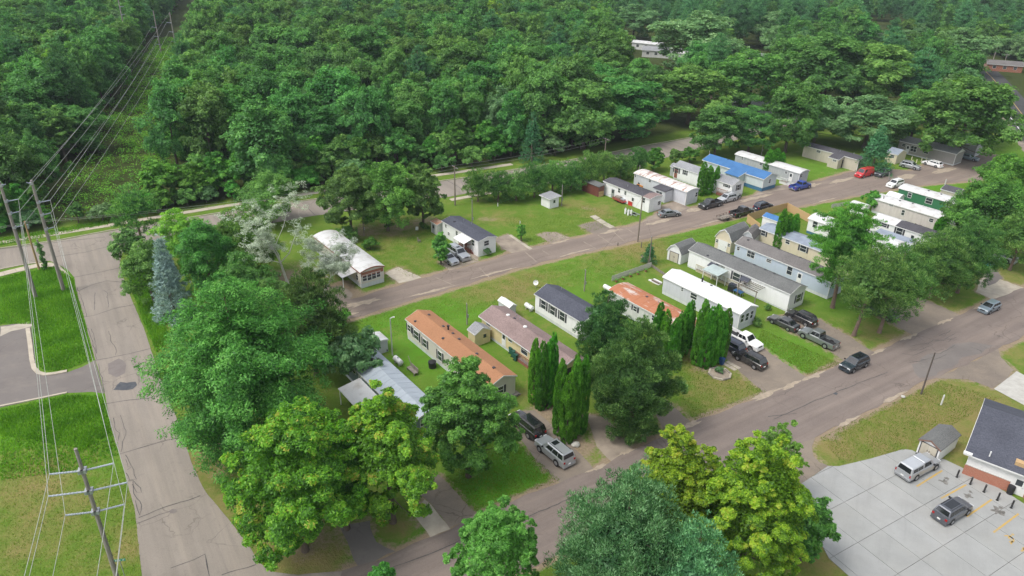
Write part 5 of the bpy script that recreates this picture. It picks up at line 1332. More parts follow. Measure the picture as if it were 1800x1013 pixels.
for k, (b, ty, lab) in enumerate([((640, 415), 385, 'grey wooden post at the tree line behind the curved-roof trailer'), ((830, 397), 352, 'thin pole with meter boxes behind the white porch home'), ((987, 362), 326, 'short yellowish pole beside the lone white shed'),
                      ((1140, 469), 417, 'pale service pole beside the barn-roofed shed'), ((1027, 512), 475, 'short service pole behind the short white home'), ((821, 571), 534, 'thin service pole beside the pale yellow shed'),
                      ((1360, 438), 390, 'brown service pole beside the columnar cedar at the beige home'), ((1546, 376), 345, 'thin dark service pole before the pale mauve home'), ((1603, 357), 331, 'dark service pole between the mauve and green homes'),
                      ((1244, 292), 266, 'white service pole behind the blue roof'), ((1338, 274), 250, 'white service pole behind the grey trailer'), ((1122, 322), 291, 'service pole beside the rust streaked trailer'), ((1112, 357), 333, 'short pole at the junk-filled side yard'), ((1559, 325), 304, 'thin dark pole at the edge of the park road near the white suv')]):
    t_, p_, h_ = pole(lab, b, ty, r=0.11, mat=POLEGREY if k % 3 else POLEWOOD, name='service_pole')
    MB().box(0.08, -0.14, 1.2, 0.22, 0.14, 1.75).build('meter_box', GALV, t_)
    MB().tube([(0, 0.1, 1.7), (0, 0.1, h_ - 0.15), (0, 0.18, h_ + 0.1)], 0.035, 6).build('conduit', GALV, t_)
pole('far roadside pole near the brick house', (1741, 121), 80, r=0.2, cross=1, mat=POLEGREY)
pole('far roadside pole beside the brick house roof', (1763, 119), 95, r=0.18, cross=1, mat=POLEGREY)
# corner: yellow pine pole and a vine-covered stub
t_, pY, hY = pole('yellowish pine pole at the street corner', (69, 474), 389, r=0.17, mat=simple('fresh_pole', (0.40, 0.28, 0.14), (0.30, 0.20, 0.10), 3, 0.9, stretch=(4, 4, 0.25)), cross=0)
MB().tube([(0.25, 0, hY - 1.3), (0.25, 0, hY - 0.6)], 0.16, 10).build('transformer', GALV, t_)
t_, pS, hS = pole('short pole stub wrapped in vines at the street corner', (81, 474), 421, r=0.17, mat=POLEGREY)

# ---- transmission line: two single-circuit poles across the road, a double-circuit pole by the lawn
LINE = (g(300, 108).xy - g(87, 515).xy).normalized()
LYAW = math.atan2(LINE.y, LINE.x)
def hv_pole(label, base, h, arms, name='transmission_pole', r=0.30, mat=POLEGREY):
    """arms: list of (height, side(+1 right/-1 left), length)"""
    p = g(*base)
    t = thing(name, label, 'transmission pole', (p.x, p.y, 0), LYAW - math.pi / 2, 'transmission poles')
    MB().tube([(0, 0, -0.2), (0, 0, h * 0.5), (0, 0, h)], [r, r * 0.82, r * 0.6], 12).build('shaft', mat, t, smooth=50)
    tips = []
    ca, sa = math.cos(LYAW - math.pi / 2), math.sin(LYAW - math.pi / 2)
    for z, sd, ln in arms:
        MB().tube([(sd * 0.15, 0, z - 0.1), (sd * ln, 0, z + 0.12)], [0.075, 0.055], 8).build('arm', CERAM, t)
        ins = MB()
        n = 9
        pts, rad = [], []
        for k in range(n * 2 + 1):
            pts.append((sd * (0.32 + (ln - 0.4) * k / (n * 2)), 0, z - 0.08 + 0.17 * k / (n * 2))); rad.append(0.06 if k % 2 else 0.095)
        ins.tube(pts, rad, 8).build('insulator', CERAM, t)
        MB().box(sd * 0.10 - 0.2, -0.28, z - 0.25, sd * 0.10 + 0.2, 0.28, z + 0.1).build('bracket', GALV, t)
        tips.append(Vector((p.x + ca * sd * ln, p.y + sa * sd * ln, z + 0.12)))
    tips.append(Vector((p.x, p.y, h)))
    return tips
h1, h2 = height_of((63, 523), 320), height_of((112, 511), 317)
T1 = hv_pole('grey transmission pole with stand-off insulators on the street corner, farther from the street', (63, 523), h1, [(h1 - 0.5, 1, 0.7), (h1 - 2.9, 1, 1.7), (h1 - 4.8, 1, 1.3), (h1 - 7.0, 1, 1.2)])
T2 = hv_pole('grey transmission pole with stand-off insulators on the corner verge beside the street', (112, 511), h2, [(h2 - 0.4, -1, 0.7), (h2 - 3.4, 1, 1.7), (h2 - 5.4, 1, 1.3), (h2 - 7.7, 1, 1.2)])
# double-circuit pole standing in the near lawn: top surveyed, foot below the frame
base3 = (216, 1048)
h3 = height_of(base3, 789)
def zpx(base, y): return height_of(base, y)
T3 = hv_pole('double circuit transmission pole with six stand-off arms on the near lawn', base3, h3, [(zpx(base3, 826), -1, 2.3), (zpx(base3, 826), 1, 2.3), (zpx(base3, 862), -1, 2.9), (zpx(base3, 862), 1, 2.9), (zpx(base3, 898), -1, 2.2), (zpx(base3, 898), 1, 2.2)], r=0.22)
F1b, F2b, F3b = (316, 120), (284, 96), (229, 100)
T4 = hv_pole('right hand far transmission pole in the forest clearing', F1b, height_of(F1b, 22), [(height_of(F1b, 40), -1, 1.7), (height_of(F1b, 56), -1, 1.4), (height_of(F1b, 73), -1, 1.2)])
T5 = hv_pole('far transmission pole standing in the middle of the forest clearing', F2b, height_of(F2b, 19), [(height_of(F2b, 48), -1, 1.7), (height_of(F2b, 64), -1, 1.4), (height_of(F2b, 78), -1, 1.2)])
T6 = hv_pole('far transmission pole at the left edge of the forest clearing', F3b, height_of(F3b, -8), [(height_of(F3b, 12), 1, 1.6), (height_of(F3b, 26), 1, 1.4), (height_of(F3b, 42), 1, 1.2)])
def wire(a, b, sag, label, group, r=0.023, name='power_line', n=14, mat=WIRE):
    a, b = Vector(a), Vector(b)
    pts = [a.lerp(b, k / n) - Vector((0, 0, sag * 4 * (k / n) * (1 - k / n))) for k in range(n + 1)]
    o = MB().tube(pts, r, 5).build(name, mat, None, smooth=60)
    prop(o, label, 'power line', group)
    return o
lab, grp = 'thin transmission wire hanging between the street corner and the forest clearing', 'transmission wires over the forest'
for a, b in ((T1[1], T5[0]), (T1[2], T5[1]), (T1[3], T5[2]), (T2[1], T4[0]), (T2[2], T4[1]), (T2[3], T4[2])): wire(a, b, 1.4, lab, grp, 0.028)
wire(T2[4], T4[3], 1.2, lab, grp, 0.022)
lab, grp = 'thin transmission wire running from the street corner to the double circuit pole', 'transmission wires over the lawn'
for a, b in ((T1[1], T3[0]), (T1[2], T3[2]), (T1[3], T3[4]), (T2[1], T3[1]), (T2[2], T3[3]), (T2[3], T3[5])): wire(a, b, 0.7, lab, grp)
lab, grp = 'thin transmission wire running on past the double circuit pole', 'transmission wires towards the viewer'
for q in (0, 1, 2, 3, 4, 5):
    a = T3[q]; wire(a, a - Vector((LINE.x, LINE.y, 0)) * 42 + Vector((3.5, -4, 0.3)), 0.9, lab, grp)
lab, grp = 'distribution wire strung along the back road between wooden poles', 'distribution wires'
for dy in (-1.0, 1.0):
    off = Vector((-math.sin(R_YAW) * dy, math.cos(R_YAW) * dy, 0))
    wire(Vector((PB.x, PB.y, hB - 0.2)) + off, Vector((PA.x, PA.y, hA - 0.2)) + off, 0.6, lab, grp, 0.016)
    wire(Vector((pY.x, pY.y, hY - 0.2)) + off * 0.3, Vector((PB.x, PB.y, hB - 0.2)) + off, 1.4, lab, grp, 0.016)
    wire(Vector((pY.x, pY.y, hY - 0.3)) + off * 0.3, Vector((pY.x - 60, pY.y - 34, hY)) + off, 1.2, lab, grp, 0.016)
wire(tp((63, 523), h1 - 1.2), g(63, 523) + Vector((-7, -3.5, 0)), 0.0, 'steel guy wire staying the corner transmission pole', None, 0.02, 'guy_wire')

# ---- street name sign at the bottom corner
p = g(222, 1022)
sg = thing('street_sign', 'green street name sign on a thin post at the road corner', 'sign', (p.x, p.y, 0), math.radians(12))
MB().tube([(0, 0, 0), (0, 0, 2.6)], 0.04, 8).build('post', GALV, sg)
MB().box(-0.48, -0.015, 2.55, 0.48, 0.015, 2.80).build('sign_blade', simple('sign_green', (0.02, 0.24, 0.15), rough=0.4), sg)
mb = MB()
for x0, x1 in ((-0.38, -0.24), (-0.2, -0.08), (-0.05, 0.06), (0.22, 0.38)): mb.box(x0, -0.018, 2.62, x1, -0.0152, 2.73)
mb.build('lettering', WHITE, sg)

# ---- bollards and bin at the hall
for k, (x, y) in enumerate(((1681.5, 839.5), (1705, 852), (1729, 865.6), (1752.5, 880), (1777, 893.5))):
    p = g(x, y)
    t = thing('bollard', 'black steel bollard in the row before the hall', 'bollard', (p.x, p.y, 0.045), 0, 'bollards before the hall')
    MB().tube([(0, 0, 0), (0, 0, 1.02), (0, 0, 1.08)], [0.1, 0.1, 0.03], 12).build('post', P_BLACK, t, smooth=40)
    MB().tube([(0, 0, 0), (0, 0, 0.03)], 0.15, 12).build('base_plate', BLACKPL, t)
def bin_(label, px, py, mat, z=0.0, r=0.3, h=0.95, name='trash_bin'):
    p = g(px, py)
    t = thing(name, label, 'bin', (p.x, p.y, z), L_YAW)
    MB().tube([(0, 0, 0), (0, 0, h * 0.6), (0, 0, h)], [r * 0.88, r, r * 0.98], 14).build('barrel', mat, t, smooth=40)
    MB().tube([(0, 0, h), (0, 0, h + 0.06), (0, 0, h + 0.1)], [r * 1.04, r * 1.0, r * 0.5], 14).build('lid', mat, t)
    return t
bin_('black round litter bin by the brick wall', 1774, 868, BLACKPL, 0.045, 0.36)
def wheelie(label, px, py, mat, yaw=L_YAW, grp=None):
    p = g(px, py)
    t = thing('wheeled_bin', label, 'bin', (p.x, p.y, 0), yaw, grp)
    mb = MB(); a, b = 0.24, 0.3
    mb.add([(-a,-a,0.05),(a,-a,0.05),(a,a,0.05),(-a,a,0.05),(-b,-b,1.0),(b,-b,1.0),(b,b,1.0),(-b,b,1.0)], [(0,3,2,1),(4,5,6,7),(0,1,5,4),(1,2,6,5),(2,3,7,6),(3,0,4,7)])
    mb.build('bin_body', mat, t)
    MB().box(-b - 0.02, -b - 0.02, 1.002, b + 0.05, b + 0.02, 1.07).build('lid', mat, t)
    for y in (-0.28, 0.28): MB().tube([(-0.25, y - 0.03, 0.1), (-0.25, y + 0.03, 0.1)], 0.1, 10).build('wheel', RUBBER, t)
    return t
GRNP = simple('green_plastic', (0.015, 0.085, 0.065), rough=0.5)
BLUP = simple('blue_plastic', (0.02, 0.07, 0.20), rough=0.5)
for k, (x, y) in enumerate(((899, 622), (903, 628), (907, 634))): wheelie('dark green wheeled bin standing at the end of the red deck', x, y, GRNP, grp='green bins by the red deck')
wheelie('blue lidded wheeled bin under the tall cedars', 1268, 641, BLUP)
wheelie('dark wheeled bin beside the steps of the grey trailer', 1392, 322, GRNP)
bin_('round black fire barrel beside the cream wall of the orange roofed home', 760, 646, BLACKPL, 0, 0.55, 0.9, 'barrel')
# stepping slabs next to the blue bin
for i in range(4):
    for j in range(2):
        p = g(1275, 641) + Vector((math.cos(L_YAW), math.sin(L_YAW), 0)) * (-0.2 + i * 0.62) * 0.9 + Vector((math.cos(R_YAW), math.sin(R_YAW), 0)) * (j * 0.75)
        c, s2 = math.cos(L_YAW), math.sin(L_YAW)
        mb = MB(); mb.prism([(p.x + c * a - s2 * b, p.y + s2 * a + c * b) for a, b in ((-0.26, -0.3), (0.26, -0.3), (0.26, 0.3), (-0.26, 0.3))], 0, 0.06)
        prop(mb.build('stepping_slab', SLABC), 'pale stepping slab in the grid next to the blue lidded bin', 'slab', 'stepping slabs by the cedars')
# octagonal stone planter ring
p = g(1265, 658)
pl = thing('planter_ring', 'octagonal stone edged flower bed on the front lawn', 'flower bed', (p.x, p.y, 0))
for k in range(8):
    a0, a1 = math.pi * 2 * k / 8, math.pi * 2 * (k + 1) / 8
    q = [(math.cos(a) * r, math.sin(a) * r) for a, r in ((a0, 1.35), (a1, 1.35), (a1, 1.62), (a0, 1.62))]
    MB().prism(ccw([Vector(v) for v in q]), 0, 0.22).build('kerb_stone', SLABC if k % 2 else WOODGREY, pl)
MB().prism([(math.cos(2*math.pi*k/8) * 1.34, math.sin(2*math.pi*k/8) * 1.34) for k in range(8)], 0, 0.12).build('soil', GRAVEL, pl)
# swing bench, satellite dish, propane tank, boulder
p = g(725, 655)
sw = thing('garden_swing', 'weathered wooden bench and frame on the lawn between silver and orange roofs', 'bench', (p.x, p.y, 0), L_YAW)
MB().box(-1.0, -0.3, 0.4, 1.0, 0.3, 0.46).build('seat', WOODGREY, sw)
MB().box(-1.0, 0.3, 0.5, 1.0, 0.36, 1.0).build('backrest', WOODGREY, sw)
for x in (-0.9, 0.9):
    for y in (-0.25, 0.25): MB().box(x - 0.05, y - 0.05, 0, x + 0.05, y + 0.05, 0.4).build('leg', WOODGREY, sw)
MB().bar((-1.0, 0.33, 1.0), (-1.6, 0.33, 1.7), 0.08, 0.08).build('brace', WOODGREY, sw)
p = g(942, 506)
sd = thing('satellite_dish', 'white satellite dish on a stub post in the grass', 'dish', (p.x, p.y, 0), math.radians(-110))
MB().tube([(0, 0, 0), (0, 0, 0.9)], 0.04, 8).build('post', GALV, sd)
MB().tube([(0.02, 0, 0.95), (0.10, 0, 1.0), (0.22, 0, 1.06)], [0.08, 0.33, 0.45], 16, caps=False).build('reflector', WHITE, sd)
MB().bar((0.05, 0, 0.9), (0.55, 0, 0.95), 0.03, 0.03).build('feed_arm', GALV, sd)
def boulder(label, px, py, s=0.5, mat=CONC):
    p = g(px, py); bm = bmesh.new(); bmesh.ops.create_icosphere(bm, subdivisions=2, radius=s)
    r = random.Random(int(px))
    for v in bm.verts: v.co *= r.uniform(0.82, 1.12); v.co.z = max(-0.05, v.co.z * 0.55 + 0.15)
    me = bpy.data.meshes.new('boulder'); bm.to_mesh(me); bm.free(); me.materials.append(mat)
    o = link_mesh('boulder', me); o.location = (p.x, p.y, 0.0); prop(o, label, 'rock'); return o
boulder('pale boulder at the foot of the columnar cedars', 1012, 783, 0.5)
boulder('small pale rock by the dry church verge', 1587, 699, 0.28)
p = g(672, 618)
mw = thing('lawn_mower', 'red riding mower beside the small metal shed', 'mower', (p.x, p.y, 0), R_YAW)
MB().box(-0.6, -0.3, 0.3, 0.6, 0.3, 0.6).build('chassis', P_RED, mw)
MB().box(-0.35, -0.22, 0.6, 0.0, 0.22, 0.95).build('seat', BLACKPL, mw)
MB().box(0.2, -0.25, 0.6, 0.65, 0.25, 0.8).build('hood', P_RED, mw)
for x in (-0.45, 0.45):
    for y in (-0.36, 0.36): MB().tube([(x, y - 0.06, 0.22), (x, y + 0.06, 0.22)], 0.22, 12).build('wheel', RUBBER, mw)
# junk in the side yard
def junk(label, name, cat, px, py, parts, yaw=L_YAW):
    p = g(px, py); t = thing(name, label, cat, (p.x, p.y, 0), yaw)
    for nm, mt, bx in parts: MB().box(*bx).build(nm, mt, t)
    return t
TARPB = simple('blue_tarp', (0.03, 0.10, 0.22), rough=0.6)
junk('rusty red farm trailer heaped with scrap in the side yard', 'scrap_trailer', 'trailer', 1090, 355, [('bed', P_RED, (-1.6, -0.8, 0.4, 1.6, 0.8, 0.55)), ('side', REDWOOD, (-1.6, -0.84, 0.55, 1.6, -0.78, 1.0)), ('side', REDWOOD, (-1.6, 0.78, 0.55, 1.6, 0.84, 1.0)), ('scrap_heap', WOODGREY, (-1.2, -0.6, 0.552, 0.3, 0.6, 1.15)), ('scrap_crate', GALV, (0.4, -0.5, 0.552, 1.3, 0.4, 0.95)), ('axle_block', BLACKPL, (-0.3, -0.7, 0, 0.3, 0.7, 0.4))])
junk('red toolbox stack beside the scrap trailer', 'tool_chest', 'chest', 1109, 361, [('chest', P_RED, (-0.6, -0.35, 0, 0.6, 0.35, 0.8)), ('lid', REDWOOD, (-0.62, -0.37, 0.802, 0.62, 0.37, 0.9))])
for k, (x, y) in enumerate(((1099, 376), (1104, 378.5), (1109, 379))):
    p = g(x, y); t = thing('gas_cylinder', 'tall white gas cylinder standing on the lawn near the dark pole', 'gas cylinder', (p.x, p.y, 0), 0, 'white gas cylinders')
    MB().tube([(0, 0, 0), (0, 0, 1.05), (0, 0, 1.25)], [0.2, 0.2, 0.09], 12).build('tank', WHITE, t, smooth=40)
    MB().tube([(0, 0, 1.25), (0, 0, 1.42)], 0.08, 8).build('valve_collar', GALV, t)
junk('grey boat trailer frame lying beside the gas cylinders', 'boat_trailer', 'trailer', 1112, 378, [('side_beam', GALV, (-1.6, -0.6, 0.35, 1.6, -0.5, 0.47)), ('side_beam', GALV, (-1.6, 0.5, 0.35, 1.6, 0.6, 0.47)), ('cross_beam', GALV, (-1.3, -0.5, 0.36, -1.2, 0.5, 0.46)), ('cross_beam', GALV, (1.2, -0.5, 0.36, 1.3, 0.5, 0.46)), ('axle', RUBBER, (-0.15, -0.75, 0.05, 0.15, 0.75, 0.345))])
junk('orange tractor parked behind the black roofed home', 'garden_tractor', 'tractor', 1126, 331, [('chassis', simple('orange_paint', (0.55, 0.22, 0.04)), (-0.9, -0.4, 0.3, 0.9, 0.4, 0.85)), ('seat', BLACKPL, (-0.7, -0.25, 0.852, -0.2, 0.25, 1.25)), ('rear_wheel', RUBBER, (-0.8, 0.42, 0, -0.1, 0.65, 0.75)), ('rear_wheel', RUBBER, (-0.8, -0.65, 0, -0.1, -0.42, 0.75))])
junk('blue topped patio table between the pergola and the deck', 'patio_table', 'table', 1297, 519, [('table_top', TARPB, (-0.8, -0.5, 0.7, 0.8, 0.5, 0.76)), ('leg', GALV, (-0.7, -0.4, 0, -0.62, -0.32, 0.7)), ('leg', GALV, (0.62, 0.32, 0, 0.7, 0.4, 0.7)), ('leg', GALV, (-0.7, 0.32, 0, -0.62, 0.4, 0.7)), ('leg', GALV, (0.62, -0.4, 0, 0.7, -0.32, 0.7))])
junk('dark covered grill at the end of the grey deck', 'grill', 'grill', 1286, 512, [('cabinet', BLACKPL, (-0.6, -0.4, 0, 0.6, 0.4, 0.9)), ('hood', P_NAVY, (-0.55, -0.38, 0.902, 0.55, 0.38, 1.35))])
junk('turquoise plastic paddling pool on the grass by the far right drive', 'paddling_pool', 'pool', 1738, 466, [('basin', simple('turquoise_plastic', (0.03, 0.36, 0.36), rough=0.4), (-0.9, -0.6, 0, 0.9, 0.6, 0.3)), ('water', simple('pool_water', (0.10, 0.40, 0.42), rough=0.1), (-0.8, -0.5, 0.302, 0.8, 0.5, 0.31))])
junk('pile of white boards behind the brilliant white roof', 'board_pile', 'boards', 1153, 496, [('board', WHITE, (-1.2, -0.6, 0, 1.1, -0.2, 0.12)), ('board', WOODGREY, (-1.1, -0.15, 0, 1.2, 0.25, 0.10)), ('board', WHITE, (-0.9, 0.3, 0, 0.9, 0.6, 0.16)), ('board', BRN, (-0.6, -0.5, 0.17, 1.0, -0.25, 0.26))])

# ---- fences
def fence(label, pxs, h, mat, plank=0.19, gap=0.012, name='plank_fence'):
    P = [g(*q).xy for q in pxs]
    t = thing(name, label, 'fence', (P[0].x, P[0].y, 0))
    for i in range(len(P) - 1):
        a, b = P[i] - P[0], P[i+1] - P[0]
        d = (b - a).length; yaw = math.atan2((b - a).y, (b - a).x)
        n = max(1, int(d / plank))
        me = MB().box(0, -0.012, 0.05, d / n - gap, 0.012, h).mesh('plank', mat)
        for k in range(n):
            o = link_mesh('plank', me, t); q = a.lerp(b, k / n)
            o.location = (q.x, q.y, rnd.uniform(-0.02, 0.02)); o.rotation_euler = (0, 0, yaw)
        for z in (0.35, h - 0.3):
            MB().bar((a.x - math.sin(yaw) * 0.05, a.y + math.cos(yaw) * 0.05, z), (b.x - math.sin(yaw) * 0.05, b.y + math.cos(yaw) * 0.05, z), 0.04, 0.09).build('rail', mat, t)
    return t
fence('new yellowish plank fence round the blue roofed shed', [(1334, 408), (1312, 391), (1345, 380), (1382, 370), (1424, 393)], 1.75, TREATED, 0.3)
WHITEW = simple('peeling_white_paint', (0.62, 0.60, 0.57), (0.38, 0.35, 0.31), 3, 0.85)
fence('peeling white picket fence on the grass bank', [(1075, 495), (1145, 470)], 1.05, WHITEW, 0.24, 0.07, 'picket_fence')
fence('weathered board edging running down from the picket fence', [(1127, 452), (1146, 470), (1172, 488)], 0.55, WOODGREY, 0.5, 0.01, 'board_edging')
fence('grey board wall at the road end of the white camper-like shed', [(1461, 366), (1497, 360)], 0.9, WHITEW, 0.35, 0.01, 'low_wall')
# chain barrier of white posts along the tree line and little stakes
for k, (x, y) in enumerate(((1653, 291), (1659, 290), (1666, 288), (1673, 286.5), (1646, 285))):
    p = g(x - 50 + k * 1.5, y - 3); o = MB().tube([(0, 0, 0), (0, 0, 1.0)], 0.11, 8).build('marker_post', simple('cream_post', (0.66, 0.62, 0.45))); o.location = (p.x, p.y, 0)
    prop(o, 'cream marker post in the short row before the taupe home', 'post', 'cream marker posts')
for k, (x, y, h_, lab) in enumerate(((1661, 324, 1.2, 'white stake at the verge of the gravel turning area'), (733, 404, 0.5, 'white utility box in the lawn behind the young maple'), (875, 363, 0.7, 'white stake at the pine hedge'), (914, 394, 0.6, 'thin white stake in the lawn beside the sapling'), (1654, 712, 1.5, 'thin white cross-shaped stake on the dry church lawn'), (1127, 436, 1.2, 'short wooden stake beside the tall dark pole'), (1086, 432, 0.6, 'dark short post at the park road verge'), (600, 566, 1.6, 'dark thin post at the dead end of the park road'), (850, 577, 0.9, 'small stake between yellow shed and home'))):
    p = g(x, y); w_ = 0.07 if k != 1 else 0.25
    o = MB().box(-w_, -w_, 0, w_, w_, h_).box(-w_ * 0.8, -w_ * 0.8, h_, w_ * 0.8, w_ * 0.8, h_ + 0.06).build('stake', WHITE if k not in (5, 6, 7) else POLEWOOD); o.location = (p.x, p.y, 0)
    prop(o, lab, 'stake')

# ---- houses far behind
FG = 'homes beyond the trees'
def far_home(label, px, py, yaw, L, W, wall, roof, z=3.0, rise=1.2, wins=3):
    a = g(px, py)
    t, tw, tl, L, W = building('far_house', label, 'house', a, yaw, L, W, wall, roof, z, rise=rise, sk_h=0, skirt=None, o=0.3, corner=None, group=FG)
    for k in range(wins): window(t, 'L', 0.0, L * (k + 0.7) / (wins + 0.4), 1.7, 1.2, 1.1)
    window(t, 'F', L, W / 2, 1.7, 1.2, 1.1)
far_home('far white home with dark windows among the trees', 1110, 86, math.radians(-30), 14, 5, W_WHITE, R_OLDW, 3.0, 0.7)
far_home('far pale grey roofed home next to the white one', 1128, 100, math.radians(-15), 12, 6, W_WHITE2, R_MGREY)
far_home('far pale house glimpsed behind the big ash crowns', 1176, 104, math.radians(-25), 16, 6, W_GREYL, R_OLDW)
far_home('far white gabled house before the pine stand', 1298, 113, math.radians(-40), 14, 7, W_WHITE, R_MGREY, 3.2, 1.8)
far_home('pale grey house with a white roof behind the street tree', 1284, 196, math.radians(-20), 13, 6, W_GREY, R_WHITE, 3.0, 0.8)
far_home('far white house with a grey roof under the dark pines', 1515, 74, math.radians(-35), 14, 7, W_WHITE, R_DGREY, 3.0, 1.5)
far_home('far small red brick house beside the highway', 1733, 124, math.radians(-20), 13, 7, BRICK, R_BGREY, 2.8, 1.2)


# ---- service wires and yard clutter
def ptop(b, ty): return tp(b, height_of(b, ty) - 0.1)
_tall = ptop((1121, 425), 345)
for b, ty in (((1122, 322), 291), ((987, 362), 326), ((1027, 512), 475), ((1140, 469), 417)):
    wire(_tall, ptop(b, ty), 0.5, 'thin service wire from the tall dark pole to a service pole', 'service wires of the tall dark pole', 0.012, 'service_wire', mat=BLACKPL)
wire(ptop((800, 361), 292), ptop((830, 397), 352), 0.4, 'thin service wire from the back road pole to the meter pole', None, 0.012, 'service_wire', mat=BLACKPL)
wire(ptop((1140, 469), 417), ptop((1360, 438), 390), 0.8, 'thin service wire between the barn shed pole and the cedar pole', None, 0.012, 'service_wire', mat=BLACKPL)
wire(ptop((1546, 376), 345), ptop((1603, 357), 331), 0.4, 'thin service wire between the mauve and green homes', None, 0.012, 'service_wire', mat=BLACKPL)
def chair(label, px, py, mat, yaw, grp, z=0.0):
    p = g(px, py, z); t = thing('lawn_chair', label, 'chair', (p.x, p.y, z), yaw, grp)
    MB().box(-0.25, -0.25, 0.38, 0.25, 0.25, 0.43).build('seat', mat, t)
    MB().box(-0.27, -0.25, 0.432, -0.21, 0.25, 0.95).build('backrest', mat, t)
    for x in (-0.22, 0.22):
        for y in (-0.22, 0.22): MB().box(x - 0.03, y - 0.03, 0, x + 0.03, y + 0.03, 0.38).build('leg', mat, t)
for k, (x, y) in enumerate(((1256, 487), (1262, 490), (1270, 493))): chair('white lawn chair on the deck under the pale green awning', x, y, WHITE, 0.6 * k, 'chairs on the awning deck', 0.455)
for k, (x, y) in enumerate(((1610, 401), (1616, 403))): chair('brown garden chair between the mauve and half black roofed homes', x, y, BRN, 1.0 * k, 'garden chairs by the mauve home')
chair('dark lawn chair on the grass near the young round tree', 737, 426, WOODGREY, 0.4, None)
def pot(label, px, py, grp, mat, leaf):
    p = g(px, py); t = thing('flower_pot', label, 'flower pot', (p.x, p.y, 0), 0, grp)
    MB().tube([(0, 0, 0), (0, 0, 0.3), (0, 0, 0.34)], [0.15, 0.22, 0.24], 10).build('pot', mat, t)
    MB().tube([(0, 0, 0.34), (0, 0, 0.5), (0, 0, 0.68)], [0.2, 0.3, 0.08], 8).build('plant', leaf, t)
GRN_ = simple('potted_leaves', (0.06, 0.16, 0.02), (0.10, 0.22, 0.04), 8); TERR = simple('terracotta', (0.36, 0.15, 0.09))
for x, y in ((1083, 496), (1095, 492), (1108, 487), (1121, 483), (1135, 478)): pot('terracotta flower pot at the foot of the picket fence', x, y, 'flower pots by the picket fence', TERR, GRN_)
for x, y in ((1352, 470), (1362, 474), (1372, 478)): pot('dark planter along the skirting of the light blue home', x, y, 'planters by the light blue home', BLACKPL, GRN_)
def tank(label, px, py, yaw=L_YAW):
    p = g(px, py); t = thing('propane_tank', label, 'tank', (p.x, p.y, 0), yaw)
    MB().tube([(-0.95, 0, 0.6), (-0.8, 0, 0.6), (0.8, 0, 0.6), (0.95, 0, 0.6)], [0.1, 0.38, 0.38, 0.1], 14).build('tank', WHITE, t, smooth=40)
    for x in (-0.5, 0.5): MB().box(x - 0.08, -0.25, 0, x + 0.08, 0.25, 0.3).build('foot', CONC, t)
    MB().tube([(0, 0, 0.95), (0, 0, 1.1)], 0.1, 8).build('valve_cover', GALV, t)
tank('white propane tank at the back of the rusty roofed home', 1068, 512)
tank('white propane tank behind the short white home', 930, 545)
tank('white propane tank on the lawn side of the silver roofed home', 700, 640)
junk('grey picnic table on the paved corner behind the green home', 'picnic_table', 'table', 1655, 345, [('table_top', WOODGREY, (-0.9, -0.4, 0.7, 0.9, 0.4, 0.76)), ('bench', WOODGREY, (-0.9, -0.95, 0.4, 0.9, -0.7, 0.45)), ('bench', WOODGREY, (-0.9, 0.7, 0.4, 0.9, 0.95, 0.45)), ('trestle', WOODGREY, (-0.7, -0.9, 0.32, -0.62, 0.9, 0.395)), ('trestle', WOODGREY, (0.62, -0.9, 0.32, 0.7, 0.9, 0.395)), ('leg', WOODGREY, (-0.7, -0.1, 0, -0.62, 0.1, 0.32)), ('leg', WOODGREY, (0.62, -0.1, 0, 0.7, 0.1, 0.32))])
junk('white crates and appliances stacked beside the dark roofed shed', 'scrap_stack', 'scrap', 1696, 350, [('appliance', WHITE, (-0.6, -0.4, 0, 0.2, 0.4, 1.0)), ('appliance', GALV, (0.25, -0.4, 0, 1.0, 0.4, 0.85)), ('crate', WOODGREY, (-0.3, -0.35, 1.002, 0.15, 0.3, 1.3))])
junk('dark green storage bench along the light blue home', 'storage_bench', 'bench', 1378, 488, [('box', GRNP, (-1.1, -0.3, 0, 1.1, 0.3, 0.6)), ('lid', BLACKPL, (-1.14, -0.34, 0.602, 1.14, 0.34, 0.68))])
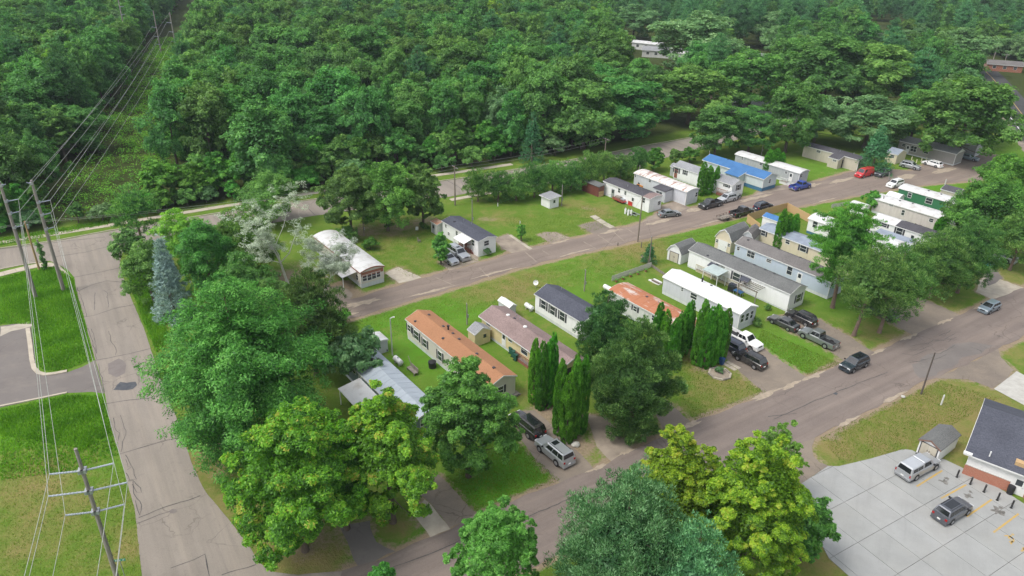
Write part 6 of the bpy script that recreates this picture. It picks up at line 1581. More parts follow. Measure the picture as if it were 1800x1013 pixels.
# ================================================================== TREES
LEAF_GAIN = (1.50, 2.05, 1.75)
def foliage(name, dark, mid, light, accent=None, trans=0.45, vary=0.22, gain=LEAF_GAIN):
    if name in MATS: return MATS[name]
    t = NT(name)
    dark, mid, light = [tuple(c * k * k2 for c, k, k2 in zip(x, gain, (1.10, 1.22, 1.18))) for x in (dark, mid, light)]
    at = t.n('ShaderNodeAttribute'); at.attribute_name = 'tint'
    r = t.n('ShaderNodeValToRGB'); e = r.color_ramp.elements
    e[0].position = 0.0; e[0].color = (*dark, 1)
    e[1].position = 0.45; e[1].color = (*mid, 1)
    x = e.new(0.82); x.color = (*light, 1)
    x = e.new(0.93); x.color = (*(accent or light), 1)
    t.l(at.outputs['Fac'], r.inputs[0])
    oi = t.n('ShaderNodeObjectInfo')
    hs = t.n('ShaderNodeHueSaturation')
    t.l(r.outputs[0], hs.inputs['Color'])
    t.l(t.math('ADD', t.math('MULTIPLY', t.math('SUBTRACT', oi.outputs['Random'], 0.5), 0.035), 0.5), hs.inputs['Hue'])
    fr = t.math('FRACT', t.math('MULTIPLY', oi.outputs['Random'], 7.31))
    t.l(t.math('ADD', t.math('MULTIPLY', t.math('SUBTRACT', fr, 0.5), vary * 2), 1.0), hs.inputs['Value'])
    d = t.n('ShaderNodeBsdfDiffuse'); tr = t.n('ShaderNodeBsdfTranslucent'); gl = t.n('ShaderNodeBsdfGlossy'); gl.inputs['Roughness'].default_value = 0.5
    gl.inputs['Color'].default_value = (0.5, 0.55, 0.5, 1)
    t.l(hs.outputs[0], d.inputs['Color'])
    tc = t.mix(1.0, hs.outputs[0], (1.15, 1.1, 0.5), 'MULTIPLY'); t.l(tc, tr.inputs['Color'])
    m1 = t.n('ShaderNodeMixShader'); m1.inputs[0].default_value = trans
    t.l(d.outputs[0], m1.inputs[1]); t.l(tr.outputs[0], m1.inputs[2])
    m2 = t.n('ShaderNodeMixShader'); m2.inputs[0].default_value = 0.035
    t.l(m1.outputs[0], m2.inputs[1]); t.l(gl.outputs[0], m2.inputs[2])
    t.l(m2.outputs[0], t.out.inputs['Surface'])
    MATS[name] = t.m
    return t.m
def unit(a): return a / np.maximum(1e-9, np.linalg.norm(a, axis=-1, keepdims=True))
def leafcloud(rng, C_, R_, n, size, aspect=0.6, mode='leaf', centre=None, accent=0.0, jitter=0.42, shell=(0.45, 1.12), up=0.5):
    """n leaf sprays on the outer shells of clumps; returns triangles (n,3,3) and tint (n)"""
    C_ = np.asarray(C_, float); R_ = np.asarray(R_, float)
    if R_.ndim == 1: R_ = np.stack([R_, R_, R_], 1)
    k = len(C_)
    wgt = (R_[:, 0] * R_[:, 2]) ** 1.0; wgt = wgt / wgt.sum()
    ci = rng.choice(k, n, p=wgt)
    d = unit(rng.normal(size=(n, 3)))
    cen = np.array(centre) if centre is not None else C_.mean(0)
    out = unit(C_ - cen + 1e-6); out[:, 2] += up; out = unit(out)
    o = out[ci]
    dot = (d * o).sum(1)
    flip = dot < -0.25
    d[flip] = d[flip] - 2 * dot[flip][:, None] * o[flip]
    p = C_[ci] + d * R_[ci] * rng.uniform(shell[0], shell[1], (n, 1)) ** 0.8
    if mode == 'needle': jitter *= 1.35
    if mode == 'leaf':
        nr = unit(d * 0.6 + o * 0.55 + np.array([0, 0, 0.35]) + rng.normal(size=(n, 3)) * 0.42)
        t = unit(np.cross(nr, rng.normal(size=(n, 3))))
        b = np.cross(nr, t)
        s = size * rng.uniform(0.6, 1.35, (n, 1))
        q = np.stack([p - t * s * 0.5 - b * s * aspect * 0.45, p - t * s * 0.4 + b * s * aspect * 0.55 - nr * s * 0.08, p + t * s * 0.62], 1)
    elif mode == 'needle':           # blades fanning out from the twig
        ax = unit(d * 0.9 + o * 0.5 + np.array([0, 0, 0.35]) + rng.normal(size=(n, 3)) * 0.38)
        sd = unit(np.cross(ax, rng.normal(size=(n, 3))))
        s = size * rng.uniform(0.6, 1.3, (n, 1))
        q = np.stack([p - ax * s * 0.3 + sd * s * aspect * 0.5, p - ax * s * 0.25 - sd * s * aspect * 0.5, p + ax * s * 0.7], 1)
    elif mode == 'spray':            # upright flat sprays of cedar
        ax = unit(np.array([0, 0, 1.0]) + d * 0.45 + rng.normal(size=(n, 3)) * 0.22)
        nr = unit(d + rng.normal(size=(n, 3)) * 0.5); sd = unit(np.cross(ax, nr))
        s = size * rng.uniform(0.6, 1.3, (n, 1))
        q = np.stack([p - ax * s * 0.4 + sd * s * aspect * 0.55, p - ax * s * 0.45 - sd * s * aspect * 0.55, p + ax * s * 0.6], 1)
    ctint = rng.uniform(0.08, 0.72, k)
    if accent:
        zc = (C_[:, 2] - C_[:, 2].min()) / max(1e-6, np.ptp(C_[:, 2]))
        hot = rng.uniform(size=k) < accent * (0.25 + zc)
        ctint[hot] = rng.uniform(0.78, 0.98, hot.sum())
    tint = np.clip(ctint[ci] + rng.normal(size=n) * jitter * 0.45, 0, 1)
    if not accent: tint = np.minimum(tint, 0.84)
    return q, tint
def fit_crown(q, H, R, zmin=None):
    c = q.mean(1)
    k = R / np.percentile(np.hypot(c[:, 0], c[:, 1]), 97.5)
    kz = H / np.percentile(c[:, 2], 99.8)
    d = c * np.array([k, k, kz]) - c
    return q + d[:, None, :]
def leaf_mesh(name, q, tint, mat):
    n = len(q)
    me = bpy.data.meshes.new(name)
    me.vertices.add(3 * n); me.vertices.foreach_set('co', q.astype(np.float32).ravel())
    me.loops.add(3 * n); me.loops.foreach_set('vertex_index', np.arange(3 * n, dtype=np.int32))
    me.polygons.add(n); me.polygons.foreach_set('loop_start', np.arange(0, 3 * n, 3, dtype=np.int32))
    a = me.attributes.new('tint', 'FLOAT', 'POINT'); a.data.foreach_set('value', np.repeat(tint, 3).astype(np.float32))
    me.materials.append(mat)
    me.update(calc_edges=True)
    return me
BARK = simple('bark_brown', (0.13, 0.10, 0.075), (0.075, 0.058, 0.045), 4, 0.95, bump=0.5, stretch=(3, 3, 0.4))
BARKP = simple('bark_pine', (0.20, 0.14, 0.105), (0.13, 0.09, 0.07), 4, 0.95, bump=0.5, stretch=(3, 3, 0.5))
BARKG = simple('bark_pale_grey', (0.42, 0.40, 0.36), (0.30, 0.285, 0.26), 4, 0.9, bump=0.3, stretch=(3, 3, 0.4))
BARKS = simple('bark_bleached', (0.55, 0.54, 0.50), (0.40, 0.39, 0.36), 4, 0.9, stretch=(3, 3, 0.4))
def limbs(rng, H, R, targets, r0, mat, top=0.85, lean=(0, 0), nlimb=14, name='trunk', thin=0.35, z_from=(0.25, 0.75)):
    mb = MB()
    lx, ly = lean
    def axis_at(f): return Vector((lx * f * H * 0.1 + math.sin(f * 5) * 0.12, ly * f * H * 0.1 + math.cos(f * 4) * 0.1 - 0.1, f * H * top))
    pts = [axis_at(f) for f in (0, 0.08, 0.3, 0.55, 0.8, 1.0)]
    pts[0].z = -0.15
    mb.tube(pts, [r0 * 1.35, r0, r0 * 0.85, r0 * 0.6, r0 * 0.3, r0 * 0.08], 9)
    if len(targets):
        for i in rng.choice(len(targets), min(nlimb, len(targets)), replace=False):
            tg = Vector(tuple(targets[i]))
            f = min(0.95, max(z_from[0], min(z_from[1], (tg.z - 0.35 * math.hypot(tg.x, tg.y)) / (H * top))))
            a = axis_at(f)
            mid = a.lerp(tg, 0.55) + Vector((0, 0, -0.08 * (tg - a).length))
            rr_ = r0 * thin * (1.1 - f)
            mb.tube([a, mid, tg], [rr_, rr_ * 0.65, rr_ * 0.2], 6)
    return mb.mesh(name, mat, smooth=60)
def broadleaf(seed, H, R, nleaf, leaf, mat, nclump=60, base=0.25, bark=BARK, accent=0.0, irr=0.22, clump=(0.17, 0.30), aspect=0.65, r0=None, top_heavy=0.0, nlimb=14, flat=0.8, inner=0.14):
    rng = np.random.default_rng(seed)
    hz = H * (1 - base) / 2; cz = H * (1 + base) / 2
    d = unit(rng.normal(size=(nclump * 2, 3)))
    keep = (d[:, 2] > -0.75) | (rng.uniform(size=len(d)) < 0.4); d = d[keep][:nclump]
    ph = rng.uniform(0, 6.28, 4)
    az = np.arctan2(d[:, 1], d[:, 0])
    lob = 1 + irr * (0.6 * np.cos(2 * az + ph[0]) + 0.5 * np.cos(3 * az + ph[1] + 2 * d[:, 2]) + 0.6 * np.cos(5 * az + ph[2] + 3 * d[:, 2]) * 0.6)
    rad = rng.uniform(0.45, 1.0, len(d)) ** 0.55
    rc = R * rng.uniform(*clump, len(d))
    shrink = 1 - clump[0] * 0.9
    zprof = 1.0 - (0.25 - top_heavy) * np.clip(d[:, 2], 0, 1) ** 2
    C_ = np.stack([d[:, 0] * rad * lob * R * shrink * zprof, d[:, 1] * rad * lob * R * shrink * zprof, cz + d[:, 2] * rad * (hz - rc * 0.5) * (1 + irr * 0.5 * np.cos(ph[3] + 4 * az))], 1)
    C_[:, 2] = np.maximum(C_[:, 2], H * base * 0.8)
    R_ = np.stack([rc, rc, rc * flat], 1)
    sub = 6
    off = unit(rng.normal(size=(len(C_), sub, 3))); off[..., 2] = off[..., 2] * 0.8 + 0.1
    C2 = (C_[:, None, :] + off * R_[:, None, :] * rng.uniform(0.5, 1.05, (len(C_), sub, 1))).reshape(-1, 3)
    R2 = (R_[:, None, :] * rng.uniform(0.28, 0.55, (len(C_), sub, 1))).reshape(-1, 3)
    big_C, C_all, R_all = C_, np.concatenate([C_, C2]), np.concatenate([R_ * 0.7, R2])
    n1 = int(nleaf * (1 - inner))
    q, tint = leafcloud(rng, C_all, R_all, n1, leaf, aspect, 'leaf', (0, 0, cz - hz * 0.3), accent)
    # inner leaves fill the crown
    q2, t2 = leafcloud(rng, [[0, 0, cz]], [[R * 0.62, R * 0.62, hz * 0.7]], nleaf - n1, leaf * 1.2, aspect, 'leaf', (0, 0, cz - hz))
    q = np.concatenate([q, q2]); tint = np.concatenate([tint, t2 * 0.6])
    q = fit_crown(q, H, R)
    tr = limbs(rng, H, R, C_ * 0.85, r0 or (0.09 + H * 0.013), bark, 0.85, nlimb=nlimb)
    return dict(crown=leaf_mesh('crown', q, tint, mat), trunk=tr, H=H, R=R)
def pine(seed, H, R, nleaf, leaf, mat, base=0.18, bark=BARKP, whorl=1.0, droop=0.0, flatc=0.45, aspect=0.22, clump=0.2, shape='round', per=(5, 8), gap=0.0, lean=(0, 0), r0=None, mode='needle', inner=0.12):
    """whorled branches carrying needle clumps"""
    rng = np.random.default_rng(seed)
    C_, R_, tips = [], [], []
    nin = int(nleaf * inner)
    z = H * base
    while z < H * 0.985:
        f = (z - H * base) / (H * (1 - base))
        if shape == 'cone': rr_ = R * (1 - f) ** 0.85 + 0.12
        elif shape == 'round': rr_ = R * max(0.12, (1 - (max(0, f - 0.30) / 0.72) ** 1.9)) * (0.66 + 0.34 * min(1, f / 0.3))
        else: rr_ = R * max(0.15, (1 - f ** 2.2)) * (0.8 + 0.2 * min(1, f / 0.25))
        nb = rng.integers(*per)
        a0 = rng.uniform(0, 6.28)
        for b in range(nb):
            if rng.uniform() < gap: continue
            a = a0 + 6.28 * b / nb + rng.normal() * 0.25
            ln = rr_ * rng.uniform(0.72, 1.12)
            steps = max(1, int(ln / (R * clump * 1.0)))
            rise = 0.25 * (1 if shape != 'cone' else -0.15) - droop
            zc = z + rng.normal() * 0.3
            for s_ in range(steps):
                u = (s_ + 1) / steps
                if u < 0.3 and steps > 2: continue
                cr_ = R * clump * (0.55 + 0.55 * (1 - abs(u - 0.75))) * rng.uniform(0.8, 1.2) * (0.55 + 0.45 * rr_ / R)
                C_.append((math.cos(a) * ln * u + lean[0] * z * 0.1 + rng.normal() * 0.1 * R * clump, math.sin(a) * ln * u + lean[1] * z * 0.1, zc + rise * ln * u * (0.6 + 0.4 * u)))
                R_.append((cr_, cr_, cr_ * flatc))
            tips.append(C_[-1])
        z += whorl * rng.uniform(0.75, 1.2) * (1 - 0.35 * f)
    C_.append((lean[0] * H * 0.1, lean[1] * H * 0.1, H * 0.965)); R_.append((R * clump * 0.5, R * clump * 0.5, H * 0.035))
    C_ = np.array(C_); R_ = np.array(R_)
    off = rng.normal(size=(len(C_), 3, 3)) * 0.5
    C2 = (C_[:, None, :] + off * R_[:, None, :]).reshape(-1, 3)
    R2 = (R_[:, None, :] * rng.uniform(0.35, 0.7, (len(C_), 3, 1))).reshape(-1, 3)
    C_, R_ = np.concatenate([C_, C2]), np.concatenate([R_ * 0.75, R2])
    q, tint = leafcloud(rng, C_, R_, nleaf - nin, leaf, aspect, mode, (0, 0, H * 0.3), up=0.6)
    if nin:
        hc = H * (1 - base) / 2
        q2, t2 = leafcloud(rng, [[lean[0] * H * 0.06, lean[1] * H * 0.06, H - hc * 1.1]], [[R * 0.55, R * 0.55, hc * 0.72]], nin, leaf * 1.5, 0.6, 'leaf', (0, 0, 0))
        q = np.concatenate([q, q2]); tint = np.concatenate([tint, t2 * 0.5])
    if not (lean[0] or lean[1]): q = fit_crown(q, H, R)
    tr = limbs(rng, H, R, np.array(tips), r0 or (0.10 + H * 0.012), bark, 0.97, lean, nlimb=min(26, len(tips)), z_from=(base * 0.9, 0.95), thin=0.28)
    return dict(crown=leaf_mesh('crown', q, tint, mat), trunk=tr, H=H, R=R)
def columnar(seed, H, R, nleaf, leaf, mat):
    """flame-shaped arborvitae"""
    rng = np.random.default_rng(seed)
    k = int(170 + H * 14)
    zf = rng.uniform(0.02, 0.97, k); a = rng.uniform(0, 6.28, k)
    prof = np.minimum(1, (zf + 0.12) / 0.22) ** 0.6 * (1 - np.clip((zf - 0.55) / 0.47, 0, 1) ** 2.0)
    rr_ = R * 0.80 * prof
    C_ = np.stack([np.cos(a) * rr_, np.sin(a) * rr_, zf * H], 1)
    rc = R * rng.uniform(0.16, 0.27, k) * (0.45 + 0.55 * prof)
    R_ = np.stack([rc, rc, rc * 1.6], 1)
    q, tint = leafcloud(rng, C_, R_, nleaf, leaf, 0.5, 'spray', None, up=0.2, shell=(0.6, 1.05), jitter=0.3)
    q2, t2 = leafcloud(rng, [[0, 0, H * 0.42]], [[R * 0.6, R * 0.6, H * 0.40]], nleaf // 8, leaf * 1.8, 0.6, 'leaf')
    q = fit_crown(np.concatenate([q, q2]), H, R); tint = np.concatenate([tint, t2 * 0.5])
    tr = MB().tube([(0, 0, -0.1), (0, 0, H * 0.5), (0, 0, H * 0.9)], [0.14, 0.09, 0.02], 7).mesh('trunk', BARK, smooth=60)
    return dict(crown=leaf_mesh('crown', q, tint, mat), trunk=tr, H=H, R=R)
def bare_tree(seed, H, R, mat, leaves=0, lmat=None, leaf=0.2, r0=0.2, nlimb=22, lean=(0, 0)):
    rng = np.random.default_rng(seed)
    mb = MB()
    ends = []
    def branch(p, d, ln, r, depth):
        pts = [p]; rad = [r]
        dd = Vector(d)
        for k in range(4):
            dd = (dd + Vector(tuple(rng.normal(size=3) * 0.13)) + Vector((0, 0, 0.05))).normalized()
            pts.append(pts[-1] + dd * ln / 4); rad.append(r * (1 - 0.22 * (k + 1)))
        mb.tube(pts, rad, 6 if depth < 2 else 4)
        ends.extend(pts[2:])
        if depth < 3:
            for _ in range(rng.integers(3, 5) if depth else rng.integers(6, 9)):
                k = rng.integers(1 if depth else 2, 5)
                a = rng.uniform(0, 6.28)
                side = Vector((math.cos(a), math.sin(a), rng.uniform(0.15, 0.9))).normalized()
                branch(pts[k], (dd * 0.45 + side).normalized(), ln * rng.uniform(0.38, 0.62), rad[k] * 0.62, depth + 1)
    branch(Vector((0, 0, -0.1)), (lean[0], lean[1], 1), H * 0.72, r0, 0)
    me = mb.mesh('trunk', mat, smooth=60)
    co = np.array([v.co[:] for v in me.vertices]); sc = H / max(0.1, co[:, 2].max())
    for v in me.vertices: v.co *= sc
    ext = float(np.percentile(np.hypot(co[:, 0] - co[:, 0].mean(), co[:, 1] - co[:, 1].mean()), 97)) * sc
    out = dict(trunk=me, H=H, R=ext, crown=None)
    if leaves:
        E_ = np.array([tuple(e) for e in ends]) * sc
        E_ = E_[E_[:, 2] > H * 0.25]
        q, tint = leafcloud(rng, E_, np.full(len(E_), leaf * 2.6), leaves, leaf, 0.55, 'leaf', (0, 0, H * 0.4))
        out['crown'] = leaf_mesh('crown', q, tint, lmat)
    return out
def put_tree(pr_, x, y, H, R, label, cat='tree', group=None, name='tree', rot=None):
    t = thing(name, label, cat, (x, y, 0), rnd.uniform(0, 6.28) if rot is None else rot, group)
    t.scale = (R / pr_['R'], R / pr_['R'], H / pr_['H'])
    if pr_['trunk']: link_mesh('trunk', pr_['trunk'], t)
    if pr_['crown']: link_mesh('crown', pr_['crown'], t)
    return t

F_OAK = foliage('leaves_forest', (0.034, 0.100, 0.024), (0.088, 0.226, 0.050), (0.170, 0.345, 0.082), gain=(1, 1, 1))
F_OAK2 = foliage('leaves_forest_light', (0.045, 0.120, 0.024), (0.110, 0.245, 0.050), (0.20, 0.36, 0.085), gain=(1, 1, 1))
F_YELLOW = foliage('leaves_yellow_green', (0.075, 0.115, 0.012), (0.145, 0.185, 0.020), (0.23, 0.255, 0.032))
F_BRIGHT = foliage('leaves_bright', (0.040, 0.125, 0.016), (0.090, 0.255, 0.030), (0.175, 0.36, 0.055), gain=(1, 1, 1))
F_PINE = foliage('needles_dark', (0.032, 0.105, 0.042), (0.085, 0.225, 0.085), (0.16, 0.33, 0.13), trans=0.3, gain=(1, 1, 1))
F_ASH = foliage('leaves_ash', (0.062, 0.140, 0.050), (0.155, 0.285, 0.110), (0.28, 0.41, 0.195), gain=(1, 1, 1))
# woodland prototypes
WOOD = [broadleaf(100 + k, 17, 6.2 + 0.4 * (k % 3), 17000, 0.46, F_OAK if k % 3 else F_OAK2, 60, 0.05, nlimb=5, irr=0.22, clump=(0.20, 0.32)) for k in range(6)]
POPLAR = [broadleaf(140 + k, 18, 3.6, 9000, 0.42, (F_OAK2, F_YELLOW)[k], 40, 0.18, nlimb=4, irr=0.15) for k in range(2)]
WPINE = [pine(150 + k, 19, 4.2, 12000, 0.55, F_PINE, base=0.30, whorl=1.2, shape='round', clump=0.26, aspect=0.3) for k in range(3)]
BUSH = [broadleaf(160 + k, 4.0, 2.6, 6000, 0.30, (F_BRIGHT, F_OAK2, F_ASH)[k], 24, 0.02, nlimb=4, irr=0.3) for k in range(3)]
YOUNG = [broadleaf(170 + k, 8.0, 3.2, 9000, 0.36, (F_BRIGHT, F_OAK2)[k], 36, 0.10, nlimb=5, irr=0.25) for k in range(2)]
ASH = [broadleaf(180 + k, 14, 6.0, 22000, 0.38, (F_ASH, F_OAK2, F_OAK)[k], 70, 0.06, nlimb=8, irr=0.25) for k in range(3)]
DEADW = [bare_tree(190 + k, 13, 3, BARKG, r0=0.16) for k in range(2)]

# ---- named trees, surveyed one by one
def survey(base, top_y, wpx, trunk=False):
    """base: foot of the tree (trunk) or the column of the crown's middle and the row of its foot"""
    b = g(*base)
    H = height_of(base, top_y)
    bx = base[0]
    if not trunk:
        for _ in range(4):
            bx += base[0] - pr((b.x, b.y, H * 0.55))[0]
            b = g(bx, base[1]); H = height_of((bx, base[1]), top_y)
    R = wpx / 2 * pr((b.x, b.y, H * 0.55))[2] / FPX
    return b, H, R
def T(maker, base, top_y, wpx, label, cat='tree', group=None, name='tree', trunk=False, **kw):
    b, H, R = survey(base, top_y, wpx, trunk)
    if callable(maker): p_ = maker(H=H, R=R, **kw)
    else: p_ = maker
    return put_tree(p_, b.x, b.y, H, R, label, cat, group, name)
F_WP = foliage('needles_white_pine', (0.030, 0.095, 0.016), (0.088, 0.240, 0.034), (0.180, 0.37, 0.070), trans=0.35, gain=(1, 1, 1))
F_SCOTS = foliage('needles_scots_pine', (0.040, 0.105, 0.026), (0.105, 0.225, 0.050), (0.21, 0.34, 0.090), trans=0.3, gain=(1, 1, 1))
F_BLUEP = foliage('needles_blue_pine', (0.040, 0.115, 0.048), (0.108, 0.255, 0.108), (0.235, 0.42, 0.21), trans=0.3, gain=(1, 1, 1))
F_SCOTSD = foliage('needles_dark_scots', (0.028, 0.075, 0.020), (0.078, 0.170, 0.042), (0.165, 0.275, 0.075), trans=0.28, gain=(1, 1, 1))
F_MAPLE = foliage('leaves_maple', (0.034, 0.115, 0.008), (0.120, 0.300, 0.016), (0.25, 0.46, 0.035), (0.42, 0.42, 0.06), gain=(1, 1, 1))
F_MAPLEY = foliage('leaves_yellow_maple', (0.058, 0.115, 0.006), (0.200, 0.290, 0.014), (0.355, 0.43, 0.032), (0.43, 0.45, 0.05), gain=(1, 1, 1))
F_LIGHTG = foliage('leaves_light_green', (0.060, 0.150, 0.020), (0.14, 0.31, 0.045), (0.25, 0.44, 0.09), gain=(1, 1, 1))
F_DENSE = foliage('leaves_dense_green', (0.034, 0.110, 0.020), (0.095, 0.265, 0.040), (0.19, 0.40, 0.075), gain=(1, 1, 1))
F_CEDAR = foliage('sprays_cedar', (0.045, 0.14, 0.014), (0.105, 0.31, 0.028), (0.19, 0.44, 0.05), trans=0.3, gain=(1, 1, 1))
F_SPRUCE = foliage('needles_blue_spruce', (0.12, 0.175, 0.165), (0.26, 0.34, 0.325), (0.42, 0.49, 0.47), trans=0.2, gain=(1, 1, 1))
F_SPRUCEG = foliage('needles_green_spruce', (0.024, 0.062, 0.030), (0.048, 0.100, 0.050), (0.085, 0.15, 0.080), trans=0.2)
F_SILVER = foliage('leaves_silver', (0.17, 0.19, 0.135), (0.31, 0.335, 0.255), (0.46, 0.48, 0.40), trans=0.25, gain=(1, 1, 1))
B = lambda seed, n, leaf, mat, nc, base=0.2, **k: (lambda H, R: broadleaf(seed, H, R, n, leaf, mat, nc, base, **k))
Pn = lambda seed, n, leaf, mat, **k: (lambda H, R: pine(seed, H, R, n, leaf, mat, **k))
T(Pn(1, 160000, 0.25, F_WP, base=0.06, whorl=0.85, clump=0.17, shape='round', aspect=0.5, flatc=0.7, per=(6, 9), mode='leaf', inner=0.15), (420, 800), 498, 302, 'large broad white pine beside the left street', name='pine_tree')
T(Pn(2, 50000, 0.36, F_SCOTSD, base=0.15, whorl=0.9, clump=0.24, aspect=0.28, flatc=0.6), (545, 660), 478, 140, 'dark pine behind the large broad white pine', name='pine_tree')
T(B(3, 85000, 0.24, F_MAPLE, 110, 0.03, accent=0.06, clump=(0.13, 0.22)), (517, 968), 717, 245, 'bushy yellow green maple at the street corner', name='maple_tree')
T(B(4, 80000, 0.23, F_MAPLE, 110, 0.04, accent=0.13, clump=(0.12, 0.21), irr=0.3), (682, 918), 680, 205, 'maple with orange tipped top before the silver roof', name='maple_tree')
T(B(5, 40000, 0.24, F_MAPLE, 70, 0.05, accent=0.08), (600, 930), 752, 130, 'green maple crown between the corner maple and the orange tipped maple', name='maple_tree')
T(B(6, 85000, 0.22, F_DENSE, 120, 0.03, clump=(0.14, 0.22), irr=0.15), (823, 838), 645, 164, 'dense round leafed tree by the driveway of the black suv', name='shade_tree')
T(B(7, 140000, 0.19, F_MAPLEY, 300, 0.02, accent=0.08, clump=(0.07, 0.13)), (1318, 1065), 768, 228, 'large yellow green maple at the car park edge', name='maple_tree')
T(B(8, 95000, 0.19, F_MAPLEY, 230, 0.02, accent=0.06, clump=(0.08, 0.14)), (1182, 1035), 760, 188, 'yellow green maple beside the lower road', name='maple_tree')
T(B(9, 20000, 0.24, F_DENSE, 60, 0.02), (1420, 985), 880, 90, 'green shrub at the corner of the concrete car park', 'shrub', name='shrub')
T(B(10, 30000, 0.15, F_LIGHTG, 90, 0.15, clump=(0.08, 0.14)), (1362, 885), 750, 112, 'feathery pale tree behind the yellow green maple', name='feathery_tree')
T(Pn(11, 170000, 0.25, F_BLUEP, base=0.03, whorl=0.95, clump=0.17, shape='round', aspect=0.30, inner=0.12, flatc=0.9, per=(7, 10)), (1100, 1130), 838, 268, 'blue green pine on the near side of the lower road', name='pine_tree')
T(Pn(12, 80000, 0.25, F_BLUEP, base=0.03, whorl=0.75, clump=0.18, shape='round', aspect=0.34, flatc=0.75, per=(7, 10)), (1208, 1180), 922, 190, 'second smaller blue green pine beside the yellow maple', name='pine_tree')
T(B(13, 70000, 0.16, F_LIGHTG, 160, 0.1, clump=(0.08, 0.14)), (872, 1100), 892, 165, 'light green tree on the near verge of the lower road', name='shade_tree')
T(B(14, 9000, 0.24, F_BRIGHT, 40, 0.1), (672, 1075), 994, 55, 'small bright green tree top on the near verge', name='shade_tree')
T(Pn(15, 105000, 0.28, F_SCOTSD, base=0.04, whorl=1.15, clump=0.25, gap=0.1, shape='round', aspect=0.36, flatc=0.7, per=(5, 8), inner=0.08), (1120, 760), 568, 160, 'tufted round pine between the rusty roof and the lower road', name='pine_tree')
T(Pn(16, 50000, 0.28, F_SCOTSD, base=0.08, whorl=1.1, clump=0.26, gap=0.1, shape='round', aspect=0.3, flatc=0.75), (1062, 652), 512, 100, 'dark tufted pine at the end of the short white home', name='pine_tree')
T(Pn(17, 30000, 0.28, F_SCOTSD, base=0.05, whorl=0.85, clump=0.24, shape='round', aspect=0.3, flatc=0.75), (1075, 715), 600, 80, 'smaller tufted pine beside the cedar clump', name='pine_tree')
T(Pn(18, 55000, 0.34, F_WP, base=0.28, whorl=1.15, clump=0.22, shape='round', aspect=0.26, flatc=0.42, gap=0.1), (1463, 541), 362, 130, 'tall white pine with a bare trunk and tiered branches', name='pine_tree', trunk=True)
T(Pn(19, 30000, 0.32, F_SCOTS, base=0.32, whorl=0.9, clump=0.22, aspect=0.3, flatc=0.7, lean=(0.9, 0.2)), (1500, 590), 432, 120, 'pine with leaning bare trunk at the kerb', name='pine_tree', trunk=True)
T(Pn(20, 34000, 0.32, F_SCOTS, base=0.25, whorl=0.9, clump=0.22, aspect=0.3, flatc=0.7, lean=(0.8, 0.1)), (1545, 585), 440, 125, 'broader leaning pine beside the driveway', name='pine_tree', trunk=True)
T(Pn(21, 46000, 0.32, F_SCOTS, base=0.18, whorl=0.9, clump=0.22, aspect=0.3, flatc=0.7), (1652, 524), 408, 120, 'round pine on the lawn beside the lower road', name='pine_tree')
T(Pn(22, 40000, 0.32, F_SCOTS, base=0.2, whorl=0.95, clump=0.22, aspect=0.3, flatc=0.7), (1705, 515), 392, 110, 'round pine behind the steel blue hatchback', name='pine_tree')
T(B(23, 44000, 0.27, F_DENSE, 90, 0.15), (1745, 450), 318, 130, 'dark green maple above the far right drive', name='maple_tree')
T(Pn(24, 32000, 0.34, F_SCOTS, base=0.2, whorl=1.0, clump=0.22, aspect=0.3, flatc=0.6), (1795, 475), 372, 110, 'pine at the far right drive', name='pine_tree')
T(B(25, 30000, 0.27, F_DENSE, 70, 0.15), (1700, 430), 345, 85, 'dark maple behind the green home', name='maple_tree')
T(B(26, 30000, 0.30, F_BRIGHT, 80, 0.12, clump=(0.15, 0.25)), (1772, 355), 272, 92, 'bright green maple beside the gravel turning area', name='maple_tree')
T(Pn(27, 30000, 0.28, F_SPRUCE, base=0.02, whorl=0.5, clump=0.26, shape='cone', aspect=0.3, flatc=0.5, per=(7, 10), droop=0.1), (309, 558), 420, 72, 'blue spruce between the left street trees', name='spruce_tree', trunk=True)
T(Pn(28, 9000, 0.42, F_SCOTS, base=0.28, whorl=1.0, clump=0.26, aspect=0.3, gap=0.15), (252, 437), 322, 84, 'thin pine at the street corner', name='pine_tree', trunk=True)
T(B(29, 8000, 0.3, F_SCOTS, 40, 0.05, irr=0.3), (228, 470), 402, 70, 'scrubby dark tree at the street corner', name='scrub_tree')
T(B(30, 20000, 0.24, F_OAK2, 70, 0.02), (258, 530), 425, 95, 'mixed scrub tree behind the blue spruce', name='scrub_tree')
T(B(31, 16000, 0.26, F_YELLOW, 60, 0.03), (316, 470), 370, 90, 'yellow green tree top above the blue spruce', name='shade_tree')
T(B(32, 34000, 0.25, F_DENSE, 80, 0.02), (362, 525), 390, 112, 'dense green tree right of the blue spruce', name='shade_tree')
T(B(33, 34000, 0.25, F_BRIGHT, 80, 0.02), (430, 490), 368, 125, 'bright green tree left of the silver tree', name='shade_tree')
T(B(34, 20000, 0.24, F_OAK2, 60, 0.03), (425, 575), 445, 120, 'green undergrowth tree between spruce and pine', name='shade_tree')
T(B(35, 18000, 0.26, F_OAK2, 60, 0.02), (480, 590), 490, 95, 'dark leafy tree below the silver tree', name='shade_tree')
T(B(36, 20000, 0.28, F_OAK2, 60, 0.02), (470, 392), 295, 110, 'oak before the back road left of the cluster', name='oak_tree')
# pale half-dead poplars
for sd, base, ty, w, ln, lab in ((41, (500, 515), 346, 165, (0, 0), 'silvery half-dead poplar with pale limbs'), (42, (560, 522), 388, 135, (0.25, 0.05), 'leaning silvery poplar over the curved-roof trailer')):
    b, H, R = survey(base, ty, w)
    put_tree(bare_tree(sd, H, R, BARKS, 15000, F_SILVER, 0.14, 0.20, lean=ln), b.x, b.y, H, R, lab, 'tree', None, 'poplar_tree', rot=0.0)
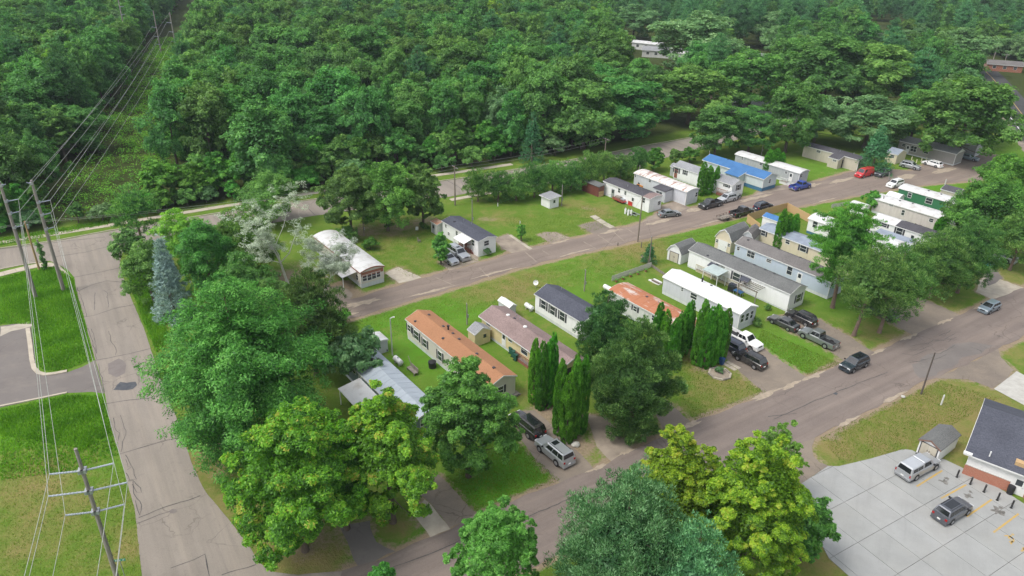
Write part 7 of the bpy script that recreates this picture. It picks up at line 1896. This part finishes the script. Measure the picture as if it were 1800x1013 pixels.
# trees before the back road
for k, (base, ty, w, lab) in enumerate([((612, 412), 288, 110, 'left oak of the cluster behind the curved-roof trailer'), ((678, 406), 284, 118, 'middle oak of the cluster behind the curved-roof trailer'), ((742, 400), 291, 88, 'right oak of the cluster behind the curved-roof trailer')]):
    T(B(50 + k, 36000, 0.30, F_OAK2 if k != 1 else F_DENSE, 80, 0.02, clump=(0.15, 0.25)), base, ty, w, lab, name='oak_tree')
# clipped pine hedge row
HEDGE = [pine(60 + k, 6.0, 3.0, 13000, 0.28, F_SCOTS, base=0.12, whorl=0.7, clump=0.28, shape='round', aspect=0.3, flatc=0.8) for k in range(3)]
for k, (x, y, ty, w) in enumerate(((840, 354, 298, 68), (876, 354, 297, 68), (908, 352, 294, 66), (940, 347, 286, 70), (972, 341, 280, 70), (1004, 336, 274, 68), (1035, 331, 266, 64), (1064, 322, 263, 60), (1092, 315, 262, 56), (1122, 305, 258, 52))):
    T(HEDGE[k % 3], (x, y), ty + (k * 7 % 3) * 4, w * (0.78 + 0.1 * (k % 3)), 'low spreading pine in the hedge row before the back road', 'tree', 'low pines of the hedge row', 'hedge_pine')
for k, (base, ty, w, lab) in enumerate([((1150, 300), 259, 42, 'round green tree at the end of the pine hedge'), ((1188, 289), 262, 30, 'small bright tree beside the back road'), ((1214, 286), 259, 34, 'bright round shrub tree before the oak')]):
    T(YOUNG[k % 2], base, ty, w, lab, name='young_tree')
# right hand park trees
for k, (base, ty, w, lab, pt) in enumerate([
    ((1262, 276), 186, 101, 'left half of the broad oak pair behind the blue roof', ASH[2]), ((1322, 268), 190, 101, 'right half of the broad oak pair behind the blue roof', ASH[2]),
    ((1392, 268), 150, 124, 'tall pale leaved ash behind the grey trailer', ASH[1]), ((1440, 250), 168, 111, 'silvery ash beside the tall pale ash', ASH[0]), ((1530, 260), 170, 156, 'broad silvery ash above the tan home', ASH[0]),
    ((1612, 252), 158, 104, 'dark maple above the taupe home', ASH[2]), ((1700, 285), 138, 182, 'big ash with a bare trunk beside the turning area', ASH[1]), ((1738, 255), 150, 100, 'roadside ash beside the highway', ASH[1]),
    ((1215, 218), 118, 156, 'large light green tree on the far side of the back road', ASH[1]), ((1105, 246), 138, 156, 'dark green maple at the wood corner', ASH[2]), ((1030, 262), 142, 143, 'dark maple at the wood edge', ASH[2]),
    ((1322, 205), 90, 143, 'green street tree before the white roofed grey house', ASH[1]), ((1225, 130), 20, 169, 'large rounded tree hiding the far homes', ASH[0]), ((1115, 70), 8, 91, 'pale round tree beside the far white home', ASH[0]), ((1365, 85), 20, 91, 'pale bushy tree before the pine stand', ASH[0]), ((1460, 190), 60, 169, 'broad dark tree group behind the park, left', ASH[2]), ((1550, 200), 78, 156, 'mid green broad tree behind the park', ASH[1]), ((1690, 130), 50, 117, 'brownish round tree before the highway bend', ASH[0])]):
    T(pt, base, ty, w, lab, name='shade_tree')
T(Pn(70, 12000, 0.42, F_SPRUCEG, base=0.02, whorl=0.6, clump=0.24, shape='cone', aspect=0.3, flatc=0.5, per=(7, 10), droop=0.1), (1532, 303), 222, 64, 'green spruce behind the red van', name='spruce_tree', trunk=True)
T(Pn(71, 6000, 0.40, F_SPRUCEG, base=0.02, whorl=0.6, clump=0.26, shape='cone', aspect=0.3, flatc=0.5, droop=0.1), (936, 285), 198, 46, 'green spruce at the wood edge', name='spruce_tree')
T(Pn(72, 3500, 0.24, F_SPRUCEG, base=0.02, whorl=0.35, clump=0.32, shape='cone', aspect=0.35, flatc=0.6, per=(7, 10)), (1142, 462), 427, 30, 'small dark spruce on the grass bank', name='spruce_tree')
# small trees and shrubs near the homes
T(B(73, 9000, 0.28, F_DENSE, 50, 0.06), (775, 465), 408, 40, 'young round tree beside the white sedan', name='young_tree')
T(B(74, 2500, 0.22, F_BRIGHT, 22, 0.1), (917, 424), 395, 20, 'small sapling on the lawn beside the empty gravel pad', name='sapling')
for k, (base, ty, w, lab) in enumerate([((650, 438), 418, 32, 'green bush on the lawn behind the curved-roof trailer'), ((612, 425), 398, 36, 'dark green bush behind the curved-roof trailer'), ((856, 449), 437, 16, 'broad leaved bush at the front of the white porch home'), ((1538, 370), 336, 40, 'round hedge bush at the park road'), ((1332, 574), 560, 18, 'low yellow green shrub beside the white roofed home'), ((1265, 656), 645, 16, 'leafy plant inside the octagonal flower bed'), ((1178, 348), 340, 9, 'small green bush beside the entry addition'), ((1350, 545), 536, 14, 'yellowish shrub beside the garden edging'),
                      ((620, 668), 585, 110, 'low leafy tree beside the slate sided home'), ((590, 575), 548, 60, 'bright low bushes at the dead end of the park road')]):
    T(BUSH[k % 3], base, ty, w, lab, 'shrub', None, 'shrub')
# columnar cedars
CED = [columnar(80 + k, 8.0, 1.1, 20000, 0.16, F_CEDAR) for k in range(4)]
CG = 'columnar cedars of the park'
for grp_, lab, L_ in (('cedars by the yellow home', 'columnar cedar in the clump beside the mauve brown roof', [((940, 708), 596, 26), ((953, 718), 600, 28), ((964, 715), 598, 27), ((972, 708), 586, 24)]),
                 ('cedars by the silver suv', 'columnar cedar in the clump beside the large silver suv', [((986, 762), 633, 30), ((1000, 775), 656, 34), ((1012, 768), 628, 30), ((1026, 760), 626, 28), ((1012, 745), 622, 26)]),
                 ('cedars by the rusty roof', 'columnar cedar in the row before the rusty roof', [((1158, 622), 532, 26), ((1170, 632), 545, 26), ((1186, 640), 560, 28), ((1196, 630), 548, 26), ((1207, 622), 532, 24), ((1213, 612), 528, 22)]),
                 ('cedars by the navy suv', 'columnar cedar in the tall clump beside the navy suv', [((1234, 640), 528, 30), ((1246, 645), 540, 30), ((1257, 642), 536, 30), ((1268, 636), 548, 26), ((1276, 628), 542, 24)]),
                 ('cedars by the beige home', 'columnar cedar before the beige home', [((1374, 440), 368, 22), ((1385, 437), 376, 22), ((1397, 430), 376, 20)]),
                 ('twin cedars on the park road', 'columnar cedar before the white home with mid grey shingles', [((1236, 343), 285, 20), ((1247, 341), 292, 20), ((1260, 338), 292, 13)]),
                 ('cedars by the grey trailer', 'light green cedar before the grey trailer', [((1352, 307), 263, 22), ((1364, 305), 261, 24), ((1374, 303), 268, 16)]),
                 ('cedars by the green home', 'pointed cedar before the green home', [((1678, 412), 358, 24), ((1692, 415), 374, 22), ((1655, 425), 380, 28)])):
    for k, (b, ty, w) in enumerate(L_): T(CED[k % 4], b, ty, w * 0.86, lab, 'tree', grp_, 'cedar_tree')

# ---- the wood beyond the back road
CORR_A, CORR_B = np.array([*g(87, 515).xy]), np.array([*g(290, 105).xy])
_cd = unit(CORR_B - CORR_A)
def corridor_dist(p): return (p - CORR_A) @ np.array([_cd[1], -_cd[0]])       # + is right
rw = np.random.default_rng(11)
sp_ = 8.2
XX, YY = np.meshgrid(np.arange(-420, 620, sp_), np.arange(100, 720, sp_ * 0.9))
PT = np.stack([XX.ravel(), YY.ravel()], 1) + rw.uniform(-2.5, 2.5, (XX.size, 2))
bd = beyond_edge(PT)
keep = bd > 3.0
cdist = corridor_dist(PT)
keep &= ~((cdist > -8.0) & (cdist < 13.8))
# in or near the frame
scr = np.array([pr((x, y, 10)) for x, y in PT])
keep &= (scr[:, 0] > -170) & (scr[:, 0] < 1960) & (scr[:, 1] > -210)
# keep out of the highway, the far homes and their clearings
hw = np.array([[p.x, p.y] for p in HWY])
hx = np.interp(PT[:, 1], hw[:, 1], hw[:, 0])
keep &= ~((PT[:, 0] > hx - 14) & (PT[:, 0] < hx + 24) & (PT[:, 1] < 330))
keep &= ~((PT[:, 0] > hx - 8) & (PT[:, 0] < hx + 19))
right_zone = scr[:, 0] > 1075
keep &= ~(right_zone & (bd < 50) & (rw.uniform(size=len(PT)) < 0.62))
keep &= ~(right_zone & (rw.uniform(size=len(PT)) < 0.46))
gs = np.array([pr((x, y, 0))[:2] for x, y in PT])
clear = [(1115, 92, 40, 62), (1145, 105, 40, 50), (1195, 110, 40, 40), (1315, 120, 36, 52), (1312, 200, 48, 50), (1535, 82, 26, 22), (1750, 132, 45, 26), (1200, 225, 40, 26), (1712, 150, 40, 26)]
for cx, cy, rx, ry in clear:
    keep &= ~((np.abs(gs[:, 0] - cx) < rx) & (gs[:, 1] > cy - ry * 0.6) & (gs[:, 1] < cy + ry))
PT, scr, bd, cdist, right_zone = PT[keep], scr[keep], bd[keep], cdist[keep], right_zone[keep]
order = np.argsort(scr[:, 2])
PT, scr, bd, cdist, right_zone = PT[order], scr[order], bd[order], cdist[order], right_zone[order]
KINDS = dict(oak=WOOD, poplar=POPLAR, pine=WPINE, ash=ASH, young=YOUNG, dead=DEADW)
LABS = dict(oak='rounded dark green oak', poplar='slender pale green tree', pine='dark needled pine', ash='broad light green tree', young='bright young tree', dead='bare dead tree')
far_pts = []
count = 0
for i in range(len(PT)):
    u = rw.uniform()
    pine_zone = right_zone[i] and scr[i, 1] < 55
    if pine_zone: kind = 'pine' if u < 0.85 else 'oak'
    elif right_zone[i]: kind = 'ash' if u < 0.55 else ('oak' if u < 0.9 else 'pine')
    elif bd[i] < 12: kind = 'young' if u < 0.55 else ('oak' if u < 0.85 else 'poplar')
    else: kind = 'oak' if u < 0.68 else ('ash' if u < 0.78 else ('poplar' if u < 0.89 else ('pine' if u < 0.965 else 'dead')))
    v = rw.integers(len(KINDS[kind]))
    if kind == 'ash' and right_zone[i]: v = 0 if rw.uniform() < 0.6 else 1
    if kind == 'poplar': v = int(rw.uniform() < 0.15)
    pt = KINDS[kind][v]
    sH = rw.uniform(0.70, 1.25); sR = rw.uniform(0.70, 1.28) * (0.6 + 0.4 * sH)
    H, R = pt['H'] * sH, pt['R'] * sR
    if kind == 'dead': H *= 0.95
    if count < 300 and -60 < scr[i, 0] < 1860 and scr[i, 1] > -40:
        cd_ = cdist[i]
        if right_zone[i]: where = 'beyond the back road among the far homes' if scr[i, 1] > 60 else 'in the stand behind the far homes'
        elif cd_ < 0: where = 'left of the power line clearing, ' + ('along the clearing edge' if cd_ > -18 else ('in the rank above the sidewalk' if bd[i] < 16 else 'deep in the wood'))
        elif cd_ < 24: where = 'lining the right edge of the power line clearing'
        elif bd[i] < 13: where = 'in the front rank above the back road'
        elif bd[i] < 30: where = 'in the ranks just behind the front of the wood'
        else: where = 'deep in the wood right of the clearing'
        put_tree(pt, PT[i, 0], PT[i, 1], H, R, LABS[kind] + ' ' + where, 'tree', 'trees of the wood', {'oak': 'oak_tree', 'poplar': 'poplar_tree', 'pine': 'pine_tree', 'ash': 'shade_tree', 'young': 'young_tree', 'dead': 'dead_tree'}[kind])
        count += 1
    elif pt['crown'] is not None:
        far_pts.append((PT[i, 0], PT[i, 1], kind, v, H / pt['H'], R / pt['R'], rw.uniform(0, 6.28)))
# the rest of the wood: one mass, instanced from the crowns above
protos = [(k, v) for k in ('oak', 'poplar', 'pine', 'ash') for v in range(len(KINDS[k]))]
src = {}
for o in bpy.data.objects:
    if o.name.startswith('crown'): src.setdefault(o.data.name, o)
protos = [p for p in protos if KINDS[p[0]][p[1]]['crown'].name in src]
pidx = {p: i for i, p in enumerate(protos)}
fp = [f for f in far_pts if (f[2], f[3]) in pidx]
me = bpy.data.meshes.new('far_wood')
me.vertices.add(len(fp)); me.vertices.foreach_set('co', np.array([(f[0], f[1], 0.0) for f in fp], np.float32).ravel())
a = me.attributes.new('pick', 'INT', 'POINT'); a.data.foreach_set('value', np.array([pidx[(f[2], f[3])] for f in fp], np.int32))
a = me.attributes.new('turn', 'FLOAT_VECTOR', 'POINT'); a.data.foreach_set('vector', np.array([(0, 0, f[6]) for f in fp], np.float32).ravel())
a = me.attributes.new('size', 'FLOAT_VECTOR', 'POINT'); a.data.foreach_set('vector', np.array([(f[5], f[5], f[4]) for f in fp], np.float32).ravel())
fw = link_mesh('far_wood', me)
prop(fw, 'distant mixed wood stretching to the horizon behind the nearer crowns', 'woodland', kind='stuff')
ng = bpy.data.node_groups.new('wood_scatter', 'GeometryNodeTree')
ng.interface.new_socket('Geometry', in_out='INPUT', socket_type='NodeSocketGeometry')
ng.interface.new_socket('Geometry', in_out='OUTPUT', socket_type='NodeSocketGeometry')
gi, go = ng.nodes.new('NodeGroupInput'), ng.nodes.new('NodeGroupOutput')
iop = ng.nodes.new('GeometryNodeInstanceOnPoints'); iop.inputs['Pick Instance'].default_value = True
m2p = ng.nodes.new('GeometryNodeMeshToPoints')
ng.links.new(gi.outputs[0], m2p.inputs[0]); ng.links.new(m2p.outputs[0], iop.inputs['Points'])
def named(nm, typ, sock):
    n_ = ng.nodes.new('GeometryNodeInputNamedAttribute'); n_.data_type = typ; n_.inputs['Name'].default_value = nm
    ng.links.new(n_.outputs['Attribute'], sock)
named('pick', 'INT', iop.inputs['Instance Index'])
e2r = ng.nodes.new('FunctionNodeEulerToRotation'); named('turn', 'FLOAT_VECTOR', e2r.inputs[0]); ng.links.new(e2r.outputs[0], iop.inputs['Rotation'])
named('size', 'FLOAT_VECTOR', iop.inputs['Scale'])
g2i = ng.nodes.new('GeometryNodeJoinGeometry')
for k_, v_ in reversed(protos):
    oi = ng.nodes.new('GeometryNodeObjectInfo'); oi.transform_space = 'ORIGINAL'
    oi.inputs['Object'].default_value = src[KINDS[k_][v_]['crown'].name]; oi.inputs['As Instance'].default_value = True
    ng.links.new(oi.outputs['Geometry'], g2i.inputs[0])
ng.links.new(g2i.outputs[0], iop.inputs['Instance'])
ng.links.new(iop.outputs[0], go.inputs[0])
md = fw.modifiers.new('scatter', 'NODES'); md.node_group = ng

# shrubs along the wood edge
EDGE = [(-60, 420), (0, 410), (40, 404), (90, 398), (130, 392), (170, 386), (205, 381), (245, 374), (285, 368), (330, 362), (370, 356), (410, 350), (450, 344), (490, 338), (530, 333), (570, 327), (610, 321), (650, 316), (690, 310), (735, 304), (780, 298), (830, 291), (880, 284), (925, 278), (965, 272), (1010, 264)]
for k, (x, y) in enumerate(EDGE):
    p = g(x + rnd.uniform(-12, 12), y + rnd.uniform(-1, 3)); b = (BUSH + YOUNG)[rnd.randrange(5)]
    s_ = rnd.uniform(0.8, 1.35) * (4.2 / b['H'] if b['H'] > 5 else 1)
    put_tree(b, p.x, p.y, b['H'] * s_, b['R'] * s_ * 1.15, 'leafy shrub filling the wood edge along the back road', 'shrub', 'shrubs of the wood edge', 'edge_shrub')

for k in range(46):
    x = -40 + k * 23.5
    y = np.interp(x, [e[0] for e in EDGE], [e[1] for e in EDGE]) - rnd.uniform(5, 16)
    p = g(x + rnd.uniform(-8, 8), y)
    if -11 < corridor_dist(np.array([[p.x, p.y]]))[0] < 13: continue
    b = YOUNG[rnd.randrange(2)]; s_ = rnd.uniform(0.75, 1.35)
    put_tree(b, p.x, p.y, b['H'] * s_, b['R'] * s_ * 1.1, 'young leafy tree filling the front of the wood above the back road', 'tree', 'young trees of the wood front', 'young_tree')
for k in range(26):
    tt_ = rnd.uniform(12, 150); sd_ = rnd.uniform(13, 20) if k % 2 else rnd.uniform(-12, -8)
    p = CORR_A + _cd * tt_ + np.array([_cd[1], -_cd[0]]) * sd_
    if beyond_edge(p[None])[0] < 3: continue
    b = (BUSH + YOUNG)[rnd.randrange(5)]; s_ = rnd.uniform(0.6, 1.0)
    put_tree(b, p[0], p[1], b['H'] * s_, b['R'] * s_, 'low shrub at the flank of the power line clearing', 'shrub', 'shrubs flanking the clearing', 'edge_shrub')

# low brush in the power line clearing
rng = np.random.default_rng(21)
n = 2600
s_ = rng.uniform(0, 1, n) ** 0.8
tt = s_ * np.linalg.norm(CORR_B - CORR_A) * 1.25
side = rng.uniform(-8, 14, n)
cx = CORR_A[0] + _cd[0] * tt + _cd[1] * side; cy = CORR_A[1] + _cd[1] * tt - _cd[0] * side
ok = beyond_edge(np.stack([cx, cy], 1)) > 0.5
cx, cy = cx[ok], cy[ok]; n = len(cx)
rc = rng.uniform(0.5, 1.9, n)
q, tint = leafcloud(rng, np.stack([cx, cy, rc * 0.35], 1), np.stack([rc, rc, rc * rng.uniform(0.4, 0.9, n)], 1), 52000, 0.34, 0.6, 'leaf', (0, 0, -500))
o = link_mesh('clearing_brush', leaf_mesh('clearing_brush', q, tint, foliage('leaves_brush', (0.060, 0.17, 0.016), (0.135, 0.31, 0.028), (0.24, 0.42, 0.05), gain=(1, 1, 1))))
prop(o, 'low green brush covering the power line clearing', 'brush', kind='stuff')
# long grass and weeds beside the left street
def grass_patch(name, label, zones, n, hgt, mat, seed):
    rng = np.random.default_rng(seed)
    C_ = []
    for poly, share in zones:
        P = [np.array([*g(*q).xy]) for q in poly]
        lo, hi = np.min(P, 0), np.max(P, 0)
        got = 0
        while got < int(n * share):
            c = rng.uniform(lo, hi, (4000, 2))
            ins = np.zeros(len(c), bool); j = len(P) - 1
            for i in range(len(P)):
                a, b = P[i], P[j]
                cond = ((a[1] > c[:, 1]) != (b[1] > c[:, 1])) & (c[:, 0] < (b[0] - a[0]) * (c[:, 1] - a[1]) / (b[1] - a[1] + 1e-12) + a[0])
                ins ^= cond; j = i
            c = c[ins][: int(n * share) - got]; C_.append(c); got += len(c)
    C_ = np.concatenate(C_); n = len(C_)
    ax = unit(np.array([0, 0, 1.0]) + rng.normal(size=(n, 3)) * 0.42)
    sd = unit(np.cross(ax, rng.normal(size=(n, 3))))
    s = hgt * rng.uniform(0.4, 1.3, (n, 1))
    p = np.column_stack([C_, np.zeros(n)])
    q = np.stack([p - sd * s * 0.16, p + sd * s * 0.16, p + ax * s], 1)
    nz = np.sin(C_[:, 0] * 0.9 + 3 * np.sin(C_[:, 1] * 0.4)) * 0.18
    o = link_mesh(name, leaf_mesh(name, q, np.clip(0.42 + nz + rng.normal(size=n) * 0.16, 0, 0.84), mat))
    prop(o, label, 'grass', kind='stuff')
F_GRASS = foliage('blades_grass', (0.080, 0.190, 0.012), (0.130, 0.285, 0.018), (0.21, 0.37, 0.035), vary=0.0, trans=0.5, gain=(1, 1, 1))
F_LAWN = foliage('blades_lawn', (0.085, 0.150, 0.014), (0.14, 0.225, 0.024), (0.23, 0.28, 0.06), vary=0.0, trans=0.5, gain=(1, 1, 1))
grass_patch('long_grass', 'long green grass and weeds beside the left street', [([(0, 490), (40, 480), (98, 470), (128, 490), (146, 560), (164, 632), (118, 650), (80, 654), (66, 640), (58, 570), (0, 570)], 0.5), ([(0, 722), (118, 696), (180, 696), (196, 760), (150, 790), (60, 775), (0, 765)], 0.22), ([(0, 760), (60, 770), (196, 755), (208, 800), (120, 830), (0, 845)], 0.06), ([(190, 396), (0, 432), (0, 420), (190, 388)], 0.05), ([(215, 462), (250, 560), (275, 620), (300, 600), (262, 470)], 0.2)], 46000, 0.42, F_GRASS, 31)
grass_patch('lawn_tufts', 'uneven tufts standing up from the mown lawns', [([(0, 800), (200, 775), (240, 910), (250, 1013), (0, 1013)], 0.12), ([(780, 840), (880, 750), (985, 845), (830, 900)], 0.1), ([(590, 575), (800, 515), (1110, 432), (1330, 385), (1330, 400), (1165, 470), (940, 520), (700, 590), (600, 620)], 0.28), ([(640, 440), (760, 395), (840, 460), (720, 490)], 0.08), ([(880, 385), (1030, 360), (1120, 385), (940, 435)], 0.1), ([(1340, 580), (1480, 640), (1420, 660), (1330, 600)], 0.08), ([(1200, 620), (1350, 690), (1220, 740), (1180, 680)], 0.08), ([(1440, 770), (1650, 670), (1760, 700), (1600, 790), (1480, 815)], 0.16)], 60000, 0.20, F_LAWN, 32)
# vines on the corner stub
for o in list(bpy.data.objects):
    if o.get('label', '').startswith('short pole stub wrapped'):
        rng = np.random.default_rng(5)
        zz = np.linspace(0.2, hS * 0.85, 16)
        C_ = np.stack([rng.normal(size=16) * 0.12, rng.normal(size=16) * 0.12, zz], 1)
        q, tint = leafcloud(rng, C_, np.full(16, 0.42), 1800, 0.2, 0.7, 'leaf')
        link_mesh('vines', leaf_mesh('vines', q, tint, F_DENSE), o)

# ================================================================== AIR
# a closed box of thin pale haze round the camera and everything built
t = NT('haze_air')
pv = t.n('ShaderNodeVolumePrincipled')
pv.inputs['Color'].default_value = (0.80, 0.90, 1.0, 1)
pv.inputs['Density'].default_value = 0.00011
pv.inputs['Anisotropy'].default_value = 0.0
t.l(pv.outputs[0], t.out.inputs['Volume'])
hz = MB().box(-2700, -450, -1.0, 2700, 3700, 58.0).build('haze', t.m)
prop(hz, 'thin pale blue haze hanging over the whole place', 'haze', kind='stuff')
